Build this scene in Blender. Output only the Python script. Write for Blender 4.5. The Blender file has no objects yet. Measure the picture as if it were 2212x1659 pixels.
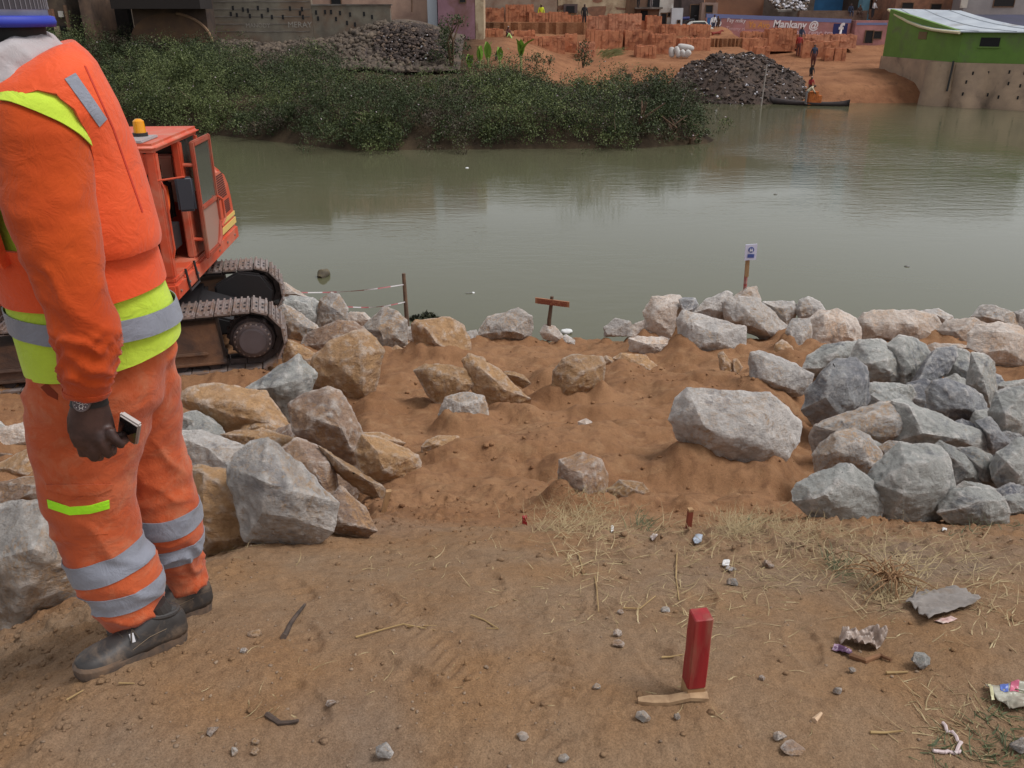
import bpy, bmesh, math, random
import numpy as np
from mathutils import Vector, Matrix

scene = bpy.context.scene
# ------------------------------------------------------------------ camera
CAMZ = 5.3            # eye height above the river (m)
TILT = math.radians(24.0)
FPX = 830.0           # focal length in pixels of a 1024 px wide picture
cam_data = bpy.data.cameras.new("camera")
cam_data.sensor_fit = 'HORIZONTAL'
cam_data.sensor_width = 36.0
cam_data.lens = 36.0 * FPX / 1024.0
cam_data.clip_start = 0.05
cam_data.clip_end = 900.0
cam = bpy.data.objects.new("camera", cam_data)
scene.collection.objects.link(cam)
cam.location = (0, 0, CAMZ)
cam.rotation_euler = (math.pi / 2 - TILT, 0, 0)
scene.camera = cam

# ------------------------------------------------------------------ overcast daylight
SUN_EL, SUN_AZ = math.radians(60), math.radians(100)   # azimuth measured from +Y clockwise
world = bpy.data.worlds.new("World")
scene.world = world
world.use_nodes = True
wn, wl = world.node_tree.nodes, world.node_tree.links
bg = wn["Background"]
sky = wn.new("ShaderNodeTexSky")
sky.sky_type = 'NISHITA'
sky.sun_disc = False
sky.sun_elevation = SUN_EL
sky.sun_rotation = SUN_AZ
sky.air_density = 1.0
sky.dust_density = 1.0
sky.ozone_density = 1.0
hs = wn.new("ShaderNodeHueSaturation")
hs.inputs["Saturation"].default_value = 0.16
wl.new(sky.outputs[0], hs.inputs["Color"])
wl.new(hs.outputs[0], bg.inputs["Color"])
bg.inputs["Strength"].default_value = 0.092
sun_d = bpy.data.lights.new("sun", 'SUN')
sun_d.energy = 1.35
sun_d.angle = math.radians(25)
sun_d.color = (1.0, 0.98, 0.965)
sun = bpy.data.objects.new("sun", sun_d)
scene.collection.objects.link(sun)
_sd = Vector((math.sin(SUN_AZ) * math.cos(SUN_EL), math.cos(SUN_AZ) * math.cos(SUN_EL), math.sin(SUN_EL)))
sun.rotation_euler = _sd.to_track_quat('Z', 'Y').to_euler()
sun.location = _sd * 60
scene.view_settings.view_transform = 'Standard'
scene.view_settings.look = 'None'
scene.view_settings.gamma = 1.0
scene.view_settings.exposure = 0.76
scene.view_settings.use_curve_mapping = False
scene.cycles.use_denoising = True
scene.cycles.max_bounces = 6
scene.cycles.transparent_max_bounces = 8

# ------------------------------------------------------------------ helpers
RNG = random.Random(11)
NR = np.random.RandomState(5)
CT, ST = math.cos(TILT), math.sin(TILT)
FWD, UPV, RGT = Vector((0, CT, -ST)), Vector((0, ST, CT)), Vector((1, 0, 0))
CAM = Vector((0, 0, CAMZ))

def ray(px, py):
    return FWD + RGT * ((px - 512) / FPX) - UPV * ((py - 384) / FPX)
def P(px, py, D):
    d = ray(px, py)
    return CAM + d * (D / d.y)
def PZ(px, py, zc):
    return CAM + ray(px, py) * zc
def depth(p):
    return (Vector(p) - CAM).dot(FWD)
def proj(p):
    v = Vector(p) - CAM
    z = v.dot(FWD)
    return 512 + FPX * v.x / z, 384 - FPX * v.dot(UPV) / z

def _hash(ix, iy, iz):
    h = (ix * 374761393 + iy * 668265263 + iz * 2147483647 + 1013904223) & 0xFFFFFFFF
    h = ((h ^ (h >> 13)) * 1274126177) & 0xFFFFFFFF
    h = ((h ^ (h >> 16)) * 2246822519) & 0xFFFFFFFF
    return ((h ^ (h >> 15)) & 0xFFFFFF) / float(0xFFFFFF)
def vn(x, y, z=0.0):
    """smooth value noise in -1..1, arrays"""
    x, y, z = np.broadcast_arrays(np.asarray(x, float), np.asarray(y, float), np.asarray(z, float))
    fx, fy, fz = np.floor(x), np.floor(y), np.floor(z)
    ix, iy, iz = fx.astype(np.int64), fy.astype(np.int64), fz.astype(np.int64)
    u, v, w = x - fx, y - fy, z - fz
    u, v, w = [t * t * t * (t * (t * 6 - 15) + 10) for t in (u, v, w)]
    r = 0
    for dx in (0, 1):
        for dy in (0, 1):
            for dz in (0, 1):
                r = r + _hash(ix + dx, iy + dy, iz + dz) * (u if dx else 1 - u) * (v if dy else 1 - v) * (w if dz else 1 - w)
    return r * 2 - 1
def fbm(x, y, z=0.0, o=4):
    r, a, s = 0, 1.0, 0.0
    for i in range(o):
        r = r + a * vn(x * 2 ** i + 17.3 * i, y * 2 ** i - 9.1 * i, z * 2 ** i + 3.7 * i)
        s += a
        a *= 0.5
    return r / s
def ss(a, b, x):
    t = np.clip((np.asarray(x, float) - a) / (b - a), 0, 1)
    return t * t * (3 - 2 * t)

def link(o):
    scene.collection.objects.link(o)
    return o
def tag(o, label=None, cat=None, group=None, kind=None):
    if label: o["label"] = label
    if cat: o["category"] = cat
    if group: o["group"] = group
    if kind: o["kind"] = kind
    return o
def wloc(o):
    v = Vector((0, 0, 0))
    while o is not None:
        v = v + o.location
        o = o.parent
    return v
def empty(name, loc, label=None, cat=None, group=None, kind=None):
    o = bpy.data.objects.new(name, None)
    o.empty_display_size = 0.1
    o.location = loc
    link(o)
    return tag(o, label, cat, group, kind)
def new_mesh(name, verts, faces, smooth=False):
    me = bpy.data.meshes.new(name)
    me.from_pydata([tuple(v) for v in verts], [], faces)
    if smooth:
        me.shade_smooth()
    return me
def put(name, me, mat, parent=None, origin=None, **kw):
    """link a mesh whose vertices are in world space; origin moves to the parent / given point"""
    o = bpy.data.objects.new(name, me)
    base = wloc(parent) if parent is not None else None
    if origin is None:
        if parent is not None:
            origin = base
        else:
            n = len(me.vertices)
            co = np.empty(n * 3); me.vertices.foreach_get("co", co); co = co.reshape(-1, 3)
            origin = Vector(((co[:, 0].min() + co[:, 0].max()) / 2, (co[:, 1].min() + co[:, 1].max()) / 2, co[:, 2].min()))
    origin = Vector(origin)
    me.transform(Matrix.Translation(-origin))
    o.location = origin - base if base is not None else origin
    if parent is not None:
        o.parent = parent
    for m in (mat if isinstance(mat, (list, tuple)) else [mat]):
        if m is not None:
            me.materials.append(m)
    link(o)
    return tag(o, **kw)

class MB:
    """collects simple solids, in world space or through a matrix"""
    def __init__(self, M=None):
        self.v, self.f, self.m, self.M = [], [], [], M
    def add(self, verts, faces, mi=0):
        b = len(self.v)
        for p in verts:
            p = Vector(p)
            self.v.append(self.M @ p if self.M is not None else p)
        for f in faces:
            self.f.append([b + i for i in f]); self.m.append(mi)
        return self
    def box(self, c, s, R=None, mi=0):
        c = Vector(c); hx, hy, hz = s[0] / 2, s[1] / 2, s[2] / 2
        vs = [Vector((x, y, z)) for x in (-hx, hx) for y in (-hy, hy) for z in (-hz, hz)]
        if R is not None: vs = [R @ q for q in vs]
        return self.add([c + q for q in vs], [(0, 1, 3, 2), (4, 6, 7, 5), (0, 4, 5, 1), (2, 3, 7, 6), (0, 2, 6, 4), (1, 5, 7, 3)], mi)
    def bx(self, x0, x1, y0, y1, z0, z1, mi=0):
        return self.box(((x0 + x1) / 2, (y0 + y1) / 2, (z0 + z1) / 2), (x1 - x0, y1 - y0, z1 - z0), None, mi)
    def tube(self, pts, r, n=8, mi=0, cap=True, rb=None, flat=None):
        pts = [Vector(p) for p in pts]
        rs = r if isinstance(r, (list, tuple)) else [r] * len(pts)
        rings, prev = [], None
        for i, p in enumerate(pts):
            t = (pts[min(i + 1, len(pts) - 1)] - pts[max(i - 1, 0)]).normalized()
            a = prev if prev is not None else (Vector((0, 0, 1)) if abs(t.z) < 0.9 else Vector((1, 0, 0)))
            if flat is not None: a = Vector(flat)
            a = (a - t * a.dot(t)).normalized()
            b = t.cross(a); prev = a
            k = rb if rb is not None else 1.0
            rings.append([p + a * (math.cos(2 * math.pi * j / n) * rs[i]) + b * (math.sin(2 * math.pi * j / n) * rs[i] * k) for j in range(n)])
        vs = [q for rg in rings for q in rg]
        fs = []
        for i in range(len(rings) - 1):
            for j in range(n):
                k2 = (j + 1) % n
                fs.append((i * n + j, i * n + k2, (i + 1) * n + k2, (i + 1) * n + j))
        if cap:
            fs.append(tuple(range(n))[::-1]); fs.append(tuple((len(rings) - 1) * n + j for j in range(n)))
        return self.add(vs, fs, mi)
    def prism(self, poly, axis, a, b, mi=0):
        """poly: 2-D outline; axis 0/1/2 is the extrusion axis from a to b"""
        def mk(p, t):
            q = list(p); q.insert(axis, t); return Vector(q)
        n = len(poly)
        vs = [mk(p, a) for p in poly] + [mk(p, b) for p in poly]
        fs = [tuple(range(n))[::-1], tuple(range(n, 2 * n))] + [(i, (i + 1) % n, n + (i + 1) % n, n + i) for i in range(n)]
        return self.add(vs, fs, mi)
    def mesh(self, name, smooth=False, bevel=0, seg=2, sharp=None):
        me = new_mesh(name, self.v, self.f, smooth)
        if any(self.m): me.polygons.foreach_set("material_index", self.m)
        bm = bmesh.new(); bm.from_mesh(me)
        bmesh.ops.recalc_face_normals(bm, faces=bm.faces)
        if bevel:
            es = [e for e in bm.edges if len(e.link_faces) == 2 and e.calc_face_angle(0) > 0.5]
            bmesh.ops.bevel(bm, geom=es, offset=bevel, segments=seg, affect='EDGES', clamp_overlap=True)
        bm.to_mesh(me); bm.free()
        if smooth or bevel:
            me.shade_smooth()
            me.set_sharp_from_angle(angle=sharp or math.radians(40))
        return me
    def put(self, name, mat, parent=None, smooth=False, bevel=0, origin=None, sharp=None, seg=2, **kw):
        return put(name, self.mesh(name, smooth, bevel, seg, sharp), mat, parent, origin, **kw)

# ------------------------------------------------------------------ materials
def newmat(name):
    m = bpy.data.materials.new(name); m.use_nodes = True
    nt = m.node_tree
    return m, nt, nt.nodes, nt.links, nt.nodes["Principled BSDF"]
def nd(nt, t, **kw):
    n = nt.nodes.new(t)
    for k, v in kw.items():
        if k in n.inputs: n.inputs[k].default_value = v
        else: setattr(n, k, v)
    return n
def c4(c): return (c[0], c[1], c[2], 1.0)
def ramp(nt, fac, stops, interp='LINEAR'):
    r = nt.nodes.new("ShaderNodeValToRGB"); r.color_ramp.interpolation = interp
    e = r.color_ramp.elements
    while len(e) < len(stops): e.new(0.5)
    for i, (p, c) in enumerate(stops):
        e[i].position = p; e[i].color = c4(c) if not isinstance(c, (int, float)) else (c, c, c, 1)
    nt.links.new(fac, r.inputs[0]); return r.outputs[0]
def mix(nt, fac, a, b, mode='MIX'):
    m = nt.nodes.new("ShaderNodeMix"); m.data_type = 'RGBA'; m.blend_type = mode
    for s, v in ((0, fac), (6, a), (7, b)):
        if isinstance(v, bpy.types.NodeSocket): nt.links.new(v, m.inputs[s])
        else: m.inputs[s].default_value = v if isinstance(v, (int, float)) else c4(v)
    return m.outputs[2]
def tex(nt, kind, vec, scale, detail=4, rough=0.55, dist=0.0):
    if kind == 'noise':
        n = nd(nt, "ShaderNodeTexNoise", Scale=scale, Detail=detail, Roughness=rough, Distortion=dist)
    else:
        n = nd(nt, "ShaderNodeTexVoronoi", Scale=scale)
        if kind == 'edge': n.feature = 'DISTANCE_TO_EDGE'
    if vec is not None: nt.links.new(vec, n.inputs["Vector"])
    return n.outputs[0]
def bump(nt, h, strength, distance, normal=None):
    b = nd(nt, "ShaderNodeBump", Strength=strength, Distance=distance)
    nt.links.new(h, b.inputs["Height"])
    if normal is not None: nt.links.new(normal, b.inputs["Normal"])
    return b.outputs[0]
def objvec(nt, rnd=True, sc=None):
    tc = nt.nodes.new("ShaderNodeTexCoord"); v = tc.outputs["Object"]
    if rnd:
        oi = nt.nodes.new("ShaderNodeObjectInfo")
        mu = nd(nt, "ShaderNodeVectorMath", operation='ADD')
        sx = nd(nt, "ShaderNodeMath", operation='MULTIPLY'); sx.inputs[1].default_value = 47.0
        nt.links.new(oi.outputs["Random"], sx.inputs[0])
        nt.links.new(v, mu.inputs[0]); nt.links.new(sx.outputs[0], mu.inputs[1]); v = mu.outputs[0]
    if sc is not None:
        mp = nd(nt, "ShaderNodeMapping"); mp.inputs["Scale"].default_value = sc
        nt.links.new(v, mp.inputs[0]); v = mp.outputs[0]
    return v
_MC = {}
def M(name, c, rough=0.7, c2=None, scale=8.0, dirt=None, dirt_amt=0.5, dscale=3.0, bmp=0.0, bscale=60.0, metal=0.0, sc=None, spec=None, bdist=0.004, lo=0.35, hi=0.65):
    """general weathered material: colour c mottled to c2, blotches of dirt, fine relief"""
    if name in _MC: return _MC[name]
    m, nt, ns, ls, bs = newmat(name)
    v = objvec(nt, True, sc)
    col = None
    if c2 is not None:
        col = mix(nt, ramp(nt, tex(nt, 'noise', v, scale, 5, .6), [(lo, 0.0), (hi, 1.0)]), c, c2)
    if dirt is not None:
        f = ramp(nt, tex(nt, 'noise', v, dscale, 6, .65, .4), [(0.62 - dirt_amt * .35, 0.0), (0.78 - dirt_amt * .2, 1.0)])
        col = mix(nt, f, col if col is not None else c, dirt)
    if col is not None: ls.new(col, bs.inputs["Base Color"])
    else: bs.inputs["Base Color"].default_value = c4(c)
    bs.inputs["Roughness"].default_value = rough
    bs.inputs["Metallic"].default_value = metal
    if spec is not None: bs.inputs["Specular IOR Level"].default_value = spec
    if bmp: ls.new(bump(nt, tex(nt, 'noise', v, bscale, 5, .6), bmp, bdist), bs.inputs["Normal"])
    _MC[name] = m
    return m
def srgb(r, g, b):
    f = lambda u: (u / 255) / 12.92 if u / 255 <= 0.04045 else ((u / 255 + 0.055) / 1.055) ** 2.4
    return (f(r), f(g), f(b))
# ------------------------------------------------------------------ near bank: one height field
_prof = np.array([(-8, 1.7), (0, 1.6), (1.2, 1.58), (1.77, 1.62), (2.5, 1.86), (3.2, 2.18), (4.2, 2.72), (5, 3.1), (7, 3.62),
                  (10, 4.3), (13.4, 5.15), (14.2, 5.6), (16, 6.4), (20, 7.5), (40, 9)])
_py = np.arange(-8, 40, 0.02)
_pd = np.interp(_py, _prof[:, 0], _prof[:, 1])
_pd = np.convolve(np.pad(_pd, 12, mode='edge'), np.ones(25) / 25, 'valid')
EXC = (-5.07, 10.7)          # excavator standing point
def ground_base(x, y):
    x = np.asarray(x, float); y = np.asarray(y, float)
    z = CAMZ - np.interp(y, _py, _pd)
    z = z - 0.42 * np.maximum(0, -1.12 - x) * ss(0.9, 2.0, y) * (1 - ss(3.0, 4.6, y))      # falls away left of the worker
    z = z + 0.10 * ss(1.5, 4.5, x) * ss(8.0, 10.5, y) * (1 - ss(12.0, 13.5, y))            # low berm on the right
    b = ss(-8.6, -7.6, x) * (1 - ss(-2.9, -2.2, x)) * ss(8.1, 8.7, y) * (1 - ss(12.4, 13.2, y))
    z = z * (1 - b) + b * (1.10 - 0.075 * (y - 9.5))                                        # bench under the excavator
    return z
def ground_z(x, y):
    x = np.asarray(x, float); y = np.asarray(y, float)
    z = ground_base(x, y)
    basin = ss(3.6, 5.2, y)
    z = z + basin * (0.18 * fbm(x * .75, y * .75, 1.5, 3) + 0.15 * fbm(x * 2.1, y * 2.1, 4.2, 4))
    rip = vn(x * .5, y * 2.4 + .5 * vn(x * .6, y * .6, 9), 2.2)
    z = z + basin * 0.11 * np.abs(rip) * (1 - ss(11, 13, y))
    z = z + (1 - basin) * 0.045 * fbm(x * 1.3, y * 1.3, 7.7, 3)
    z = z + 0.018 * fbm(x * 6, y * 6, 3.3, 4) * (0.4 + basin * 1.1)
    clod = np.clip(ss(2.45, 2.9, y) * (1 - ss(4.3, 5.2, y)) + ss(-.85, -1.35, x) * (1 - ss(3, 4, y)) + 0.35 * basin, 0, 1)
    clod = clod * (0.35 + 0.65 * ss(-.25, .35, vn(x * 1.7, y * 1.7, 5.5)))
    cl = np.maximum(0, fbm(x * 17, y * 17, 8.1, 3))
    z = z + clod * 0.062 * cl
    z = z + (0.005 + .006 * basin) * fbm(x * 30, y * 30, 2.7, 3) + .0032 * vn(x * 95, y * 95, 1.7)
    # tyre treads pressed into the track in front of the camera
    for (cx, cy, ang, w, per, L) in ((0.07, 1.86, 0.16, .085, .052, .55), (-0.26, 2.0, .5, .08, .05, .42), (.30, 2.25, -.35, .07, .05, .4)):
        ca, sa = math.cos(ang), math.sin(ang)
        u = (x - cx) * ca + (y - cy) * sa
        v = -(x - cx) * sa + (y - cy) * ca
        msk = (1 - ss(w * .75, w, np.abs(u))) * (1 - ss(L * .6, L, np.abs(v)))
        msk = msk * ss(-.35, .25, vn(x * 7, y * 7, 6.6))
        tr = np.sin((v + np.abs(u) * .7) / per * 2 * math.pi)
        z = z + msk * (0.006 * np.tanh(tr * 2.5) - 0.004)
    # boot prints
    for (cx, cy, ang) in ((-.62, 1.95, .5), (-.42, 2.2, .35), (-.30, 1.72, .9), (-.08, 2.35, .2), (.18, 2.12, -.3), (-.55, 1.62, .8), (.62, 2.2, -.4), (.42, 1.75, .3), (.85, 1.9, -.2), (-.75, 2.35, .6)):
        ca, sa = math.cos(ang), math.sin(ang)
        u = (x - cx) * ca + (y - cy) * sa; v = -(x - cx) * sa + (y - cy) * ca
        r = (u / .048) ** 2 + (v / .14) ** 2
        z = z + (1 - ss(.75, 1.0, r)) * (-.008 + .003 * np.tanh(2 * np.sin(v / .012))) + .004 * np.exp(-((r - 1.35) / .35) ** 2)
    return z
_hitc = {}
def hit(px, py, lo=0.9, hi=40.0):
    d = ray(px, py); d = d / d.y
    ys = np.arange(lo, hi, 0.03)
    zr = CAMZ + d.z * ys
    zg = ground_base(d.x * ys, ys)
    idx = np.argmax(zr <= zg) if (zr <= zg).any() else len(ys) - 1
    return float(ys[idx])
def G(px, py):
    """point of the near bank seen at a pixel"""
    D = hit(px, py)
    p = P(px, py, D)
    return Vector((p.x, p.y, float(ground_z(p.x, p.y))))
def Gv(px, py):
    """vectorised G"""
    px, py = np.asarray(px, float), np.asarray(py, float)
    u, v = (px - 512) / FPX, (py - 384) / FPX
    dy, dz = CT - v * ST, -ST - v * CT
    dx, dz = u / dy, dz / dy
    lo, hi = np.full(px.shape, .9), np.full(px.shape, 16.0)
    for _ in range(24):
        m = (lo + hi) / 2
        below = CAMZ + dz * m <= ground_base(dx * m, m)
        hi = np.where(below, m, hi); lo = np.where(below, lo, m)
    return np.stack([dx * hi, hi, ground_z(dx * hi, hi)], -1)
def gz(x, y): return float(ground_z(x, y))

def grid_mesh(name, X, Y, Z):
    r, c = X.shape
    co = np.stack([X, Y, Z], -1).reshape(-1, 3)
    idx = np.arange(r * c).reshape(r, c)
    q = np.stack([idx[:-1, :-1], idx[:-1, 1:], idx[1:, 1:], idx[1:, :-1]], -1).reshape(-1, 4)
    me = bpy.data.meshes.new(name)
    me.vertices.add(len(co)); me.vertices.foreach_set("co", co.ravel())
    me.loops.add(q.size); me.loops.foreach_set("vertex_index", q.ravel().astype(np.int32))
    me.polygons.add(len(q)); me.polygons.foreach_set("loop_start", np.arange(0, q.size, 4, dtype=np.int32))
    me.update(); me.validate()
    me.shade_smooth()
    return me

def soil_material():
    m, nt, ns, ls, bs = newmat("bank_soil")
    g = nt.nodes.new("ShaderNodeNewGeometry"); pos = g.outputs["Position"]
    sep = nt.nodes.new("ShaderNodeSeparateXYZ"); ls.new(pos, sep.inputs[0])
    n1 = tex(nt, 'noise', pos, 1.1, 5, .6)
    add = nd(nt, "ShaderNodeMath", operation='MULTIPLY_ADD'); add.inputs[1].default_value = 2.4
    ls.new(n1, add.inputs[0]); ls.new(sep.outputs["Y"], add.inputs[2])
    mr = nd(nt, "ShaderNodeMapRange"); mr.inputs[1].default_value = 3.9; mr.inputs[2].default_value = 5.4
    ls.new(add.outputs[0], mr.inputs[0])
    near = mix(nt, ramp(nt, tex(nt, 'noise', pos, 2.3, 6, .62), [(.38, 0.0), (.66, 1.0)]), srgb(145, 121, 97), srgb(148, 115, 83))
    near = mix(nt, ramp(nt, tex(nt, 'noise', pos, .9, 4, .5, .5), [(.55, 0.0), (.7, .7)]), near, srgb(133, 118, 104))
    fine = ramp(nt, tex(nt, 'noise', pos, 55, 6, .7), [(.3, 0.0), (.7, 1.0)])
    near = mix(nt, ramp(nt, tex(nt, 'noise', pos, 9, 7, .72, .6), [(.52, 0.0), (.68, .55)]), near, srgb(118, 92, 70))
    near = mix(nt, mix(nt, .36, (0, 0, 0), fine), near, srgb(104, 78, 57))
    far = mix(nt, ramp(nt, tex(nt, 'noise', pos, .8, 6, .65), [(.36, 0.0), (.66, 1.0)]), srgb(153, 115, 83), srgb(134, 96, 66))
    far = mix(nt, ramp(nt, tex(nt, 'noise', pos, 3.2, 6, .7, .6), [(.52, 0.0), (.72, .75)]), far, srgb(168, 134, 100))
    far = mix(nt, ramp(nt, tex(nt, 'noise', pos, 7, 7, .72, .8), [(.5, 0.0), (.66, .7)]), far, srgb(116, 82, 60))
    far = mix(nt, mix(nt, .34, (0, 0, 0), fine), far, srgb(108, 78, 58))
    col = mix(nt, mr.outputs[0], near, far)
    # pale dust and crumbs
    cr = ramp(nt, tex(nt, 'vor', pos, 75), [(.05, 1.0), (.16, 0.0)])
    msk = ramp(nt, tex(nt, 'noise', pos, 5.5, 4, .6), [(.5, 0.0), (.65, .5)])
    mm = nd(nt, "ShaderNodeMath", operation='MULTIPLY'); ls.new(cr, mm.inputs[0]); ls.new(msk, mm.inputs[1])
    col = mix(nt, mm.outputs[0], col, srgb(176, 152, 126))
    sp = ramp(nt, tex(nt, 'noise', pos, 210, 3, .8), [(.36, .72), (.5, 1.0), (.66, 1.22)])
    col = mix(nt, 1.0, col, sp, 'MULTIPLY')
    ls.new(col, bs.inputs["Base Color"])
    bs.inputs["Roughness"].default_value = 0.95
    bs.inputs["Specular IOR Level"].default_value = 0.15
    b1 = bump(nt, tex(nt, 'noise', pos, 28, 7, .72), .75, .016)
    b2 = bump(nt, tex(nt, 'noise', pos, 140, 5, .7), .6, .004, b1)
    ls.new(b2, bs.inputs["Normal"])
    return m
SOIL = soil_material()

ys_ = [-1.3, -1.0, -.5, 0, .4, .7]
y_ = .8
while y_ < 17.5:
    ys_.append(y_); y_ *= 1.0062
ys_ += [19, 22, 26]
us_ = np.concatenate([np.linspace(-2.4, -.68, 50)[:-1], np.linspace(-.68, .68, 560), np.linspace(.68, 2.4, 50)[1:]])
Yg, Ug = np.meshgrid(np.array(ys_), us_, indexing='ij')
Xg = (Yg + 1.5) * Ug
put("ground", grid_mesh("ground", Xg, Yg, ground_z(Xg, Yg)), SOIL, origin=(0, 0, 0), kind="structure")

# ------------------------------------------------------------------ river
def water_material():
    m, nt, ns, ls, bs = newmat("river_water")
    g = nt.nodes.new("ShaderNodeNewGeometry"); pos = g.outputs["Position"]
    col = mix(nt, ramp(nt, tex(nt, 'noise', pos, .05, 3, .5), [(.35, 0.0), (.65, 1.0)]), (.092, .09, .05), (.112, .108, .064))
    ls.new(col, bs.inputs["Base Color"])
    bs.inputs["Roughness"].default_value = 0.06
    bs.inputs["IOR"].default_value = 1.333
    mp = nd(nt, "ShaderNodeMapping"); mp.inputs["Scale"].default_value = (1.0, 2.8, 1.0); mp.inputs["Rotation"].default_value = (0, 0, math.radians(-9))
    ls.new(pos, mp.inputs[0])
    w1 = tex(nt, 'noise', mp.outputs[0], 1.0, 4, .6, .3)
    w2 = tex(nt, 'noise', mp.outputs[0], 4.2, 3, .6)
    # gusts: calm near the bank, riffled in patches
    cal = ramp(nt, tex(nt, 'noise', pos, .09, 3, .55), [(.4, .10), (.62, 1.0)])
    sep = nt.nodes.new("ShaderNodeSeparateXYZ"); ls.new(pos, sep.inputs[0])
    mr = nd(nt, "ShaderNodeMapRange"); mr.inputs[1].default_value = 18; mr.inputs[2].default_value = 34; mr.inputs[3].default_value = .22; mr.inputs[4].default_value = 1.0
    ls.new(sep.outputs["Y"], mr.inputs[0])
    st = nd(nt, "ShaderNodeMath", operation='MULTIPLY'); ls.new(cal, st.inputs[0]); ls.new(mr.outputs[0], st.inputs[1])
    b1 = nd(nt, "ShaderNodeBump", Distance=.023); ls.new(w1, b1.inputs["Height"]); ls.new(st.outputs[0], b1.inputs["Strength"])
    b2 = nd(nt, "ShaderNodeBump", Distance=.006); ls.new(w2, b2.inputs["Height"]); ls.new(st.outputs[0], b2.inputs["Strength"]); ls.new(b1.outputs[0], b2.inputs["Normal"])
    ls.new(b2.outputs[0], bs.inputs["Normal"])
    return m
WATER = water_material()
put("water", new_mesh("water", [(-160, 7, 0), (160, 7, 0), (160, 110, 0), (-160, 110, 0)], [(0, 1, 2, 3)]), WATER, origin=(0, 0, 0), kind="structure")

# ------------------------------------------------------------------ far bank
_wx = np.array([-160, -60, -30, -14.4, -6.9, 1.2, 5.5, 8.2])
_wy = np.array([66, 56, 47, 41.5, 36.4, 36.9, 37.0, 38.4])
_vx = np.array([8.2, 9.6, 11.6, 19, 24.5, 27.5, 60, 160])
_vy = np.array([57.5, 60.0, 59.2, 57.4, 57.0, 57.5, 58, 62])
def far_inland(x, y):
    """metres behind the water's edge"""
    a = y - np.interp(x, _wx, _wy)
    b = y - np.interp(x, _vx, _vy)
    pen = np.minimum(a, 9.0 - x + 0.4 * vn(y * .5, x * .3, 3))        # peninsula
    return np.maximum(pen, b)
def far_z(x, y):
    x = np.asarray(x, float); y = np.asarray(y, float)
    d = far_inland(x, y)
    scrub = 1 - ss(-1.0, 5.0, x)
    # height as a function of y: gentle scrub bank on the left, terraced clay yard on the right
    zl = np.interp(y, [36, 38.5, 41, 46, 52, 57.5, 60, 80, 200], [.2, 1.1, 1.3, 1.5, 2.2, 3.3, 3.5, 4.4, 9])
    zr = np.interp(y, [37, 39.5, 46, 56, 59.5, 62, 64.5, 66.5, 69, 71.0, 71.4, 74.5, 75, 80, 200], [.2, 1.0, 1.1, 1.1, 1.3, 1.9, 2.25, 2.4, 2.75, 3.05, 3.75, 3.95, 4.2, 4.6, 9])
    zq = np.interp(y, [57, 60, 62, 64.5, 67, 70, 73, 77, 80, 200], [.6, 1.2, 1.5, 1.65, 1.8, 2.1, 2.45, 2.95, 3.3, 9])
    rt = ss(17.8, 19.6, x)
    zr = zr * (1 - rt) + zq * rt
    z = zl * scrub + zr * (1 - scrub)
    z = np.minimum(z, d * 0.62 + 0.02)
    z = np.where(d < 0, np.maximum(d * .5, -2.5), z)
    n = ss(0, 2.0, d)
    z = z + n * (0.16 * fbm(x * .45, y * .45, 6.1, 3) + 0.08 * np.abs(vn(x * .35, y * 1.6, 1.2)))
    return z
def clay_material():
    m, nt, ns, ls, bs = newmat("clay_earth")
    g = nt.nodes.new("ShaderNodeNewGeometry"); pos = g.outputs["Position"]
    a = mix(nt, ramp(nt, tex(nt, 'noise', pos, .55, 6, .65), [(.36, 0.0), (.64, 1.0)]), srgb(152, 108, 78), srgb(126, 86, 62))
    a = mix(nt, ramp(nt, tex(nt, 'noise', pos, 1.6, 6, .7, .5), [(.55, 0.0), (.7, .8)]), a, srgb(104, 72, 54))
    sep = nt.nodes.new("ShaderNodeSeparateXYZ"); ls.new(pos, sep.inputs[0])
    mr0 = nd(nt, "ShaderNodeMapRange"); mr0.inputs[1].default_value = -3.5; mr0.inputs[2].default_value = 0.0
    ls.new(sep.outputs["X"], mr0.inputs[0])
    my = nd(nt, "ShaderNodeMapRange"); my.inputs[1].default_value = 51.5; my.inputs[2].default_value = 54.5
    ls.new(sep.outputs["Y"], my.inputs[0])
    mr = nd(nt, "ShaderNodeMath", operation='MULTIPLY'); ls.new(mr0.outputs[0], mr.inputs[0]); ls.new(my.outputs[0], mr.inputs[1])
    dirt = mix(nt, ramp(nt, tex(nt, 'noise', pos, .8, 6, .65), [(.4, 0.0), (.62, 1.0)]), srgb(74, 62, 48), srgb(50, 42, 34))
    ls.new(mix(nt, mr.outputs[0], dirt, a), bs.inputs["Base Color"])
    bs.inputs["Roughness"].default_value = .95
    bs.inputs["Specular IOR Level"].default_value = .1
    ls.new(bump(nt, tex(nt, 'noise', pos, 3.5, 7, .7), .7, .12), bs.inputs["Normal"])
    return m
CLAY = clay_material()
yf = np.concatenate([np.arange(33.5, 79, .33), [82, 90, 110, 150, 220, 330]])
xf = np.concatenate([[-300, -200, -120, -80, -60, -50], np.arange(-44, 44, .36), [48, 55, 70, 100, 160, 300]])
Yf, Xf = np.meshgrid(yf, xf, indexing='ij')
put("far_bank_terrain", grid_mesh("far_bank_terrain", Xf, Yf, far_z(Xf, Yf)), CLAY, origin=(0, 0, 0), kind="structure")
def fz(x, y): return float(far_z(x, y))
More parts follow.
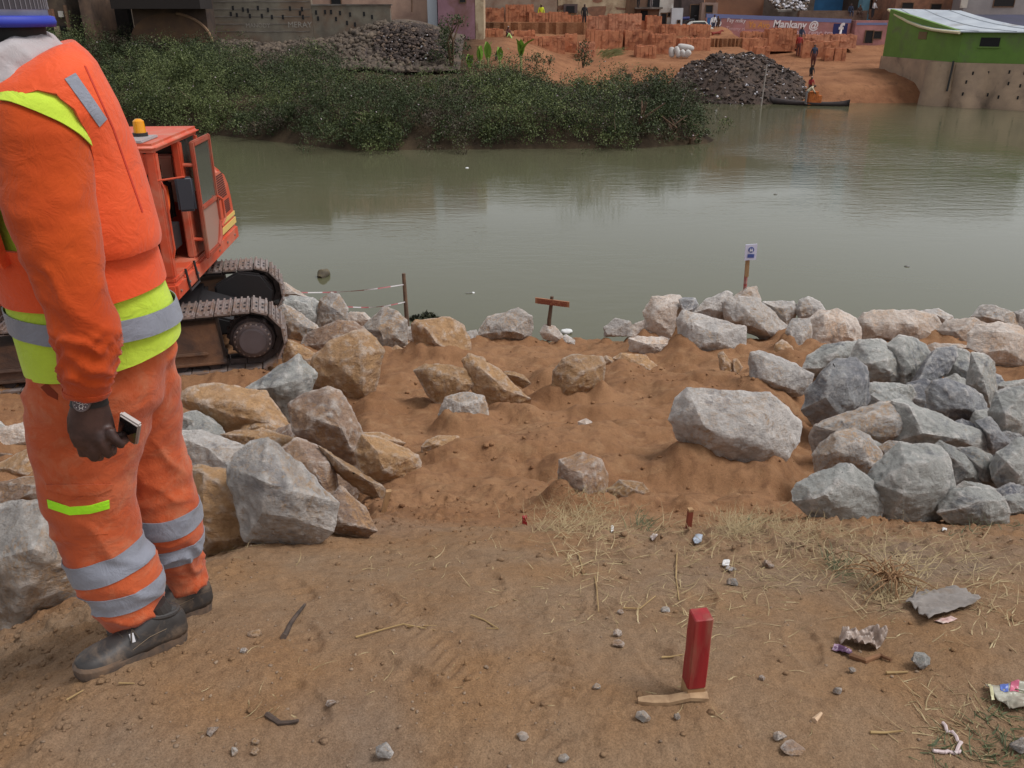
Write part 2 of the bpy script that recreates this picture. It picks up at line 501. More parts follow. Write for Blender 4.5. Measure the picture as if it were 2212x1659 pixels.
# ------------------------------------------------------------------ boulders
def rock_material(name, base, alt, stain, stain_amt, white=.5, dark=None):
    m, nt, ns, ls, bs = newmat(name)
    v = objvec(nt, True)
    oi = nt.nodes.new("ShaderNodeObjectInfo")
    c = mix(nt, ramp(nt, tex(nt, 'noise', v, 2.6, 6, .62, .3), [(.36, 0.0), (.64, 1.0)]), base, alt)
    if dark is not None:
        c = mix(nt, ramp(nt, tex(nt, 'noise', v, 3.6, 7, .7, .8), [(.53, 0.0), (.66, .9)]), c, dark)
    gn = nt.nodes.new("ShaderNodeNewGeometry")
    vs = nd(nt, "ShaderNodeVectorMath", operation='MULTIPLY_ADD'); vs.inputs[1].default_value = (.75, .75, .75)
    ls.new(gn.outputs["True Normal"], vs.inputs[0]); ls.new(v, vs.inputs[2])
    st = ramp(nt, tex(nt, 'noise', vs.outputs[0], 1.5, 6, .66, .5), [(.64 - .36 * stain_amt, 0.0), (.78 - .30 * stain_amt, 1.0)])
    c = mix(nt, st, c, mix(nt, ramp(nt, tex(nt, 'noise', v, 9, 5, .6), [(.35, 0.0), (.65, 1.0)]), stain, tuple(k * .72 for k in stain)))
    # pale scraped ridges and crystalline crusts
    g = nt.nodes.new("ShaderNodeNewGeometry")
    ed = ramp(nt, g.outputs["Pointiness"], [(.502, 0.0), (.535, 1.0)])
    br = ramp(nt, tex(nt, 'noise', v, 7.5, 7, .72), [(.40, 0.0), (.58, 1.0)])
    mm = nd(nt, "ShaderNodeMath", operation='MULTIPLY'); ls.new(ed, mm.inputs[0]); ls.new(br, mm.inputs[1])
    cru = ramp(nt, tex(nt, 'noise', v, 4.2, 8, .75, 1.2), [(.60, 0.0), (.68, .75)])
    mx = nd(nt, "ShaderNodeMath", operation='MAXIMUM'); ls.new(mm.outputs[0], mx.inputs[0]); ls.new(cru, mx.inputs[1])
    ml = nd(nt, "ShaderNodeMath", operation='MULTIPLY'); ls.new(mx.outputs[0], ml.inputs[0]); ml.inputs[1].default_value = white
    c = mix(nt, ml.outputs[0], c, srgb(196, 190, 184))
    fine = ramp(nt, tex(nt, 'noise', v, 45, 6, .75), [(.28, .80), (.5, 1.0), (.75, 1.13)])
    c = mix(nt, 1.0, c, fine, 'MULTIPLY')
    hv = nd(nt, "ShaderNodeHueSaturation")
    mr = nd(nt, "ShaderNodeMapRange"); mr.inputs[3].default_value = 1.05; mr.inputs[4].default_value = 1.42
    ls.new(oi.outputs["Random"], mr.inputs[0]); ls.new(mr.outputs[0], hv.inputs["Value"]); ls.new(c, hv.inputs["Color"])
    ls.new(hv.outputs[0], bs.inputs["Base Color"])
    bs.inputs["Roughness"].default_value = .85
    bs.inputs["Specular IOR Level"].default_value = .25
    b1 = bump(nt, tex(nt, 'noise', v, 9, 8, .72, .4), 1.0, .06)
    mp = nd(nt, "ShaderNodeMapping"); mp.inputs["Rotation"].default_value = (.7, .4, .2); mp.inputs["Scale"].default_value = (1, 1, 4.5)
    ls.new(v, mp.inputs[0])
    b2 = bump(nt, tex(nt, 'noise', mp.outputs[0], 11, 7, .7, .5), .55, .03, b1)
    ls.new(bump(nt, tex(nt, 'noise', v, 70, 6, .75), .5, .006, b2), bs.inputs["Normal"])
    return m
OCH = srgb(164, 130, 96)
RM = {
    'grey': rock_material("grey_rock", srgb(160, 159, 154), srgb(138, 138, 134), srgb(160, 146, 128), .22, .6, srgb(104, 106, 110)),
    'dark': rock_material("dark_rock", srgb(140, 140, 140), srgb(114, 114, 118), srgb(140, 126, 114), .15, .55, srgb(82, 83, 92)),
    'greytan': rock_material("grey_tan_rock", srgb(158, 151, 144), srgb(134, 130, 127), srgb(166, 137, 108), .55, .6, srgb(108, 102, 98)),
    'pink': rock_material("pink_rock", srgb(194, 182, 172), srgb(172, 160, 150), srgb(190, 162, 138), .5, .55, srgb(128, 114, 106)),
    'pale': rock_material("pale_rock", srgb(176, 169, 163), srgb(152, 147, 143), srgb(168, 144, 120), .38, .7, srgb(118, 113, 112)),
    'tan': rock_material("tan_rock", OCH, srgb(150, 120, 92), srgb(170, 134, 96), .7, .4, srgb(128, 106, 90)),
    'brown': rock_material("brown_rock", srgb(146, 122, 104), srgb(128, 108, 96), srgb(158, 124, 92), .5, .5, srgb(98, 84, 78)),
}
CROPS = {'A': (2300, 900, 1.2316), 'B': (700, 1300, 1.7015), 'C': (3100, 1200, 1.746), 'E': (1100, 1000, 1.58), 'L': (0, 1500, 1.3822), 'T': (0, 0, .54004), 'S': (0, 0, 1.0)}

def build_rock_mesh(pts3, size, seed, fine, rough=1.0):
    bm = bmesh.new()
    for p in pts3: bm.verts.new(p)
    r = bmesh.ops.convex_hull(bm, input=bm.verts)
    dead = [e for e in r["geom_interior"] if isinstance(e, bmesh.types.BMVert)]
    bmesh.ops.delete(bm, geom=dead, context='VERTS')
    bmesh.ops.dissolve_limit(bm, angle_limit=math.radians(9), verts=bm.verts, edges=bm.edges)
    bmesh.ops.triangulate(bm, faces=bm.faces)
    for _ in range(6):
        es = [e for e in bm.edges if e.calc_length() > fine]
        if not es: break
        bmesh.ops.subdivide_edges(bm, edges=es, cuts=1)
        bmesh.ops.triangulate(bm, faces=[f for f in bm.faces if len(f.verts) > 3])
        if len(bm.faces) > 9000: break
    for _ in range(1):
        bmesh.ops.smooth_vert(bm, verts=bm.verts, factor=.2, use_axis_x=True, use_axis_y=True, use_axis_z=True)
    bm.normal_update()
    co = np.array([v.co[:] for v in bm.verts]); no = np.array([v.normal[:] for v in bm.verts])
    q = co / size + seed * 3.17
    # broken facets: several slanted planes of noise, then chips and grain
    big = fbm(q[:, 0] * 2.1, q[:, 1] * 2.1, q[:, 2] * 2.1, 3)
    rid = 1 - np.abs(fbm(q[:, 0] * 3.4 + 7, q[:, 1] * 3.4, q[:, 2] * 3.4, 3)) * 2.2
    cell = np.round(vn(q[:, 0] * 4.2, q[:, 1] * 4.2, q[:, 2] * 4.2) * 2.2) / 2.2
    fin = fbm(q[:, 0] * 11, q[:, 1] * 11, q[:, 2] * 11, 3)
    d = size * rough * (.018 * big + .016 * rid + .016 * cell + .020 * fin) + size * .008
    co = co + no * d[:, None]
    for v, c in zip(bm.verts, co): v.co = c
    me = bpy.data.meshes.new("rock")
    bm.to_mesh(me); bm.free()
    me.shade_smooth(); me.set_sharp_from_angle(angle=math.radians(26))
    return me

_rseed = [0]
MOUNDS = []
SILLS = []
def rock(crop, poly, kind, label, D=None, thick=.85, group=None, name="boulder", cat="rock", up=0, rough=1.0, bank=.25, grow=1.06):
    ox, oy, s = CROPS[crop]
    pp = [((ox + x / s) / 4, (oy + y / s) / 4) for x, y in poly]
    _rseed[0] += 1
    rg = random.Random(_rseed[0] * 7 + 3)
    cx = sum(p[0] for p in pp) / len(pp); cy = sum(p[1] for p in pp) / len(pp)
    by = max(p[1] for p in pp); bxx = sum(p[0] for p in pp if p[1] > by - 8) / max(1, sum(1 for p in pp if p[1] > by - 8))
    if D is None: D = min(hit(bxx, by + up), 12.9)
    zc = depth(P(bxx, by, D))
    w = max(p[0] for p in pp) - min(p[0] for p in pp); h = by - min(p[1] for p in pp)
    size = (w + h) / 2 * zc / FPX
    t = thick * .5 * (0.35 * max(w, h) + .65 * min(w, h)) * zc / FPX
    pts = []
    n = len(pp)
    for i, (x, y) in enumerate(pp):
        x = cx + (x - cx) * grow; y = cy + (y - cy) * grow
        pts.append(PZ(x, y, zc + t * rg.uniform(-.25, .25)))
        if rg.random() < .6:
            k = rg.uniform(.2, .8)
            pts.append(PZ(cx + (x - cx) * k, cy + (y - cy) * k, zc - t * (1.05 - .75 * k) * rg.uniform(.8, 1.1)))
        k = rg.uniform(.45, .8)
        pts.append(PZ(cx + (x - cx) * k, cy + (y - cy) * k, zc + t * rg.uniform(.5, 1.0)))
    me = build_rock_mesh(pts, size, _rseed[0], max(size / 20, 1.7 * zc / FPX), rough)
    bpt = P(bxx, by, D)
    if bank >= .1:
        for (x, y) in pp:
            x = cx + (x - cx) * .93; y = cy + (y - cy) * .93
            if y > cy + .05 * h:
                q3 = PZ(x, y, zc - .1 * t); need = q3.z - float(ground_base(q3.x, q3.y))
                if .01 < need < .62 * h * zc / FPX: SILLS.append((q3.x, q3.y, need * .92, .26 * size))
    MOUNDS.append((bpt.x, bpt.y, w * zc / FPX * .5, h * zc / FPX, bank))
    return put(name, me, RM[kind], label=label, cat=cat, group=group)

GB, GW, GS, GL, GK = "grey boulders heaped on the right", "pale boulders along the water's edge on the right", "boulders half buried in the clay hollow", "boulders heaped between worker and hollow", "boulders beside the digger's tracks"
# --- water's edge, right
for p, k, l in (
 ([(345,430),(385,362),(510,355),(530,395),(515,480),(480,560),(440,562),(360,500)], 'pink', "tall blocky pinkish boulder near the left end of the waterside row"),
 ([(148,505),(200,463),(270,478),(282,525),(275,545),(150,545)], 'pale', "small grey boulder at the far left end of the waterside row"),
 ([(275,500),(350,470),(400,520),(410,555),(280,558)], 'pink', "low boulder squeezed beside the tall blocky waterside boulder"),
 ([(280,565),(320,553),(530,570),(552,600),(545,645),(480,655),(370,645),(280,630)], 'pink', "flat rectangular slab lying below the tall blocky waterside boulder"),
 ([(515,470),(540,430),(610,445),(825,505),(820,600),(790,615),(640,640),(560,655),(530,575)], 'pale', "big angular boulder with flat sloping top left of the notice board"),
 ([(735,385),(770,362),(890,368),(960,420),(1040,510),(1040,545),(990,580),(930,565),(760,470)], 'pale', "large leaning boulder right below the white notice board"),
 ([(770,360),(850,310),(890,305),(912,370),(830,375)], 'pink', "reddish peaked rock at the foot of the white notice board"),
 ([(515,370),(540,360),(590,362),(605,395),(580,432),(535,430)], 'dark', "small dark grey rock wedged behind the tall blocky waterside boulder"),
 ([(590,430),(650,370),(745,332),(770,345),(735,400),(750,460),(670,458)], 'pale', "sloping grey boulder behind, just left of the reddish peaked rock"),
 ([(935,385),(1010,378),(1075,380),(1095,405),(1080,460),(1045,510),(1000,470)], 'pale', "pale squarish boulder right of the large leaning boulder"),
 ([(1090,415),(1110,372),(1150,357),(1200,380),(1225,420),(1160,465),(1105,462)], 'pale', "whitish peaked boulder standing out against the river, right of the notice board"),
 ([(1045,520),(1075,470),(1150,465),(1160,500),(1160,610),(1110,635),(1040,560)], 'pale', "narrow upright boulder left of the smooth pinkish one"),
 ([(1160,470),(1210,430),(1290,425),(1370,460),(1395,510),(1400,580),(1210,610),(1160,585)], 'pink', "smooth rounded pinkish tan boulder in the middle of the waterside row"),
 ([(1400,480),(1440,435),(1530,430),(1650,430),(1760,455),(1805,520),(1800,560),(1740,590),(1590,580),(1400,578)], 'pink', "longest pinkish tan boulder of the waterside row"),
 ([(1650,432),(1790,415),(1850,450),(1860,480),(1800,500),(1740,455)], 'pale', "low pale boulder peeping out behind the longest pinkish boulder"),
 ([(1795,520),(1830,475),(1960,465),(2020,490),(1960,560),(1945,600),(1820,580)], 'pink', "pinkish boulder under the dark and white capped rock"),
 ([(1960,450),(2000,405),(2050,398),(2150,430),(2180,500),(2060,500),(1990,490)], 'greytan', "dark grey and white rock perched highest near the right edge"),
 ([(1950,540),(1990,500),(2090,490),(2190,510),(2230,560),(2230,680),(2130,665),(2060,690),(1990,640),(1945,600)], 'pink', "big tan boulder with dark underside at the right edge"),
 ([(2165,430),(2212,418),(2260,430),(2260,510),(2185,505)], 'pale', "grey rock cut by the right edge beside the perched rock"),
 ([(1730,600),(1770,583),(1900,590),(1940,610),(1900,640),(1750,640)], 'pink', "flat tan slab just behind the top of the grey heap"),
): rock('A', p, k, l, group=GW, up=1, bank=.1, grow=1.1)
# --- hollow, right and centre
for c, p, k, l, th in (
 ('A', [(975,640),(990,590),(1020,568),(1065,600),(1078,640),(1040,665),(990,650)], 'tan', "small tan rock shaped like a rounded headstone", .6),
 ('A', [(708,640),(730,627),(775,690),(778,735),(720,720)], 'tan', "left half of a pair of small split tan rocks", .7),
 ('A', [(778,665),(800,660),(825,700),(800,735),(780,733)], 'tan', "right half of a pair of small split tan rocks", .7),
 ('A', [(200,660),(230,635),(340,645),(400,700),(390,722),(320,710),(220,690)], 'tan', "flat tan slab sunk in clay below the waterside row", .9),
 ('A', [(125,660),(155,645),(195,665),(190,692),(140,695)], 'tan', "small tan stone next to the half buried boulder with a pale edge", .9),
 ('A', [(872,690),(880,640),(915,632),(1030,670),(1155,735),(1145,785),(1100,830),(1010,842),(920,805),(885,760)], 'pale', "pale wedge shaped boulder alone left of the grey heap", .8),
 ('A', [(502,965),(530,870),(580,832),(640,832),(940,850),(1010,930),(1075,975),(1070,1060),(1020,1130),(935,1185),(860,1182),(750,1150),(640,1120),(545,1050)], 'pale', "largest solitary pale boulder lying in the middle of the hollow", .9),
 ('E', [(888,480),(905,460),(1100,440),(1180,490),(1215,580),(1220,670),(1170,710),(1080,712),(960,650),(895,600)], 'tan', "large tan cube shaped boulder close to the floating debris", .9),
 ('E', [(1280,540),(1360,430),(1530,378),(1605,425),(1610,480),(1600,545),(1440,560),(1290,590)], 'greytan', "grey and tan boulder left of the wooden signboard", .8),
 ('E', [(1680,520),(1710,472),(1770,485),(1815,540),(1820,580),(1700,560)], 'pink', "small pinkish rock at the foot of the wooden signboard", .8),
 ('E', [(1810,560),(1840,535),(1890,570),(1890,595),(1820,600)], 'pale', "small whitish rock at the water right of the wooden signboard", .8),
 ('E', [(1205,580),(1215,520),(1270,508),(1290,560),(1290,605),(1220,605)], 'pale', "pale upright rock between the tan cube and the grey tan boulder", .8),
 ('E', [(895,770),(960,735),(1100,740),(1200,760),(1240,850),(1190,900),(1100,920),(1050,990),(1000,940),(990,850)], 'tan', "tan boulder with grey left corner, left of the long leaning slab", .8),
 ('E', [(1200,710),(1240,680),(1330,700),(1430,790),(1590,930),(1590,955),(1400,985),(1340,970),(1270,900)], 'tan', "long leaning ochre slab in the middle of the hollow", .7),
 ('E', [(1050,1040),(1090,940),(1190,905),(1310,935),(1330,1000),(1330,1090),(1200,1120),(1060,1100)], 'greytan', "grey and tan boulder in front of the long leaning slab", .9),
 ('E', [(1430,780),(1480,770),(1560,790),(1610,840),(1560,870)], 'tan', "flat tan rock behind the long leaning slab", .8),
 ('E', [(1770,770),(1830,700),(1900,680),(2050,685),(2065,730),(2050,860),(1960,915),(1820,930),(1780,950),(1765,860)], 'tan', "half buried tan boulder with a pale left edge", .8),
 ('E', [(700,660),(770,605),(840,650),(780,690)], 'tan', "low pointed tan stone left of the tan cube boulder", .9),
 ('E', [(800,610),(850,585),(900,620),(890,650),(830,640)], 'tan', "low brown stone tucked behind the tan cube boulder", .9),
 ('T', [(1208,1050),(1215,1000),(1255,985),(1295,998),(1308,1030),(1300,1080),(1270,1103),(1215,1095)], 'brown', "upright brown block standing behind the dry grass", .9),
 ('T', [(1315,1060),(1340,1040),(1385,1045),(1405,1070),(1395,1082),(1330,1082)], 'tan', "thin reddish slab right of the upright brown block", .8),
 ('T', [(1250,912),(1265,905),(1278,912),(1274,938),(1256,938)], 'pink', "small loose pinkish stone in the middle of the clay", .8),
 ('B', [(1685,830),(1720,790),(1800,760),(1920,765),(1930,830),(1880,885),(1750,880),(1690,860)], 'tan', "small wedge of tan rock lying loose on the clay", .9),
 ('B', [(1250,870),(1290,770),(1400,780),(1640,890),(1650,990),(1640,1075),(1400,1080),(1280,1000)], 'tan', "tan block with flat face above the black hole under the slab", .8),
 ('B', [(1250,740),(1400,735),(1550,800),(1530,830),(1300,780)], 'tan', "flat tan stone behind the tan block", .9),
): rock(c, p, k, l, thick=th, group=GS, bank=.14, grow=1.12)
# --- beside the tracks
for c, p, k, l in (
 ('E', [(560,500),(640,440),(690,378),(750,395),(815,450),(828,520),(820,590),(690,650),(660,640),(600,560)], 'greytan', "tan and grey boulder nearest the tape post"),
 ('E', [(825,540),(840,490),(890,490),(885,570),(840,580)], 'pale', "small pale rock between tape post and tan cube boulder"),
 ('E', [(445,430),(480,395),(560,400),(600,440),(560,500),(470,470)], 'pink', "pinkish rock at the water under the lower tape"),
 ('E', [(275,400),(290,320),(350,283),(400,295),(450,370),(440,440),(320,510),(270,505)], 'greytan', "upright layered boulder under the left end of the tapes"),
 ('E', [(10,330),(110,300),(230,310),(275,340),(280,430),(250,500),(150,400),(60,370)], 'grey', "bluish grey boulder with white streaks beside the layered one"),
 ('E', [(10,400),(60,355),(120,380),(200,440),(270,510),(200,580),(80,590),(40,480)], 'greytan', "grey and pink boulder touching the end of the near track"),
 ('E', [(-20,195),(60,210),(130,260),(200,300),(140,300),(0,300)], 'pink', "pinkish rock at the end of the far track"),
 ('E', [(185,600),(210,540),(320,490),(400,455),(480,465),(570,520),(480,570),(350,620),(260,668)], 'brown', "brown ridge shaped boulder behind the biggest tan boulder"),
 ('E', [(245,800),(270,680),(360,590),(500,540),(560,540),(620,580),(670,650),(630,700),(600,880),(580,960),(480,960),(400,900)], 'tan', "biggest tan boulder right of the near track"),
 ('E', [(60,620),(90,580),(150,600),(260,670),(265,720),(240,800),(150,720),(60,740)], 'tan', "smooth ochre boulder right at the near track's sprocket"),
 ('B', [(495,440),(700,330),(830,225),(870,270),(940,340),(900,480),(740,655),(650,560),(590,470)], 'grey', "slanting grey wedge below the near track's sprocket"),
 ('B', [(60,510),(130,450),(280,425),(400,430),(590,470),(650,560),(770,720),(600,720),(330,735),(200,620)], 'tan', "broad flat tan boulder in front of the near track"),
): rock(c, p, k, l, group=GK, bank=.05, grow=1.13)
# --- between worker and hollow
for c, p, k, l in (
 ('B', [(800,560),(880,510),(1040,455),(1110,470),(1180,570),(1250,730),(1240,880),(1210,960),(1100,880),(940,790),(830,720)], 'brown', "tall brown boulder below the biggest tan boulder"),
 ('B', [(45,620),(150,592),(260,650),(310,700),(320,760),(200,745),(50,735)], 'grey', "small grey boulder in front of the broad flat tan boulder"),
 ('B', [(0,740),(150,735),(330,790),(490,850),(510,950),(510,1070),(300,1020),(90,990),(0,960)], 'pale', "large pale grey boulder beside the worker's knees"),
 ('B', [(430,730),(520,660),(650,665),(770,740),(600,735)], 'tan', "low tan hump below the broad flat tan boulder"),
 ('B', [(340,750),(450,725),(660,730),(800,780),(830,860),(720,890),(640,810),(500,850)], 'tan', "tan boulder between two pale grey ones"),
 ('B', [(720,890),(840,790),(960,830),(1060,930),(1080,1030),(1060,1080),(1100,1180),(1060,1200),(880,1050),(760,960)], 'brown', "brown boulder left of the black hole"),
 ('B', [(1000,840),(1080,900),(1250,1010),(1400,1100),(1440,1140),(1400,1200),(1280,1140),(1070,960)], 'tan', "long thin tan slab lying over the black hole"),
 ('B', [(380,960),(470,865),(560,818),(640,805),(710,860),(770,960),(880,1050),(1065,1200),(1035,1370),(900,1480),(780,1490),(500,1430),(420,1150)], 'pale', "big pale grey boulder with pointed top at the edge of the path"),
 ('B', [(1060,1200),(1130,1120),(1280,1250),(1350,1390),(1300,1430),(1100,1400),(1040,1370)], 'brown', "purplish brown boulder between pointed grey boulder and wooden peg"),
 ('B', [(100,1000),(180,985),(380,1010),(500,1080),(600,1200),(585,1340),(510,1500),(200,1530),(120,1300)], 'tan', "tan boulder with pale top right behind the worker's legs"),
 ('L', [(0,760),(130,740),(270,735),(330,900),(430,1080),(380,1200),(200,1330),(60,1400),(-80,1400),(-160,1000)], 'greytan', "huge pale topped boulder at the left edge in front of the worker"),
 ('L', [(-40,520),(60,470),(190,400),(225,470),(235,560),(100,620),(-20,580)], 'tan', "tan boulder left of the worker's thigh"),
 ('L', [(-30,600),(60,640),(100,600),(230,570),(280,640),(250,740),(180,740),(-30,755)], 'brown', "brownish grey boulder behind the huge pale topped one"),
 ('L', [(-40,310),(60,290),(150,265),(210,290),(215,390),(70,430),(-40,430)], 'pink', "pinkish boulder left of the worker's hip, in front of the track"),
 ('L', [(-40,430),(60,440),(80,470),(-40,515)], 'brown', "low brown rock at the left edge of the picture"),
 ('L', [(-60,270),(0,258),(50,300),(-20,305)], 'grey', "grey rock tip at the left edge below the track"),
): rock(c, p, k, l, group=GL, up=2, bank=.03, grow=1.13)
# --- grey heap
for p, k, l in (
 ([(213,470),(250,400),(340,330),(460,305),(580,305),(600,400),(520,450),(420,450),(330,470),(250,540)], 'grey', "grey boulder at the upper left corner of the heap"),
 ([(520,430),(600,300),(740,295),(800,330),(870,400),(880,560),(800,580),(650,540),(600,460)], 'grey', "grey boulder with a brown streak on top of the heap"),
 ([(790,320),(880,265),(960,270),(1040,320),(1070,380),(1060,420),(960,560),(900,580),(870,400)], 'grey', "smooth pale grey dome at the crown of the heap"),
 ([(235,640),(350,500),(430,440),(540,440),(610,480),(635,560),(640,690),(590,750),(440,840),(300,865),(215,750),(270,690)], 'dark', "roundish boulder with a dark blue grey broken face at the heap's left"),
 ([(630,600),(700,585),(930,600),(960,660),(930,700),(820,720),(640,750),(600,740)], 'grey', "flat grey slab jammed beside the dark faced boulder"),
 ([(955,585),(1060,420),(1130,350),(1240,340),(1260,400),(1200,500),(1040,625),(1000,625)], 'dark', "dark slanting wedge near the top of the heap"),
 ([(1190,420),(1240,340),(1330,365),(1420,440),(1460,500),(1420,560),(1310,605),(1200,560)], 'grey', "pale grey boulder right of the dark slanting wedge"),
 ([(1380,390),(1460,395),(1525,450),(1520,540),(1540,650),(1500,750),(1430,700),(1350,600),(1440,540)], 'grey', "tall grey boulder below the big tan boulder at right"),
 ([(1080,640),(1120,580),(1200,570),(1330,610),(1420,670),(1450,730),(1440,800),(1380,830),(1180,840),(1100,780)], 'dark', "oval dark grey boulder in the middle of the heap"),
 ([(280,940),(310,880),(420,860),(560,780),(700,740),(850,735),(920,780),(930,900),(860,960),(690,1000),(560,950),(430,960),(300,1050)], 'greytan', "long tan tinted boulder across the heap's left half"),
 ([(850,730),(910,715),(1000,760),(1200,840),(1390,910),(1460,990),(1460,1050),(1200,1060),(1000,1040),(860,980),(930,870)], 'grey', "long grey boulder sloping down to the right in the heap"),
 ([(290,1080),(340,1010),(430,950),(540,925),(640,970),(720,1080),(740,1160),(640,1280),(520,1200),(450,1170),(310,1220)], 'greytan', "grey brown boulder behind the heap's front left corner"),
 ([(710,1040),(800,990),(940,1010),(870,1080),(760,1150),(730,1120)], 'greytan', "small boulder hidden behind the heap's biggest front boulder"),
 ([(640,1290),(720,1180),(810,1090),(880,1030),(1000,1030),(1130,1050),(1180,1110),(1220,1210),(1220,1340),(1170,1490),(900,1550),(800,1530),(720,1480),(740,1370)], 'grey', "biggest front boulder of the grey heap"),
 ([(150,1340),(190,1290),(330,1240),(450,1170),(530,1180),(640,1310),(745,1360),(735,1400),(690,1535),(560,1555),(420,1530),(250,1480),(160,1400)], 'grey', "front left corner boulder of the grey heap"),
 ([(1140,1020),(1170,995),(1280,1050),(1390,1120),(1440,1200),(1440,1290),(1250,1320),(1220,1180)], 'grey', "grey boulder right behind the heap's biggest front boulder"),
 ([(1290,1050),(1400,1040),(1500,1090),(1530,1150),(1530,1290),(1510,1310),(1440,1280),(1430,1170),(1390,1110)], 'grey', "grey boulder with a pinkish foot in the heap's right half"),
 ([(1165,1480),(1200,1380),(1260,1330),(1330,1320),(1500,1330),(1580,1400),(1610,1480),(1600,1555),(1440,1560),(1230,1540)], 'grey', "low broad grey boulder at the heap's front right"),
 ([(1250,1330),(1330,1270),(1440,1285),(1560,1330),(1600,1390),(1500,1340)], 'grey', "flat grey boulder on top behind the low broad front one"),
 ([(1590,1380),(1700,1360),(1790,1390),(1790,1500),(1610,1500)], 'grey', "grey rock at the bottom right end of the heap"),
 ([(1520,1160),(1560,1080),(1680,1000),(1760,980),(1830,1100),(1800,1330),(1660,1350),(1560,1280),(1530,1240)], 'grey', "large grey boulder cut by the right edge, low in the heap"),
 ([(1510,780),(1560,660),(1640,630),(1760,630),(1840,720),(1820,950),(1700,985),(1560,960),(1510,860)], 'grey', "large grey boulder cut by the right edge, high in the heap"),
 ([(1560,600),(1600,575),(1740,560),(1800,640),(1650,630),(1570,650)], 'grey', "low grey rock under the big tan boulder's dark underside"),
 ([(1410,860),(1500,830),(1560,960),(1640,1000),(1520,1060),(1470,1000)], 'dark', "dark grey boulder deep in the gap at the heap's right"),
 ([(1440,790),(1460,740),(1505,770),(1500,820),(1450,815)], 'dark', "small grey rock stuck in the gap at the heap's right"),
): rock('C', p, k, l, group=GB, up=1, thick=.95, bank=.03, grow=1.14)

ORD = ['first', 'second', 'third', 'fourth', 'fifth', 'sixth', 'seventh', 'eighth', 'ninth', 'tenth', 'eleventh', 'twelfth']
FILL = [(868, 372), (905, 378), (925, 398), (890, 408), (850, 404), (942, 414), (905, 430), (962, 436), (977, 450), (990, 424), (1004, 404), (985, 388), (862, 458), (960, 474), (985, 486), (880, 486), (938, 486), (1006, 444), (845, 446), (1015, 420), (1012, 470), (955, 392), (838, 372), (1010, 500)]
for i_, (fx, fy) in enumerate(FILL):
    rgf = random.Random(i_ + 50)
    rr = rgf.uniform(19, 26)
    pol = [((fx + rr * math.cos(t) * rgf.uniform(.8, 1.15)) * 4, (fy + rr * .75 * math.sin(t) * rgf.uniform(.8, 1.15)) * 4) for t in np.linspace(0, 2 * math.pi, 9)[:-1]]
    row = 0 if fy < 400 else (1 if fy < 445 else 2)
    rock('S', pol, 'dark' if i_ % 3 else 'grey', f"{ORD[sorted(a for a, b in FILL if (0 if b < 400 else (1 if b < 445 else 2)) == row).index(fx)]} from left of the rocks wedged in the grey heap's {('upper', 'middle', 'lower')[row]} gaps", group="rocks filling the grey heap's gaps", D=min(hit(fx, fy + 9), 12.5) + .22, bank=.01)
FIL2 = [(205, 440, 'grey'), (235, 425, 'tan'), (262, 448, 'tan'), (225, 470, 'brown'), (290, 440, 'brown'), (305, 465, 'tan'), (302, 405, 'tan'), (270, 405, 'grey'), (330, 420, 'brown'), (320, 350, 'greytan'), (345, 345, 'grey'), (300, 335, 'greytan'), (245, 500, 'tan'), (340, 490, 'brown')]
for i_, (fx, fy, kk) in enumerate(FIL2):
    rgf = random.Random(i_ + 150)
    rr = rgf.uniform(17, 24)
    pol = [((fx + rr * math.cos(t) * rgf.uniform(.8, 1.15)) * 4, (fy + rr * .75 * math.sin(t) * rgf.uniform(.8, 1.15)) * 4) for t in np.linspace(0, 2 * math.pi, 9)[:-1]]
    rock('S', pol, kk, f"{ORD[sorted(a for a, b, c in FIL2 if (b < 430) == (fy < 430)).index(fx)]} from left of the rocks wedged in the left heap's {'upper' if fy < 430 else 'lower'} gaps", group="rocks filling the left heap's gaps", D=min(hit(fx, fy + 9), 12.5) + .25, bank=.01)

# soil banked up against the boulders
_flat_ground = ground_z
def ground_z(x, y):
    x = np.asarray(x, float); y = np.asarray(y, float)
    z = _flat_ground(x, y); add = np.zeros_like(z)
    for (mx, my, r, h, k) in MOUNDS:
        m = (np.abs(x - mx) < 3 * r) & (np.abs(y - my) < 3 * r)
        if not m.any(): continue
        d = np.sqrt((x - mx) ** 2 + ((y - my) * 1.15) ** 2)
        bump_ = min(k * h, .2) * np.exp(-(np.maximum(0, d - .75 * r) / (.5 * r)) ** 2)
        add = np.maximum(add, bump_ * (1 + .35 * vn(x * 5, y * 5, 2.0)))
    for (mx, my, a, r) in SILLS:
        m = (np.abs(x - mx) < 3.2 * r) & (np.abs(y - my) < 3.2 * r)
        if not m.any(): continue
        d2 = ((x - mx) ** 2 + (y - my) ** 2) / r ** 2
        add = np.maximum(add, a * np.exp(-np.maximum(0, np.sqrt(d2) - .3) ** 2 * .8) * (1 + .15 * vn(x * 7, y * 7, 3.0)))
    # deep gaps inside the two heaps
    q = x / np.maximum(y, .5)
    z = z - .26 * ss(.355, .40, q) * ss(4.75, 5.1, y) * (1 - ss(8.6, 9.4, y)) - .2 * ss(-.42, -.38, q) * (1 - ss(-.24, -.19, q)) * ss(3.5, 3.9, y) * (1 - ss(7.6, 8.4, y))
    return z + add
sp_ = P(691, 706, hit(691, 706)); MOUNDS.append((sp_.x, sp_.y, .055, .1, .07))
gm_ = bpy.data.objects["ground"].data
co_ = np.empty(len(gm_.vertices) * 3); gm_.vertices.foreach_get("co", co_); co_ = co_.reshape(-1, 3)
co_[:, 2] = ground_z(co_[:, 0], co_[:, 1]); gm_.vertices.foreach_set("co", co_.ravel()); gm_.update()
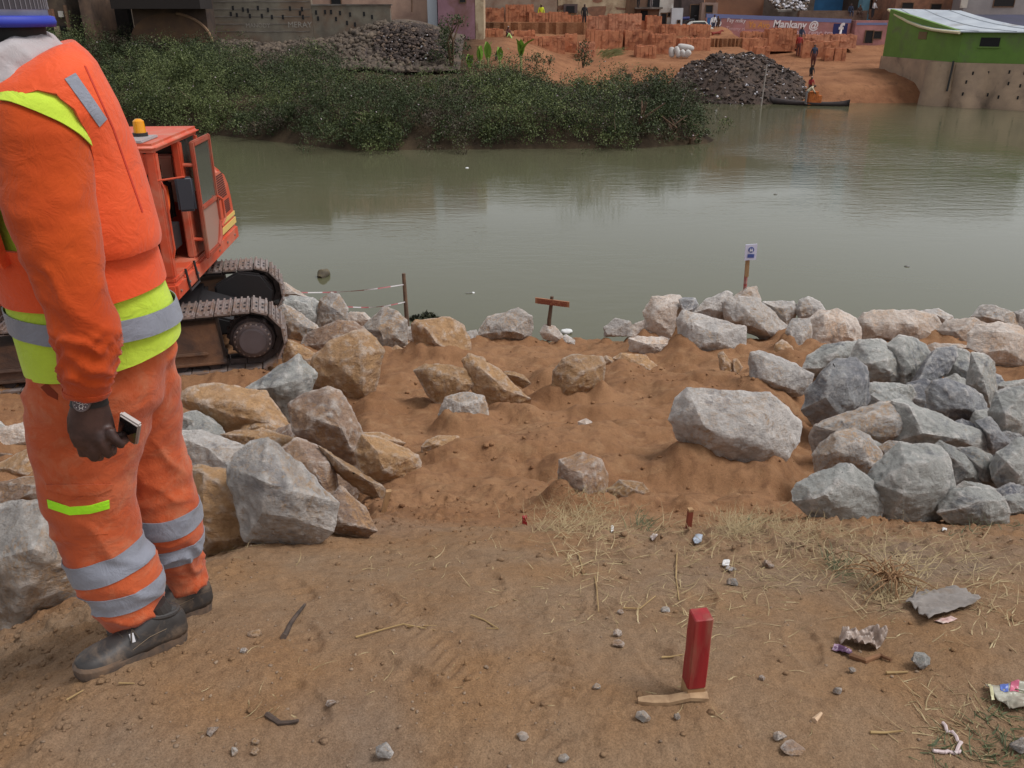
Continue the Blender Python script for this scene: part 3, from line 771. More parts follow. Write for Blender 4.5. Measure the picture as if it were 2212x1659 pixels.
# ------------------------------------------------------------------ shared makers
def eval_mesh(o):
    dg = bpy.context.evaluated_depsgraph_get()
    me = bpy.data.meshes.new_from_object(o.evaluated_get(dg))
    return me
def skin_mesh(verts, edges, radii, sub=1, root=0):
    me = bpy.data.meshes.new("tmp"); me.from_pydata([tuple(v) for v in verts], edges, [])
    o = link(bpy.data.objects.new("tmp", me))
    md = o.modifiers.new("skin", 'SKIN'); md.use_smooth_shade = True
    sk = me.skin_vertices[0].data
    for i, r in enumerate(radii):
        sk[i].radius = r if isinstance(r, tuple) else (r, r)
        sk[i].use_root = (i == root)
    if sub:
        sm = o.modifiers.new("sub", 'SUBSURF'); sm.levels = sub; sm.render_levels = sub
    out = eval_mesh(o)
    bpy.data.objects.remove(o); bpy.data.meshes.remove(me)
    out.materials.clear()
    return out
def text_mesh(body, size, align='LEFT', bold=0.0, shear=0.0):
    cu = bpy.data.curves.new("tmp", 'FONT'); cu.body = body; cu.size = size; cu.align_x = align
    cu.offset = bold; cu.shear = shear; cu.resolution_u = 3
    o = link(bpy.data.objects.new("tmp", cu))
    me = eval_mesh(o)
    bpy.data.objects.remove(o); bpy.data.curves.remove(cu)
    me.materials.clear()
    return me
def quads(pts4, name, mat_idx=None):
    """mesh of loose quads, pts4: (n,4,3)"""
    n = len(pts4)
    me = bpy.data.meshes.new(name)
    me.vertices.add(n * 4); me.vertices.foreach_set("co", np.asarray(pts4, float).ravel())
    me.loops.add(n * 4); me.loops.foreach_set("vertex_index", np.arange(n * 4, dtype=np.int32))
    me.polygons.add(n); me.polygons.foreach_set("loop_start", np.arange(0, n * 4, 4, dtype=np.int32))
    if mat_idx is not None: me.polygons.foreach_set("material_index", np.asarray(mat_idx, np.int32))
    me.update(); me.validate()
    return me
def leaf_quads(c, length, width, up=.5, rs=NR):
    """diamond leaves at centres c"""
    n = len(c)
    a = rs.normal(size=(n, 3)); a[:, 2] += up; a /= np.linalg.norm(a, axis=1)[:, None]
    b = rs.normal(size=(n, 3)); b -= (b * a).sum(1)[:, None] * a; b /= np.linalg.norm(b, axis=1)[:, None]
    L = (length * rs.uniform(.6, 1.3, n))[:, None]; W = (width * rs.uniform(.6, 1.3, n))[:, None]
    nn = np.cross(a, b)
    return np.stack([c - a * L * .5, c + b * W * .5 + nn * W * .15, c + a * L * .5, c - b * W * .5 + nn * W * .15], 1)
def leaf_material(name, c1, c2, c3):
    m, nt, ns, ls, bs = newmat(name)
    g = nt.nodes.new("ShaderNodeNewGeometry")
    col = ramp(nt, g.outputs["Random Per Island"], [(0.0, c1), (.55, c2), (1.0, c3)])
    big = ramp(nt, tex(nt, 'noise', g.outputs["Position"], .35, 4, .6), [(.35, 0.0), (.65, 1.0)])
    col = mix(nt, big, col, mix(nt, .75, col, c1))
    ls.new(col, bs.inputs["Base Color"])
    bs.inputs["Roughness"].default_value = .6
    bs.inputs["Specular IOR Level"].default_value = .25
    return m
SCRUB = leaf_material("scrub_leaves", (.028, .039, .015), (.054, .074, .027), (.115, .135, .056))
SCRUBL = leaf_material("pale_scrub_leaves", (.062, .080, .026), (.12, .148, .048), (.21, .23, .095))
SCRUBB = leaf_material("dry_scrub_leaves", (.045, .036, .024), (.085, .068, .044), (.15, .125, .085))
BLOSSOM = M("pale_blossom", (.55, .45, .48), .8)
STEM = M("brown_stem", srgb(92, 70, 52), .9)
BANANA = leaf_material("banana_leaf", (.12, .22, .03), (.22, .36, .05), (.32, .46, .08))
DRYST = M("dry_stalk", srgb(176, 150, 104), .9, c2=srgb(140, 112, 74), scale=5)

def scrub_patch(blobs, per, leaf, seed, flower=0.004):
    rs = np.random.RandomState(seed)
    cs, mi = [], []
    for (x, y, z, rx, ry, rz) in blobs:
        tone = 0.0 if flower == 0 else float(vn(x * .33, y * .33, 5.0) + rs.uniform(-.35, .35))
        n = int(per * (rx * ry * rz) ** (2 / 3))
        # clumps of leaves on the crown's surface, gaps between them
        m = max(6, int(9 * (rx * rz)))
        e = rs.normal(size=(m, 3)); e /= np.linalg.norm(e, axis=1)[:, None]; e[:, 2] = np.abs(e[:, 2]) * 1.05 - .1
        er = rs.uniform(.62, 1.12, m)
        cc = np.stack([x + e[:, 0] * rx * er, y + e[:, 1] * ry * er, z + e[:, 2] * rz * er], 1)
        cr_ = rs.uniform(.2, .48, m) * (rx * rz) ** .25
        which = rs.randint(0, m, n)
        d = rs.normal(size=(n, 3)); d /= np.linalg.norm(d, axis=1)[:, None]
        p = cc[which] + d * (cr_[which] * rs.uniform(.25, 1.0, n) ** .5)[:, None] * np.array([1.15, 1.15, .8])
        tn = tone + rs.uniform(-.45, .45, m)
        cs.append(p); mi.append(np.where(tn > .28, 2, np.where(tn < -.72, 3, 0))[which])
    c = np.concatenate(cs); mi = np.concatenate(mi)
    mi = mi[c[:, 2] > -.02]; c = c[c[:, 2] > -.02]
    q = leaf_quads(c, leaf, leaf * .6, .5, rs)
    k = (rs.uniform(size=len(c)) < flower).astype(np.int32)
    sm = k == 1
    q[sm] = q[sm].mean(1, keepdims=True) + (q[sm] - q[sm].mean(1, keepdims=True)) * 1.0
    return q, np.where(sm, 1, mi)
def bushes_on(region, n, rlo, rhi, seed, hz=(.5, 1.45)):
    rs = np.random.RandomState(seed); out = []
    for _ in range(n):
        x, y = region(rs)
        r = rs.uniform(rlo, rhi)
        z = fz(x, y)
        hn = .75 + .55 * float(vn(x * .42, y * .42, 8.8))
        out.append((x, y, max(z, 0.0) + .05, r, r * rs.uniform(.8, 1.1), r * rs.uniform(*hz) * hn))
    return out
# the mass of scrub covering the bank opposite
def reg_main(rs):
    while True:
        x = rs.uniform(-30, 8.0)
        w = float(np.interp(x, _wx, _wy))
        back = float(np.interp(x, [-30, -14, -6, 0, 4, 8], [14, 11, 9.5, 11, 10, 5]))
        y = w + .5 + rs.uniform(0, 1) ** 1.1 * back
        if float(far_inland(x, y)) > .35: return x, y
blobs = bushes_on(reg_main, 230, .8, 2.1, 21)
def reg_edge(rs):
    x = rs.uniform(-24, 7.5); return x, float(np.interp(x, _wx, _wy)) + rs.uniform(.2, 1.4)
blobs += bushes_on(reg_edge, 80, .8, 1.5, 22, (.7, 1.25))
def reg_side(rs):
    y = rs.uniform(40, 55); return 8.0 - rs.uniform(0, 1.8) - max(0, y - 50) * .2, y
blobs += bushes_on(reg_side, 26, .7, 1.2, 23)
def reg_tip(rs):
    x = rs.uniform(6.0, 9.3); return x, 38.9 + (x - 6) * .12 + rs.uniform(0, 1.4)
blobs += bushes_on(reg_tip, 22, .35, .7, 25, (.5, .9))
def reg_left(rs):
    x = rs.uniform(-26, -11); return x, rs.uniform(46, 54)
blobs += bushes_on(reg_left, 60, 1.0, 1.7, 24)
q, k = scrub_patch(blobs, 620, .088, 3, .0022)
print("scrub leaves", len(q))
put("riverside_scrub", quads(q, "riverside_scrub", k), [SCRUB, BLOSSOM, SCRUBL, SCRUBB], label="dense dark green scrub dotted with pale blossoms covering the opposite bank", cat="scrub", kind="stuff", origin=(0, 45, 0))
tw = MB(); rgt_ = random.Random(12)
for _ in range(150):
    bl_ = rgt_.choice(blobs); b0 = Vector((bl_[0] + rgt_.uniform(-.6, .6), bl_[1] - rgt_.uniform(.2, .9), bl_[2] + bl_[5] * rgt_.uniform(.1, .9)))
    d0 = Vector((rgt_.uniform(-.7, .7), -.35, rgt_.uniform(.1, .8))) * rgt_.uniform(.5, 1.3)
    tw.tube([b0, b0 + d0 * .5 + Vector((0, 0, rgt_.uniform(-.1, .1))), b0 + d0], [.02, .014, .006], 4)
tw.put("bare_twigs", M("grey_twig", srgb(128, 112, 92), .9), label="bare greyish twigs poking out of the scrub opposite", cat="twigs", kind="stuff")
# separate shrubs
def shrub(name, px, py, D, w, h, label, cat="shrub", leaf=.13, mat=None, group=None, n=1, per=420):
    b = P(px, py, D); rs = np.random.RandomState(int(px * 7 + py))
    root = empty(name, b, label, cat, group)
    bl = []
    for i in range(max(3, int(h / w * 3))):
        t = (i + .5) / max(3, int(h / w * 3))
        bl.append((b.x + rs.uniform(-.15, .15) * w, b.y + rs.uniform(-.15, .15) * w, b.z + t * h * .8, w * (.55 - .2 * t), w * (.55 - .2 * t), h * .33))
    q, k = scrub_patch(bl, per, leaf, int(px), 0.0)
    q[:, :, 2] = np.maximum(q[:, :, 2], b.z)
    put("crown", quads(q, "crown"), mat or SCRUB, root)
    st = MB()
    for i in range(4):
        st.tube([b + Vector((0, 0, -.1)), b + Vector((rs.uniform(-.2, .2) * w, rs.uniform(-.2, .2) * w, h * .45)), b + Vector((rs.uniform(-.4, .4) * w, rs.uniform(-.4, .4) * w, h * .85))], [.05 * w, .035 * w, .012 * w], 5)
    st.put("stem", STEM, root)
    return root
shrub("columnar_shrub", 452, 67, 52.5, 2.0, 3.0, "tall dark columnar shrub below the pink house wall", "shrub")
shrub("leafy_shrub", 583, 66, 54, 1.0, 1.4, "dark rounded shrub standing alone before the clay slope")
shrub("leafy_shrub", 537, 63, 55, .75, .6, "low shrub on bare clay right of the banana plants")
shrub("leafy_shrub", 549, 63.5, 55, .75, .5, "low spreading shrub on bare clay, second right of the banana plants")
shrub("leafy_shrub", 655, 88, 56.5, 1.7, 1.3, "dark shrub at the end of the clay slope by the water")
shrub("leafy_shrub", 646, 140, 38.2, 2.1, 1.9, "thin brownish shrub with bare twigs near the tip of the bank", leaf=.1, mat=leaf_material("dry_scrub", (.045, .04, .022), (.085, .072, .04), (.16, .12, .075)), per=240)
shrub("leafy_shrub", 672, 141, 38.3, 1.7, 1.3, "low reddish brown scrub at the very tip of the bank", leaf=.1, mat=leaf_material("dry_scrub_red", (.05, .035, .025), (.09, .065, .042), (.17, .13, .08)), per=240)
shrub("leafy_shrub", 690, 143, 38.4, 1.5, .5, "flat green tuft lying on the water at the tip", leaf=.12)
def banana(px, py, D, h, label, n=4, spread=.35):
    b = P(px, py, D); rg = random.Random(int(px * 3))
    root = empty("banana_plant", b, label, "banana plant", "banana plants by the scrub")
    st = MB(); st.tube([b - Vector((0, 0, .4)), b + Vector((0, 0, h * .35))], [.09, .06], 8); st.put("stem", M("banana_stem", srgb(150, 150, 96), .7), root)
    for i in range(n):
        a = rg.uniform(0, 6.28); lean = rg.uniform(.1, spread) * h
        pts = []
        for j in range(7):
            t = j / 6
            pts.append(b + Vector((math.cos(a) * lean * t * t, math.sin(a) * lean * t * t, h * (.25 + .75 * (t - .22 * t * t)))))
        side = Vector((-math.sin(a), math.cos(a), 0))
        v, f = [], []
        for j, p in enumerate(pts):
            t = j / 6; w = .21 * h / 1.6 * math.sin(math.pi * min(1, t * .9 + .12)) + .01
            v += [p - side * w + Vector((0, 0, .06)), p, p + side * w + Vector((0, 0, .06))]
        for j in range(6):
            for s in (0, 1): f.append((j * 3 + s, j * 3 + s + 1, j * 3 + 4 + s, j * 3 + 3 + s))
        put("leaf", new_mesh("leaf", v, f, True), BANANA, root)
banana(470, 75, 52, 1.3, "leftmost banana plant with drooping pale leaves", 4, .7)
banana(480, 69, 53, 1.5, "banana plant with one tall upright leaf, second from left", 3, .18)
banana(488, 68, 53.2, 1.7, "thin banana plant left of the stooping dark figure", 3, .15)
banana(500, 68, 53, 1.35, "pale banana plant right of the stooping dark figure", 3, .25)
banana(521, 64, 53, 1.6, "biggest bright green banana plant at the right of the group", 6, .55)

# ------------------------------------------------------------------ rubble and rubbish slopes
RUB = M("rubble_stone", srgb(104, 90, 76), .9, c2=srgb(66, 57, 50), scale=2.2, bmp=.4, bscale=20)
def chunk_mass(name, pts, sizes, mats, midx, label, cat, seed, flat=.7):
    rs = np.random.RandomState(seed)
    base = np.array([(-1, -1, -1), (1, -1, -1), (1, 1, -1), (-1, 1, -1), (-.8, -.7, 1), (.8, -.8, .8), (.7, .8, 1), (-.7, .8, .9)], float)
    fc = np.array([(0, 3, 2, 1), (4, 5, 6, 7), (0, 1, 5, 4), (1, 2, 6, 5), (2, 3, 7, 6), (3, 0, 4, 7)])
    n = len(pts); V = np.empty((n, 8, 3)); 
    for i in range(n):
        b = (base + rs.uniform(-.3, .3, (8, 3))) * np.array([1, 1, flat]) * sizes[i] / 2
        e = Matrix.Rotation(rs.uniform(0, 6.28), 3, 'Z') @ Matrix.Rotation(rs.normal() * .5, 3, 'X') @ Matrix.Rotation(rs.normal() * .5, 3, 'Y')
        V[i] = b @ np.array(e).T + pts[i]
    F = (fc[None] + (np.arange(n) * 8)[:, None, None]).reshape(-1, 4)
    me = bpy.data.meshes.new(name)
    me.vertices.add(n * 8); me.vertices.foreach_set("co", V.ravel())
    me.loops.add(F.size); me.loops.foreach_set("vertex_index", F.ravel().astype(np.int32))
    me.polygons.add(len(F)); me.polygons.foreach_set("loop_start", np.arange(0, F.size, 4, dtype=np.int32))
    me.polygons.foreach_set("material_index", np.repeat(np.asarray(midx, np.int32), 6))
    me.update(); me.validate()
    return put(name, me, mats, label=label, cat=cat, kind="stuff")
rs = np.random.RandomState(4)
pts, sz = [], []
for _ in range(2600):
    x = rs.uniform(-19, -4.0); y = rs.uniform(51.5, 58.2)
    hgt = .25 + 1.25 * math.exp(-((x + 7.3) / 3.8) ** 2) * float(ss(52, 57.5, y))
    pts.append((x, y, fz(x, y) + hgt * 1.0 * rs.uniform(.8, 1.05))); sz.append(rs.uniform(.14, .38))
put("rubble_bank_core", grid_mesh("rubble_bank_core", *(lambda Y, X: (X, Y, far_z(X, Y) + .2 + 1.25 * np.exp(-((X + 7.3) / 3.8) ** 2) * ss(52, 57.5, Y)))(*np.meshgrid(np.arange(51.5, 60, .35), np.arange(-19.5, -2.8, .35), indexing='ij'))), M("rubble_earth", srgb(96, 80, 66), .95, c2=srgb(66, 56, 52), scale=1.2), kind="structure", origin=(0, 55, 0))
chunk_mass("rubble", np.array(pts), sz, [RUB], np.zeros(len(pts)), "pale broken stones tipped below the long retaining wall", "rubble", 8)
DARKR = M("dark_rubbish", srgb(74, 60, 53), .9, c2=srgb(48, 40, 37), scale=3)
WHIT = M("white_scraps", srgb(190, 186, 190), .7)
TANR = M("tan_scraps", srgb(104, 86, 72), .9)
pts, sz, mi = [], [], []
for _ in range(1100):
    a, r = rs.uniform(0, 6.28), rs.uniform(0, 1) ** .5
    x, y = -5.9 + math.cos(a) * r * 2.6, 55.0 + math.sin(a) * r * 2.4
    hh = .35 + 1.25 * math.exp(-((x + 7.3) / 3.8) ** 2) * float(ss(52, 57.5, y)) + .45 * (1 - r)
    pts.append((x, y, fz(x, y) + hh)); w_ = rs.uniform() < .05; sz.append(rs.uniform(.06, .14) if w_ else rs.uniform(.1, .26)); mi.append(1 if w_ else rs.choice([0, 0, 0, 0, 0, 2]))
chunk_mass("charred_rubbish", np.array(pts), sz, [DARKR, WHIT, TANR], mi, "blackish rubbish tipped over the rubble left of the columnar shrub", "rubbish", 9, .5)
# the big rubbish heap at the river
hx, hy = 15.3, 59.6
def heap_h(x, y):
    r = np.sqrt(((x - hx) / 5.2) ** 2 + ((y - hy - .6) / 4.2) ** 2)
    return 2.3 * np.clip(1 - r ** 2.2, 0, 1) * (1 + .6 * fbm(x * .5, y * .5, 2, 4))
Yh, Xh = np.meshgrid(np.arange(54.6, 64.2, .3), np.arange(9.2, 20.8, .3), indexing='ij')
hh = heap_h(Xh, Yh)
put("rubbish_heap_core", grid_mesh("rubbish_heap_core", Xh, Yh, np.where(hh > 0.02, np.maximum(far_z(Xh, Yh) * .35, -.3) + hh, -1.5)), M("heap_earth", srgb(82, 66, 57), .95, c2=srgb(58, 48, 43), scale=1.4, bmp=.5, bscale=6, bdist=.1), kind="structure", origin=(hx, hy, 0))
pts, sz, mi = [], [], []
for _ in range(3600):
    a, r = rs.uniform(0, 6.28), rs.uniform(0, 1) ** .5 * .97
    x, y = hx + math.cos(a) * r * 5.2, hy + .6 + math.sin(a) * r * 4.2
    if y > 62.5: continue
    z = max(fz(x, y) * .35, -.3) + float(heap_h(x, y))
    if z < -.02: continue
    pts.append((x, y, z)); w_ = rs.uniform() < .06; sz.append(rs.uniform(.05, .16) if w_ else .05 + .26 * rs.uniform() ** 2.5); mi.append(1 if w_ else rs.choice([0, 0, 0, 0, 3, 3, 2]))
chunk_mass("rubbish", np.array(pts), sz, [DARKR, WHIT, TANR, M("heap_earth", (0, 0, 0))], mi, "scraps of white plastic and dark waste covering the riverside heap", "rubbish", 10, .3)
# ------------------------------------------------------------------ buildings across the river
PLAST = M("cream_plaster", srgb(196, 178, 148), .9, c2=srgb(170, 150, 122), scale=1.5, dirt=srgb(120, 92, 72), dirt_amt=.45, dscale=.7)
GREYW = M("grey_wall", srgb(128, 120, 112), .9, c2=srgb(100, 94, 88), scale=1.0, dirt=srgb(78, 66, 58), dirt_amt=.5, dscale=.5)
BROWNW = M("brown_wall", srgb(98, 78, 62), .92, c2=srgb(74, 60, 52), scale=.6, dirt=srgb(56, 46, 42), dirt_amt=.55, dscale=.35)
PURP = M("mauve_wall", srgb(150, 112, 122), .9, c2=srgb(136, 100, 110), scale=1.0, dirt=srgb(120, 86, 76), dirt_amt=.4, dscale=.6)
PINKW = M("pink_wall", srgb(182, 128, 124), .9, c2=srgb(162, 112, 112), scale=1.2, dirt=srgb(136, 96, 90), dirt_amt=.5, dscale=.8)
WHITEW = M("white_wall", srgb(200, 194, 184), .85, c2=srgb(176, 170, 162), scale=1.0, dirt=srgb(130, 116, 104), dirt_amt=.35, dscale=.7)
BRICKW = M("red_brick_wall", srgb(150, 108, 84), .9, c2=srgb(124, 88, 70), scale=2.5, dirt=srgb(104, 80, 68), dirt_amt=.5, dscale=.6)
BLUEW = M("blue_wall", srgb(52, 110, 156), .85, c2=srgb(44, 92, 132), scale=1.0)
SKYW = M("pale_blue_wall", srgb(120, 168, 186), .85, c2=srgb(108, 150, 170), scale=1.0)
DARK = M("dark_opening", (.012, .011, .012), .9)
WOODB = M("weathered_board", srgb(116, 88, 66), .9, c2=srgb(88, 66, 50), scale=4, sc=(1, 1, .2))
TIN = M("tin_sheet", srgb(182, 188, 194), .5, c2=srgb(162, 168, 176), scale=.8, dirt=srgb(136, 130, 124), dirt_amt=.25, dscale=.6, metal=.0)
STREAK = M("streaked_block_wall", srgb(124, 116, 102), .92, c2=srgb(96, 88, 78), scale=.9, dirt=srgb(110, 84, 66), dirt_amt=.5, dscale=.3)
def rect(px0, py0, px1, py1, D):
    a, b = P(px0, py0, D), P(px1, py1, D)
    return a.x, b.x, b.z, a.z          # x0, x1, zbottom, ztop
def fbox(name, px0, py0, px1, py1, D, dep, mat, parent=None, off=0.0, bevel=0, **kw):
    x0, x1, z0, z1 = rect(px0, py0, px1, py1, D)
    return MB().bx(x0, x1, D + off, D + off + dep, z0, z1).put(name, mat, parent, bevel=bevel, **kw)
def house(name, px0, py0, px1, py1, D, dep, mat, label, cat="house", wins=(), doors=(), extra=None, top=None):
    x0, x1, z0, z1 = rect(px0, py0, px1, py1, D)
    if top is not None: z1 = top
    root = empty(name, ((x0 + x1) / 2, D, z0), label, cat)
    MB().bx(x0, x1, D, D + dep, z0 - .8, z1).put("wall", mat, root)
    for (a, b, c, d) in wins:
        X0, X1, Z0, Z1 = rect(a, b, c, d, D)
        w = MB().bx(X0 - .06, X1 + .06, D - .05, D - .004, Z0 - .07, Z0).bx(X0 - .06, X1 + .06, D - .05, D - .004, Z1, Z1 + .06).bx(X0 - .06, X0, D - .05, D - .004, Z0, Z1).bx(X1, X1 + .06, D - .05, D - .004, Z0, Z1).put("window", WOODB, root)
        MB().bx(X0, X1, D - .03, D - .006, Z0, Z1).put("pane", DARK, w)
    for (a, b, c, d) in doors:
        X0, X1, Z0, Z1 = rect(a, b, c, d, D)
        w = MB().bx(X0 - .07, X0, D - .06, D - .004, Z0, Z1 + .07).bx(X1, X1 + .07, D - .06, D - .004, Z0, Z1 + .07).bx(X0, X1, D - .06, D - .004, Z1, Z1 + .07).put("door_frame", WOODB, root)
        MB().bx(X0, X1, D - .03, D - .006, Z0, Z1).put("door", DARK, w)
    if extra: extra(root, D)
    return root
TOPZ = 8.5
# left group
def ruin_extra(r, D):
    for (a, b, c, d, m) in ((44, 9, 56, 21, BRICKW), (40, 22, 50, 25, GREYW), (60, 11, 66, 17, WHITEW), (56, 26, 63, 40, PLAST), (66, 5, 70, 30, WOODB)):
        fbox("ledge", a, b, c, d, D, .35, m, r, off=-.3)
    fbox("dark_recess", 51, 26, 68, 38, D, .08, DARK, r, off=-.06)
house("ruined_building", -90, 0, 74, 52, 55.5, 6, M("ruin_wall", srgb(104, 88, 72), .95, c2=srgb(74, 62, 54), scale=1.2, dirt=srgb(44, 38, 36), dirt_amt=.6, dscale=.5), "crumbling grey brown building behind the worker's cap", extra=ruin_extra, top=TOPZ)
house("wall_pier", 78, 0, 98, 46, 55.3, 4, M("pier_wall", srgb(128, 100, 80), .95, c2=srgb(104, 84, 72), scale=1.0, dirt=srgb(70, 58, 52), dirt_amt=.45, dscale=.6), "narrow peeling brown wall pier left of the dark gap", "wall", top=TOPZ)
fbox("shadowed_alley_wall", 96, 0, 134, 50, 58.5, .6, M("alley_wall_shade", srgb(44, 38, 36), .95, c2=srgb(30, 27, 27), scale=1.0), label="recessed wall coloured as dark shade between brown pier and brown house", cat="wall")  # shade of the gap is put into this wall's near-black colour
def bh_extra(r, D):
    x0, x1, z0, z1 = rect(128, -2, 211, 9, D)
    MB().bx(x0 - .2, x1 + .1, D - 2.2, D - .01, z0, z1 + 2.0).put("overhang", M("dark_timber", srgb(40, 33, 30), .95), r)  # overhang in one even near-black colour
    # pale rendered arch on the wall
    cx, zb = (P(172, 43, D)).x, P(172, 43, D).z
    arc = [(cx + 2.6 * math.cos(t), zb + 1.75 * math.sin(t)) for t in np.linspace(0, math.pi, 15)]
    MB().prism(arc, 1, D - .07, D - .01).put("arch_infill", M("arch_render", srgb(110, 84, 62), .95, c2=srgb(84, 66, 56), scale=.8), r)
    arc2 = [(cx + 2.62 * math.cos(t), zb + 1.77 * math.sin(t)) for t in np.linspace(.05, 1.35, 9)]
    MB().tube([(a, D - .08, b) for a, b in arc2], .09, 6).put("arch_rim", M("arch_rim", srgb(140, 112, 88), .95), r)
house("brown_house", 130, 0, 210, 44, 57.0, 5, BROWNW, "dark brown house with a rendered arch under a black overhang", extra=bh_extra, top=TOPZ)
# long block wall
D = 58.6
x0, x1, z0, z1 = rect(209, 5.5, 392, 47, D)
wall = empty("block_wall", ((x0 + x1) / 2, D, z0), "long grey block retaining wall with weep holes and chalked letters", "wall")
zt = P(312, 5.5, D).z
xs = P(311, 5, D).x
MB().bx(x0, xs, D, D + .5, z0 - .8, TOPZ).put("tall_wall", STREAK, wall)
MB().bx(xs + .01, x1, D + .02, D + .5, z0 - .8, zt).put("low_wall", STREAK, wall)
MB().bx(xs + .01, x1 + .1, D - .04, D + .56, zt, zt + .08).put("coping", GREYW, wall)
# raised courses
rg = random.Random(3)
slot = None
for (px, py) in [(233, 8), (237, 15), (243, 9.5), (248, 10.5), (262, 16), (268, 10), (272, 17), (283, 17), (302, 9), (303, 17), (316, 12.5), (318, 18.5), (300, 13), (290, 8.5), (258, 8), (231, 14), (325, 12), (331, 12), (340, 13), (350, 14.5), (250, 16), (336, 19), (347, 23), (355, 24.5), (364, 14), (372, 17)]:
    p = P(px, py, D)
    if slot is None:
        o = MB().box((p.x, D - .012, p.z), (.13, .03, .26)).put("weep_hole", DARK, wall, origin=(p.x, D - .012, p.z)); slot = o.data
    else:
        o = bpy.data.objects.new("weep_hole", slot); link(o); o.parent = wall; o.location = Vector((p.x, D - .012 + (.02 if p.x > xs else 0), p.z)) - wall.location
for i in range(5):
    py = 2 + i * 7.5
    a, b = P(211, py, D), P(310, py, D)
    MB().bx(a.x, b.x, D - .018, D - .001, a.z, a.z + .05).put("block_course", GREYW, wall)
for (body, px, py, sz) in (("MANODY", 246, 27.5, .36), ("MERAY", 288, 27.5, .5)):
    me = text_mesh(body, sz); me.transform(Matrix.Translation(P(px, py, D) - Vector((0, .02, 0))) @ Matrix.Rotation(math.pi / 2, 4, 'X'))
    put("chalked_letters", me, M("chalk", srgb(146, 138, 128), .9), wall)
house("washed_house", 296, -6, 428, 12, 66, 4, M("rosy_plaster", srgb(186, 152, 132), .9, c2=srgb(150, 120, 106), scale=.8), "faded rosy house above the block wall", wins=((331, -2, 341, 4.5),), top=TOPZ + 1)
MB().tube([P(412, 12, 60), P(412, -4, 60)], .05, 6).put("post", WOODB, label="thin wooden post beside the white doorway", cat="post")
# mauve house
def mv_extra(r, D):
    x0, x1, z0, z1 = rect(475, 0, 484, 37, D)
    MB().bx(x0, x1, D + .01, D + 4, z0 - .5, TOPZ).put("side_wall", PLAST, r)
house("mauve_house", 437.5, 0, 475, 27, 64, 5, PURP, "mauve plastered house corner left of the brick yard", wins=((459.5, -3, 465.5, 2.4),), extra=mv_extra, top=TOPZ)
house("white_shed", 427, 0, 437.3, 17, 64.6, 3, M("pale_door", srgb(184, 190, 196), .7), "tall pale panel beside the mauve house", "panel", top=TOPZ)
house("beige_house", 484.5, -4, 557, 13, 76.5, 5, M("beige_wall", srgb(160, 142, 124), .9, c2=srgb(142, 124, 108), scale=.7, dirt=srgb(120, 86, 66), dirt_amt=.4, dscale=.4), "beige house behind the left rear brick stacks", top=TOPZ + 1)
def cr_extra(r, D):
    for i, poly in enumerate((((592, -2), (600, -2), (603, 1), (598, 3), (593, 2)), ((586, 8), (592, 6.5), (606, 6), (606, 10), (604, 16), (592, 16), (588, 12)), ((615, 7), (625, 8), (630, 8.5), (627, 10), (617, 9.5)), ((556, 6), (563, 5), (566, 9), (558, 10)))):
        pts = [P(a, b, D) for a, b in poly]
        MB().prism([(p.x, p.z) for p in pts], 1, D - .03, D - .003).put("bare_brick_patch", BRICKW, r)
    fbox("lean_to", 563.5, 4, 577, 13, D, .5, M("charred", srgb(92, 78, 76), .95), r, off=-.5)
    fbox("doorway", 566, 6, 574, 13, D, .05, DARK, r, off=-.56)
house("peeling_house", 558, -4, 629, 21, 77, 5, PLAST, "cream house with plaster peeling off its bricks", extra=cr_extra, top=TOPZ + 1)
def st_extra(r, D):
    fbox("wooden_column", 626, -4, 634, 16, D, .4, WOODB, r, off=-.4)
    fbox("balcony_beam", 634, 7.2, 661, 9, D, .9, GREYW, r, off=-.9)
    fbox("upper_doorway", 648, -3, 660, 7, D, .05, DARK, r, off=-.06)
    fbox("lower_doorway", 641, 10.5, 647, 22, D, .05, DARK, r, off=-.06)
house("brown_balcony_house", 634.2, -4, 660, 22, 77.2, 5, M("tobacco_wall", srgb(122, 94, 76), .9, c2=srgb(96, 74, 62), scale=.8), "brown house with a plank balcony and dark doorways", extra=st_extra, top=TOPZ + 1)
house("white_tower_house", 660.2, -4, 672, 25, 77.1, 4, WHITEW, "narrow whitewashed house between brown balcony and grey shed", wins=((668, 13, 670, 16.5),), doors=((661.5, 13.5, 665.5, 25),), top=TOPZ + 1)
house("white_outbuilding", 672.2, 8, 682, 26, 76.6, 2.5, M("pale_grey_wall", srgb(196, 198, 202), .8, c2=srgb(176, 178, 182), scale=1), "low pale grey block right of the narrow white house", "shed", wins=((677.5, 20.5, 679.5, 23),))
house("dark_shed", 682.3, -4, 702, 28, 79, 4, M("shed_wall", srgb(92, 76, 72), .95, c2=srgb(64, 54, 54), scale=.8), "dusky grey shed with a black doorway", "shed", doors=((691, 5, 700, 24),), top=TOPZ + 1)
house("shack", 702.2, 2.5, 716.5, 22, 78, 3, M("shack_wall", srgb(156, 130, 116), .9, c2=srgb(136, 112, 102), scale=1), "small beige shack with one grey window left of the mural", "shed", wins=((706, 5.5, 712, 12.5),))
house("ochre_house", 717, -5, 762, 19, 84, 5, M("ochre_house_wall", srgb(144, 104, 80), .9, c2=srgb(122, 88, 70), scale=.5), "ochre brown house behind the mural", top=TOPZ + 2)
house("dull_house", 762.2, -5, 812, 22, 86, 5, GREYW, "dull brown house under the roof strewn with scraps", top=TOPZ + 2)
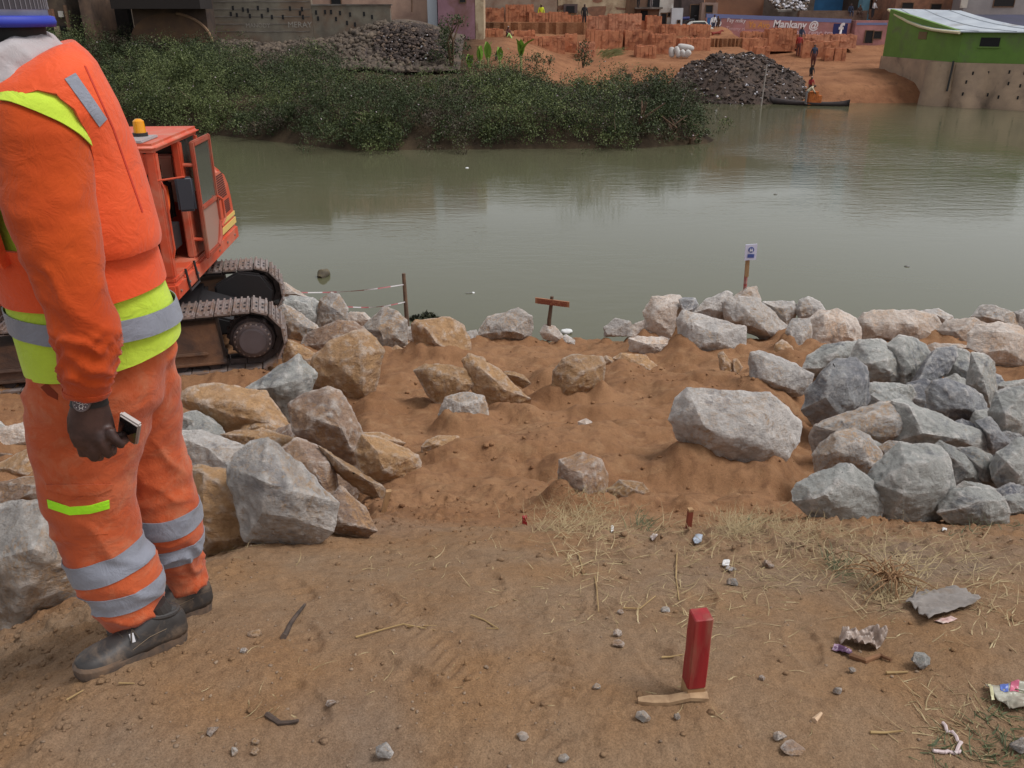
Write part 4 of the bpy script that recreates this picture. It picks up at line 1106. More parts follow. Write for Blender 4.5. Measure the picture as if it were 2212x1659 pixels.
# roof strewn with scraps
rt = P(787, 6, 81)
roof = empty("scrap_roof", rt, "sagging roof strewn with pale scraps above the mural", "roof")
a, b, c, d = P(766, -3, 84), P(811, -3, 84), P(807, 10.5, 80), P(778, 10, 80)
MB().add([a, b, c, d, a - Vector((0, 0, .15)), b - Vector((0, 0, .15)), c - Vector((0, 0, .15)), d - Vector((0, 0, .15))], [(0, 1, 2, 3), (7, 6, 5, 4), (0, 4, 5, 1), (1, 5, 6, 2), (2, 6, 7, 3), (3, 7, 4, 0)]).put("sheet", GREYW, roof)
pts, sz, mi = [], [], []
for _ in range(160):
    u, v = rg.random(), rg.random()
    p = (a * (1 - u) + b * u) * (1 - v) + (d * (1 - u) + c * u) * v
    pts.append((p.x, p.y, p.z + .08)); sz.append(rg.uniform(.12, .4)); mi.append(rg.choice([0, 1, 1, 2]))
o = chunk_mass("scraps", np.array(pts), sz, [TANR, WHIT, DARKR], mi, None, None, 33, .4); o.parent = roof; o.location = o.location - roof.location
house("blue_house", 812.2, -6, 850, 13, 86.5, 4, BLUEW, "strong blue house wall above the mural's right half", top=TOPZ + 2)
house("pale_blue_house", 864, -6, 897, 20, 84, 4, SKYW, "pale blue house left of the green house's roof", doors=((871, 0, 880, 14),), wins=(), top=TOPZ + 2)
house("brown_lane_wall", 850.2, -6, 863.8, 16, 85, 3, BROWNW, "brown wall between the blue and the pale blue house", "wall", top=TOPZ + 2)
fbox("rubble_parapet", 800, 10.5, 866, 23, 79.5, .6, M("rubble_wall", srgb(128, 104, 88), .95, c2=srgb(104, 84, 72), scale=1.2, bmp=.5, bscale=4, bdist=.08), label="low uneven earth wall behind the mural where people sit", cat="wall")
fbox("brick_stub", 872, 9, 884, 19, 80.5, .5, BRICKW, label="stub of brick wall in front of the pale blue house", cat="wall")
house("pink_annex", 856.5, 20.5, 888, 45, 76.5, 3, PINKW, "low pink house with dark openings right of the mural", doors=((866, 31, 871.5, 43),), wins=((874, 31.5, 880.5, 38.5),), extra=lambda r, D: fbox("blue_band", 857, 22.7, 887, 25, D, .02, M("blue_stripe", srgb(112, 122, 160), .85), r, off=-.022))
house("brick_upper_house", 897.3, -6, 962, 16, 78, 5, BRICKW, "brick house with two dark windows behind the white roof", wins=((902.5, 3, 912.5, 8.2), (931.5, 4.2, 940.5, 9.2)), top=TOPZ + 2)
house("grey_upper_house", 966, -6, 1060, 15, 76, 5, M("grey_plaster", srgb(150, 146, 146), .9, c2=srgb(134, 130, 132), scale=.7), "light grey house at the top right corner", wins=((995, -3, 1013, 6.5),), top=TOPZ + 2)
fbox("ragged_curtain", 962.3, -3, 966.8, 8, 75.6, .12, WHITEW, label="white strip hanging between brick and grey house", cat="cloth")
a = P(958, 14.5, 70); b = P(1070, 14.5, 70); c = P(1070, 32, 61); d = P(985, 32, 61)
MB().add([a, b, c, d, a - Vector((0, 0, .12)), b - Vector((0, 0, .12)), c - Vector((0, 0, .12)), d - Vector((0, 0, .12))], [(0, 1, 2, 3), (7, 6, 5, 4), (0, 4, 5, 1), (1, 5, 6, 2), (2, 6, 7, 3), (3, 7, 4, 0)]).put("dark_roof", M("navy_roof", srgb(48, 46, 74), .7, c2=srgb(40, 40, 58), scale=.6), label="dark navy roof sheet between grey house and green house", cat="roof")
# mural
D = 77.2
pL, pR = P(706.5, 14, D), P(851.5, 19.5, D); zb = P(780, 46, D).z
mural = empty("mural_wall", ((pL.x + pR.x) / 2, D, zb), "long pink painted wall with white words, blue square and letter f", "wall")
def mz(px): return pL.z + (P(px, 0, D).x - pL.x) / (pR.x - pL.x) * (pR.z - pL.z)
MB().add([(pL.x, D, zb), (pR.x, D, zb), (pR.x, D, pR.z), (pL.x, D, pL.z), (pL.x, D + .3, zb), (pR.x, D + .3, zb), (pR.x, D + .3, pR.z), (pL.x, D + .3, pL.z)], [(0, 1, 2, 3), (7, 6, 5, 4), (0, 4, 5, 1), (1, 5, 6, 2), (2, 6, 7, 3), (3, 7, 4, 0)]).put("wall", PINKW, mural)
MB().add([(pL.x, D - .02, pL.z - .28), (pR.x, D - .02, pR.z - .28), (pR.x, D - .02, pR.z + .03), (pL.x, D - .02, pL.z + .03), (pL.x, D + .32, pL.z - .28), (pR.x, D + .32, pR.z - .28), (pR.x, D + .32, pR.z + .03), (pL.x, D + .32, pL.z + .03)], [(0, 1, 2, 3), (7, 6, 5, 4), (0, 4, 5, 1), (1, 5, 6, 2), (2, 6, 7, 3), (3, 7, 4, 0)]).put("blue_border", M("border_blue", srgb(108, 116, 158), .85), mural)
fbox("yellow_panel", 746, 21, 768.5, 29, D, .008, M("faded_yellow_paint", srgb(182, 124, 96), .9, c2=srgb(176, 120, 108), scale=2), mural, off=-.010)
fbox("blue_square", 707.5, 17.5, 720, 31.5, D, .008, M("square_blue", srgb(50, 96, 150), .8), mural, off=-.011)
fbox("logo_square", 833.8, 23.5, 846.2, 36, D, .008, M("logo_blue", srgb(38, 44, 96), .8), mural, off=-.012)
WP = M("white_paint", srgb(222, 214, 214), .8); FP = M("faded_white_paint", srgb(204, 170, 172), .85); YP = M("yellow_paint", srgb(206, 140, 70), .85)
def mtext(body, px, py, sz, m, bold=0.0, shear=.1, tilt=-.035):
    me = text_mesh(body, sz, bold=bold, shear=shear)
    me.transform(Matrix.Translation(P(px, py, D) - Vector((0, .03, 0))) @ Matrix.Rotation(math.pi / 2, 4, 'X') @ Matrix.Rotation(tilt, 4, 'Z'))
    put("painted_words", me, m, mural)
mtext("bip", 709, 25.5, .85, WP, .01)
mtext("Fay miky", 726.5, 22, .46, WP); mtext("Timany ri", 725.5, 30, .42, FP)
mtext("Ya Avo", 748, 27, .62, YP, .008)
mtext("Mankany @", 772.5, 27, .80, WP, .02)
mtext("ona renc tra", 794, 34.6, .66, FP, .014)
mtext("f", 838.0, 35.2, 1.35, WP, .05, 0.0, 0.0)

# ------------------------------------------------------------------ green house on the river
GREEN = M("green_paint", srgb(104, 136, 60), .85, c2=srgb(92, 122, 52), scale=.7, dirt=srgb(96, 100, 74), dirt_amt=.3, dscale=.5)
STONE = M("stained_stone", srgb(172, 146, 122), .92, c2=srgb(146, 124, 106), scale=.9, dirt=srgb(92, 78, 66), dirt_amt=.3, dscale=.45, bmp=.4, bscale=5, bdist=.05)
c0 = P(948, 106, 55.2); c0 = Vector((c0.x, 55.2, 0)); far_c = Vector((26.6, 64.0, 0)); rgt = Vector((44.5, 45.0, 0)); rb = Vector((46, 60, 0))
zg = P(948, 62.5, 55.2).z; zt = P(948, 32, 55.2).z; ztA = P(890, 9, 64).z
gh = empty("green_house", (c0.x, c0.y, 0), "green house with a white sheet roof standing on a stone wall in the river", "house")
def wallq(a, b, z0, za, zb_, t=.25):
    n = Vector((b.y - a.y, -(b.x - a.x), 0)).normalized()      # outward for a->b running right
    return [Vector((a.x, a.y, z0)), Vector((b.x, b.y, z0)), Vector((b.x, b.y, zb_)), Vector((a.x, a.y, za))], n
def solid(pts, n, t):
    return list(pts) + [p - n * t for p in pts], [(0, 1, 2, 3), (7, 6, 5, 4), (0, 4, 5, 1), (1, 5, 6, 2), (2, 6, 7, 3), (3, 7, 4, 0)]
q4, n1 = wallq(c0, rgt, zg, zt, zt); MB().add(*solid(q4, n1, .25)).put("front_wall", GREEN, gh)
q4, n2 = wallq(far_c, c0 - (c0 - far_c).normalized() * .01, zg - .0, ztA, zt); MB().add(*solid(q4, n2, .25)).put("end_wall", GREEN, gh)
_a, _d = c0 + n1 * .12, (rgt - c0); v, f = [], []
for i in range(61):
    t = i / 60; s_ = t * _d.length
    lobe = abs(math.sin(math.pi * (s_ / 1.9 if s_ < 1.9 else (s_ - 1.9) / 4.6))) ** .6
    for j in range(9):
        z = -1.0 + (zg + 1.0) * j / 8
        v.append(_a + _d * t + n1 * (.75 * lobe * (1 - max(0, z) / zg) ** .8) + Vector((0, 0, z)))
for i in range(60):
    for j in range(8): f.append((i * 9 + j, i * 9 + 9 + j, i * 9 + 10 + j, i * 9 + 1 + j))
put("river_wall", new_mesh("river_wall", v, f, True), STONE, gh)
LOBE = lambda s_, z: .75 * abs(math.sin(math.pi * (s_ / 1.9 if s_ < 1.9 else (s_ - 1.9) / 4.6))) ** .6 * (1 - max(0, z) / zg) ** .8
q4, n2 = wallq(far_c + n2 * .12, c0 + n2 * .12, -1.0, zg, zg); MB().add(*solid(q4, n2, .5)).put("end_river_wall", STONE, gh)
# curved bastion at the corner
ang = np.linspace(0, math.pi * 2, 20)
MB().tube([(c0.x - .35, c0.y + .9, -1), (c0.x - .35, c0.y + .95, zg * .5), (c0.x - .35, c0.y + 1.0, zg - .02)], [1.15, 1.0, .95], 24).put("bastion", STONE, gh, smooth=True)
A_, B_, C_, D_ = P(888.5, 8.4, 64.6), P(947.5, 31.4, 54.9), P(1008, 31.8, 50.6), P(961, 10.5, 61.5)
C_ = Vector((rgt.x * .30 + c0.x * .70, rgt.y * .30 + c0.y * .70, zt + .05)) + n1 * .25
B_ = Vector((c0.x, c0.y, zt + .05)) + n1 * .25 + n2 * .2
pr = []
for i in range(7):
    t = i / 6
    sag = -.42 * math.sin(math.pi * t) * (1 - .2 * t)
    pr.append((A_.lerp(B_, t) + Vector((0, 0, sag)), D_.lerp(C_, t) + Vector((0, 0, sag * .6))))
v, f = [], []
for l, r_ in pr: v += [l, r_, l - Vector((0, 0, .06)), r_ - Vector((0, 0, .06))]
for i in range(6):
    b0, b1 = i * 4, i * 4 + 4
    f += [(b0, b1, b1 + 1, b0 + 1), (b0 + 2, b0 + 3, b1 + 3, b1 + 2), (b0, b0 + 2, b1 + 2, b1), (b0 + 1, b1 + 1, b1 + 3, b0 + 3)]
f += [(0, 1, 3, 2), (24, 26, 27, 25)]
roof = put("roof", new_mesh("roof", v, f), TIN, gh)
MB().tube([p[0] - Vector((.03, .05, .09)) for p in pr], .085, 6).put("barge_board", M("cream_board", srgb(196, 184, 150), .85), roof)
for k in (1, 3, 5):
    MB().tube([p[0].lerp(p[1], .0 + k / 6) + Vector((0, 0, .015)) for p in pr], .02, 5).put("sheet_seam", M("seam", srgb(160, 166, 172), .6), roof)
# windows
d_ = (rgt - c0).normalized()
def on_front(s, z): return c0 + d_ * s + Vector((0, 0, z)) + n1 * .01
w0, w1 = 1.05, 2.1
zz0, zz1 = P(960, 46.5, 54.5).z, P(960, 37.5, 54.5).z
R_ = Matrix((( d_.x, -n1.x, 0), (d_.y, -n1.y, 0), (0, 0, 1)))
w = MB().box(on_front((w0 + w1) / 2, (zz0 + zz1) / 2), (w1 - w0, .05, zz1 - zz0), R_).put("window", DARK, gh)
MB().box(on_front((w0 + w1) / 2, zz0 - .04) + n1 * .03, (w1 - w0 + .15, .12, .08), R_).put("sill", GREEN, w)
e_ = (c0 - far_c).normalized()
pm = far_c + e_ * 4.6 + n2 * .01
za, zb2 = P(905, 39, 60).z, P(905, 31.5, 60).z
R2 = Matrix(((e_.x, -n2.x, 0), (e_.y, -n2.y, 0), (0, 0, 1)))
MB().box(Vector((pm.x, pm.y, (za + zb2) / 2)), (.95, .05, zb2 - za), R2).put("end_window", M("brown_shutter", srgb(112, 92, 64), .9), gh)
MB().tube([on_front(-.18, zg + .1) + n1 * .25, on_front(-.18, zg - .5) + n1 * .3, on_front(-.2, .9) + n1 * .35], .06, 8).put("drain_pipe", M("black_pipe", (.02, .02, .02), .6), gh)
slot = None
for i in range(16):
    s, z = .9 + (i % 6) * 1.0 + rg.uniform(-.2, .2), zg * (.3 + .25 * (i // 6)) + rg.uniform(-.08, .08)
    p = on_front(s, z) + n1 * (.125 + LOBE(s, z))
    if slot is None:
        o = MB().box(p, (.09, .03, .2), R_).put("weep_hole", DARK, gh, origin=p); slot = o.data
    else:
        o = bpy.data.objects.new("weep_hole", slot); link(o); o.parent = gh; o.location = p - gh.location
# ------------------------------------------------------------------ brick yard
BRK = M("raw_brick", srgb(196, 134, 98), .95, c2=srgb(178, 114, 82), scale=3.5, dirt=srgb(124, 72, 52), dirt_amt=.4, dscale=1.5, bmp=.6, bscale=14, bdist=.03)
BRK2 = M("raw_brick_pale", srgb(208, 150, 118), .95, c2=srgb(182, 122, 94), scale=3.5, dirt=srgb(134, 80, 58), dirt_amt=.4, dscale=1.5, bmp=.6, bscale=14, bdist=.03)
def brick_stack(px0, py0, px1, py1, D, dep, label, cols=True, pale=False, ragged=.025):
    x0, x1, z0, z1 = rect(px0, py0, px1, py1, D)
    rg2 = random.Random(int(px0 * 13 + py0 * 7))
    b = MB()
    n = max(2, int((x1 - x0) / .26)); m = max(2, int(dep / .3))
    w = (x1 - x0) / n
    for i in range(n):
        for j in range(m):
            if 0 < i < n - 1 and 0 < j < m - 1 and rg2.random() < .0: continue
            dz = rg2.uniform(-ragged, ragged) if rg2.random() < .6 else 0
            gap = .018 if rg2.random() < .22 else .003
            x = x0 + i * w; jd = rg2.uniform(-.025, .025) if j == 0 else 0
            b.bx(x + gap, x + w - gap * rg2.uniform(.5, 1.5), D + j * dep / m + jd, D + (j + 1) * dep / m - gap, z0 - .25, z1 + dz - .0)
            # a loose top course
            if rg2.random() < .3: b.bx(x + .03, x + w - .03, D + j * dep / m + .02 + jd, D + (j + 1) * dep / m - .03, z1 + dz + .004, z1 + dz + .075)
    # courses on the face
    nz = int((z1 - z0) / .3)
    for kz in range(1, nz + 1):
        z = z0 + kz * (z1 - z0) / (nz + 1)
        for i in range(n):
            if rg2.random() < .2:
                b.bx(x0 + i * w + .03, x0 + (i + 1) * w - .03, D - rg2.uniform(.06, .09), D + .03, z, z + .085)
    return b.put("brick_stack", BRK2 if pale else BRK, label=label, cat="brick stack", group="stacks of drying clay bricks")
for a in (
 (485, 8.6, 504.4, 23, 74, 2.0, "low brick stack at the rear left corner of the yard, next to the mauve house"),
 (505.3, 5.4, 533.8, 23, 74, 2.0, "tall square brick stack at the rear, second from the mauve house"),
 (529.2, 12.9, 568, 26, 73, 1.6, "long low brick stack in front of the yellow raincoat"),
 (568.2, 16, 584.6, 29, 73, 1.6, "short brick stack left of the figure in black"),
 (484, 30, 503.5, 51, 67, 2.2, "front left brick stack with deep vertical gaps"),
 (514, 31, 535, 45, 68.5, 1.6, "brick stack right behind the pair of workers at left"),
 (524, 38, 549.8, 52, 66.5, 2.6, "broad low brick stack with wide flat top, left half"),
 (550, 37.4, 565, 51.5, 66.6, 2.4, "broad low brick stack with wide flat top, right half"),
 (565.2, 34.5, 577, 50, 67.6, 1.2, "narrow brick stack right of the broad flat topped stacks"),
 (579.5, 43, 595, 56, 65.8, 1.4, "small brick stack standing forward near the grass blades"),
 (585.4, 16.5, 609, 31, 73.2, 1.4, "rear brick stack right of the figure in black"),
 (609.2, 14.6, 641, 32, 73, 1.6, "longest tall brick stack in the middle of the rear row"),
 (641.2, 21.5, 647, 32, 73.4, 1.0, "short gap filling brick stack before a dark doorway"),
 (647.2, 16.3, 661, 33, 73, 1.2, "rear brick stack in front of the narrow white house"),
 (587, 30.4, 602, 48, 69, 1.4, "middle row brick stack, leftmost, pale and speckled"),
 (602.4, 31, 622, 48.5, 69, 1.4, "middle row brick stack, second, left of the dark gap"),
 (625.6, 31.2, 652, 49, 69, 1.6, "middle row brick stack, broad, right of the dark gap"),
 (652.2, 34.6, 675, 58, 67.6, 1.6, "tall stepped brick stack left of the white sacks"),
 (662, 25.2, 710, 38.5, 71.4, 1.5, "long even brick stack below the white car"),
 (680, 38.6, 710, 51, 69, 1.6, "low brick stack behind the white sacks"),
 (637, 46.6, 656, 59, 65.6, 1.5, "low separate brick stack left of the white sacks"),
 (743, 32.4, 768, 40, 72.5, 1.0, "rear brick stack below the mural's faded yellow panel"),
 (743, 38.6, 767, 51, 70.5, 1.4, "front brick stack below the mural's faded yellow panel"),
 (770, 29.2, 795, 48, 72, 1.6, "tallest brick stack covering the mural's lower middle"),
 (798.5, 35.4, 856, 45, 73, 1.4, "longest low brick stack below the letter f"),
 (803.5, 41.8, 837, 57, 70, 1.4, "broad brick stack behind the figure in dark blue"),
 (826.5, 48.4, 833, 60, 68.4, .8, "slim brick stack standing free at the right of the yard"),
 (835.5, 49.6, 845, 62, 68.4, 1.0, "rounded crumbling brick stack at the yard's right end"),
 (757, 47.8, 769, 61, 67.5, 1.2, "crumbled brick stack just behind the riverside heap"),
): brick_stack(*a[:6], a[6], pale=(int(a[0]) % 3 == 0))
# retaining faces of clay between the terraces
for (a, b, c, d, D, l) in ((483, 22.5, 587, 38, 71.8, "bare clay terrace face behind the left brick stacks"), (711, 38.5, 744, 52, 70.6, "yellowish earth step between the two halves of the brick yard")):
    x0, x1, z0, z1 = rect(a, b, c, d, D)
    nx = 30
    v, f = [], []
    for i in range(nx + 1):
        x = x0 + (x1 - x0) * i / nx; w = .12 * math.sin(i * 1.7) + .08 * math.sin(i * 4.1)
        v += [(x, D + w, z0 - .6), (x, D + w * .6 + .1, z1), (x, D + 2.4, z1 + .03)]
    for i in range(nx):
        for s in (0, 1): f.append((i * 3 + s, i * 3 + 3 + s, i * 3 + 4 + s, i * 3 + 1 + s))
    put("clay_terrace", new_mesh("clay_terrace", v, f), CLAY, kind="structure")
# sacks
SACK = M("woven_sack", srgb(196, 192, 188), .8, c2=srgb(178, 172, 168), scale=6, bmp=.3, bscale=40)
def sack(px0, py0, px1, py1, wpx, D, label):
    a, b = P(px0, py0, D), P(px1, py1, D - .1); r = wpx / 2 * depth(a) / FPX
    ps = [a.lerp(b, t) for t in (0, .05, .2, .5, .8, .95, 1)]
    MB().tube(ps, [r * k for k in (.25, .7, .95, 1.05, .98, .7, .3)], 12, rb=.75).put("sack", SACK, smooth=True, label=label, cat="sack", group="white sacks in the brick yard")
sack(671.5, 47, 672, 57.5, 6, 66, "upright white sack at the left of the sack pile")
sack(676, 46.5, 679, 57.5, 5.5, 65.8, "second upright white sack leaning against the left one")
sack(677.5, 46, 694, 49, 6, 66.2, "white sack lying across the top of the pile")
sack(681, 50, 685, 57, 5.5, 65.7, "short white sack in the middle front of the pile")
sack(685, 57, 690, 50.5, 6, 65.6, "white sack at the right front of the pile")
# car, motorbike under a tarp
p = P(698.5, 26.5, 75)
car = empty("car", (p.x, p.y, p.z - .75), "white car half hidden behind the long even brick stack", "car")
prof = [(-1.3, .25), (-1.3, .6), (-.9, .72), (-.5, 1.15), (.55, 1.18), (1.0, .75), (1.3, .65), (1.3, .25)]
MB(Matrix.Translation(car.location)).prism(prof, 1, 0, 1.3).put("body", M("car_white", srgb(214, 214, 206), .35), car, bevel=.06)
MB(Matrix.Translation(car.location)).prism([(-.75, .78), (-.45, 1.08), (.5, 1.1), (.82, .78)], 1, -.012, .02).put("side_window", M("car_glass", (.03, .035, .04), .15), car)
for s in (-.8, .8):
    MB(Matrix.Translation(car.location)).tube([(s, -.05, .25), (s, .2, .25)], .27, 16).put("wheel", M("tyre_rubber", (.025, .025, .025), .8), car)
p = P(689, 24, 77.5)
tb = Vector((p.x, p.y, p.z - .35))
mb_ = empty("motorbike", tb, "motorbike with a blue seat parked in front of the dusky shed", "motorbike")
for s in (-.55, .6): MB().tube([tb + Vector((s, -.04, .28)), tb + Vector((s, .04, .28))], .28, 16).put("wheel", M("tyre_rubber", (0, 0, 0)), mb_)
MB().tube([tb + Vector((-.55, 0, .3)), tb + Vector((-.2, 0, .6)), tb + Vector((.35, 0, .72)), tb + Vector((.6, 0, .3))], .09, 8).put("frame", M("dark_metal", (.03, .03, .035), .5), mb_)
MB().tube([tb + Vector((-.6, 0, .78)), tb + Vector((0, 0, .82))], .12, 8).put("seat", M("bike_blue", srgb(40, 46, 100), .6), mb_)
MB().tube([tb + Vector((.5, -.3, 1.0)), tb + Vector((.42, 0, .98)), tb + Vector((.5, .3, 1.0)), ], .025, 6).put("handlebar", M("dark_metal", (0, 0, 0)), mb_)

# ------------------------------------------------------------------ people far away
SKIN = M("dark_skin", srgb(74, 50, 40), .6)
def cloth(name, c): return M(name, c, .85, c2=tuple(k * .75 for k in c), scale=9)
def far_person(px, pyfoot, D, h, label, top, bottom, hat=None, bend=0.0, turn=0.0, arms=0.0, legs=.09, sit=False, skirt=False, group="people in the brick yard"):
    s = h / 1.68
    b = P(px, pyfoot, D)
    if sit:
        J = {'pel': (0, 0, .12), 'ch': (0, -.04, .5), 'nk': (0, -.05, .62), 'hd': (0, -.08, .74), 'top': (0, -.08, .84)}
        leg = lambda q: [(q * .1, 0, .1), (q * .13, -.42, .14), (q * .13, -.46, -.28), (q * .13, -.6, -.31)]
    else:
        cb, sb = math.cos(bend), math.sin(bend)
        sp = lambda l, f=0: (0, -sb * l - cb * f, .88 + cb * l - sb * f)
        J = {'pel': (0, 0, .88), 'ch': sp(.42), 'nk': sp(.56, .02), 'hd': sp(.67, .05), 'top': sp(.77, .05)}
        leg = lambda q: [(q * legs, 0, .84), (q * (legs + .01), -.02, .46), (q * legs, .03 * q, .07), (q * legs, -.14 + .03 * q, .03)]
    V, E, Rr, Lb = [], [], [], []
    def add(p, r, lab, par=None):
        V.append(Vector(p) * s); Rr.append(r * s); Lb.append(lab)
        if par is not None: E.append((par, len(V) - 1))
        return len(V) - 1
    pel = add(J['pel'], .135, 1); mid = add((Vector(J['pel']) + Vector(J['ch'])) / 2, .125, 0, pel); ch = add(J['ch'], (.17, .12)[0] * .9, 0, mid)
    nk = add(J['nk'], .06, 2, ch); hd = add(J['hd'], .095, 2, nk); tp = add(J['top'], .075, 3 if hat else 4, hd)
    for q in (-1, 1):
        c = Vector(J['ch'])
        sh = add(c + Vector((q * .17, 0, .04)), .062, 0, ch)
        down = Vector((q * .06, -.04 - .22 * arms, -.27 + .1 * arms)); el = add(V[sh] / s + down, .05, 0, sh)
        wr = add(V[el] / s + Vector((0, -.06 - .16 * arms, -.24 + .16 * arms)), .036, 2, el)
        add(V[wr] / s + Vector((0, -.03, -.08)), .034, 2, wr)
        par = pel
        for k, (pp, r) in enumerate(zip(leg(q), (.092, .072, .05, .038))):
            par = add(pp, r if not (skirt and k < 2) else r * 1.35, 1 if k < 3 and not (skirt and k == 2) else 2, par)
    me = skin_mesh(V, E, Rr, 1, 0)
    me.transform(Matrix.Translation(b) @ Matrix.Rotation(turn, 4, 'Z'))
    mats = [cloth(top[0], top[1]), cloth(bottom[0], bottom[1]), SKIN, cloth(*hat) if hat else SKIN, M("black_hair", (.01, .009, .008), .8)]
    W = [Matrix.Translation(b) @ Matrix.Rotation(turn, 4, 'Z') @ v for v in V]
    for f in me.polygons:
        c = f.center
        f.material_index = Lb[min(range(len(W)), key=lambda i: (W[i] - c).length_squared - Rr[i] ** 2)]
    return put("person", me, mats, origin=b, label=label, cat="person", group=group)
BLK = ("black_cloth", srgb(34, 32, 36)); NAVY = ("navy_cloth", srgb(44, 52, 74)); RED = ("red_cloth", srgb(150, 40, 38)); BRN = ("brown_cloth", srgb(84, 62, 52))
CREAM = ("cream_cloth", srgb(206, 194, 166)); WHT = ("white_cloth", srgb(206, 204, 206)); YEL = ("yellow_cloth", srgb(206, 216, 40)); LIME = ("pale_green_cloth", srgb(168, 206, 122)); MAR = ("maroon_cloth", srgb(96, 52, 46)); GRY = ("grey_cloth", srgb(128, 122, 122))
far_person(541, 26, 75.4, 1.7, "person in a bright yellow raincoat behind a long brick stack", YEL, YEL, YEL)
far_person(584, 26.8, 72.2, 1.7, "person dressed all in black standing among the rear brick stacks", BLK, BLK)
far_person(507.5, 46.6, 67.4, 1.45, "person in dark clothes with pale cap working between left stacks", MAR, BRN, WHT, .15, .5, .5)
far_person(511.5, 46.6, 67.0, 1.2, "person in pale green stooping beside the left brick stacks", LIME, LIME, None, .7, -1.6, .4)
far_person(496, 66, 54.6, 1.25, "dark figure stooping among the banana plants", BLK, BRN, None, .6, 1.3, .3)
far_person(712.5, 33.5, 75.6, 1.5, "person in whitish clothes before the mural's blue square", WHT, NAVY, None, .1, .3, .2)
far_person(717, 33.5, 75.8, 1.4, "person in brown clothes beside the mural's blue square", BRN, BRN, None, .1, -.4, .3)
far_person(799, 47.5, 71.0, 1.6, "person with white headgear and dark top beside the tallest brick stack", NAVY, BRN, WHT, .2, .2, .4)
far_person(797.5, 56.5, 67.8, 1.6, "person in a red jacket walking up the clay steps", RED, MAR, BLK, .12, 2.8, .2)
far_person(812.5, 67.5, 64.6, 1.6, "barefoot person in dark blue top and maroon skirt on the clay path", NAVY, MAR, None, .05, 3.0, .1, skirt=True)
far_person(810, 82, 61.0, 1.15, "person in dark clothes lower on the path to the boat", BLK, BLK, BRN, .1, 0, .2)
far_person(809, 96, 58.0, 1.25, "person in a red shirt and white cap right behind the boat", RED, BRN, WHT, .15, 0, .3)
far_person(805, 104.5, 55.3, 1.45, "person in a cream shirt bending over the bricks in the boat", CREAM, GRY, BLK, .85, 1.35, .5, group="people at the boat")
far_person(850, 13, 79.2, 1.5, "person in blue jacket sitting on the low earth wall", NAVY, NAVY, BLK, sit=True, group="people sitting above the mural")
far_person(859, 14, 79.6, 1.5, "person in brown with pale hat sitting on the low earth wall", BRN, BRN, CREAM, sit=True, group="people sitting above the mural")
far_person(871.5, 20, 78.6, 1.6, "person in white shirt and dark skirt before the pale blue house", WHT, BLK, WHT, .15, .8, .3, skirt=True, group="people sitting above the mural")
far_person(638, 8.0, 76.0, 1.4, "person in pale clothes on the left of the plank balcony", WHT, BLK, None, 0, .4, .3, group="people on the balcony")
far_person(651, 8.2, 76.2, 1.2, "person in grey leaning on the right of the plank balcony", GRY, GRY, GRY, .2, 0, .4, group="people on the balcony")
# dog
b = P(716, 38.6, 72.4)
V = [(-.32, 0, .42), (0, 0, .42), (.3, 0, .46), (.42, 0, .6), (.54, 0, .58), (.66, 0, .54), (-.5, 0, .5), (-.62, 0, .42)]
E = [(0, 1), (1, 2), (2, 3), (3, 4), (4, 5), (0, 6), (6, 7)]; R4 = [.09, .1, .11, .07, .07, .035, .025, .015]
for (i, x) in ((0, -.32), (2, .28)):
    for y in (-.07, .07):
        k = len(V); V += [(x - (.06 if i == 0 else 0), y, .25), (x + (.03 if i == 0 else 0), y, .04), (x + .06, y, .02)]; E += [(i, k), (k, k + 1), (k + 1, k + 2)]; R4 += [.045, .028, .025]
me = skin_mesh([Vector(v) for v in V], E, R4, 1, 1); me.transform(Matrix.Translation(b) @ Matrix.Scale(1.0, 4) @ Matrix.Rotation(.3, 4, 'Z'))
put("dog", me, M("red_fur", srgb(130, 52, 40), .85), label="reddish brown dog standing on the earth step before the mural", cat="dog", origin=b)

# ------------------------------------------------------------------ boat and pole
bL, bR = P(769, 99.5, 56.6), P(849, 107.5, 55.0)
boat = empty("dugout_boat", (bL + bR) / 2 * 1.0, "long narrow dark wooden dugout loaded with bricks", "boat")
boat.location.z = 0
n = 15; v, f = [], []
ax = Vector((bR.x - bL.x, bR.y - bL.y, 0)); sd = Vector((-ax.y, ax.x, 0)).normalized()
for i in range(n):
    t = i / (n - 1); c = Vector((bL.x, bL.y, 0)) + ax * t
    w = .42 * math.sin(math.pi * min(max(t, .02), .98)) ** .6; zt = .19 + .22 * (2 * t - 1) ** 4 + (.12 * (1 - t) ** 3)
    v += [c - sd * w + Vector((0, 0, zt)), c - sd * w * .6 + Vector((0, 0, -.06)), c + sd * w * .6 + Vector((0, 0, -.06)), c + sd * w + Vector((0, 0, zt)), c + sd * w * .82 + Vector((0, 0, zt - .01)), c + sd * w * .5 + Vector((0, 0, .04)), c - sd * w * .5 + Vector((0, 0, .04)), c - sd * w * .82 + Vector((0, 0, zt - .01))]
for i in range(n - 1):
    for j in range(8): f.append((i * 8 + j, i * 8 + (j + 1) % 8, i * 8 + 8 + (j + 1) % 8, i * 8 + 8 + j))
f += [tuple(range(8)), tuple((n - 1) * 8 + j for j in range(8))[::-1]]
put("hull", new_mesh("hull", v, f, True), M("dark_hull", srgb(58, 44, 42), .7, c2=srgb(42, 34, 34), scale=4), boat)
bb = MB(); c = P(813.5, 104, 55.65); rg3 = random.Random(5)
for kx in range(7):
    for kz in range(7 - (kx > 4) * 2):
        bb.box((c.x - .36 + kx * .12, c.y, .1 + kz * .115), (.11, .42, .105), Matrix.Rotation(rg3.uniform(-.05, .05), 3, 'Z'))
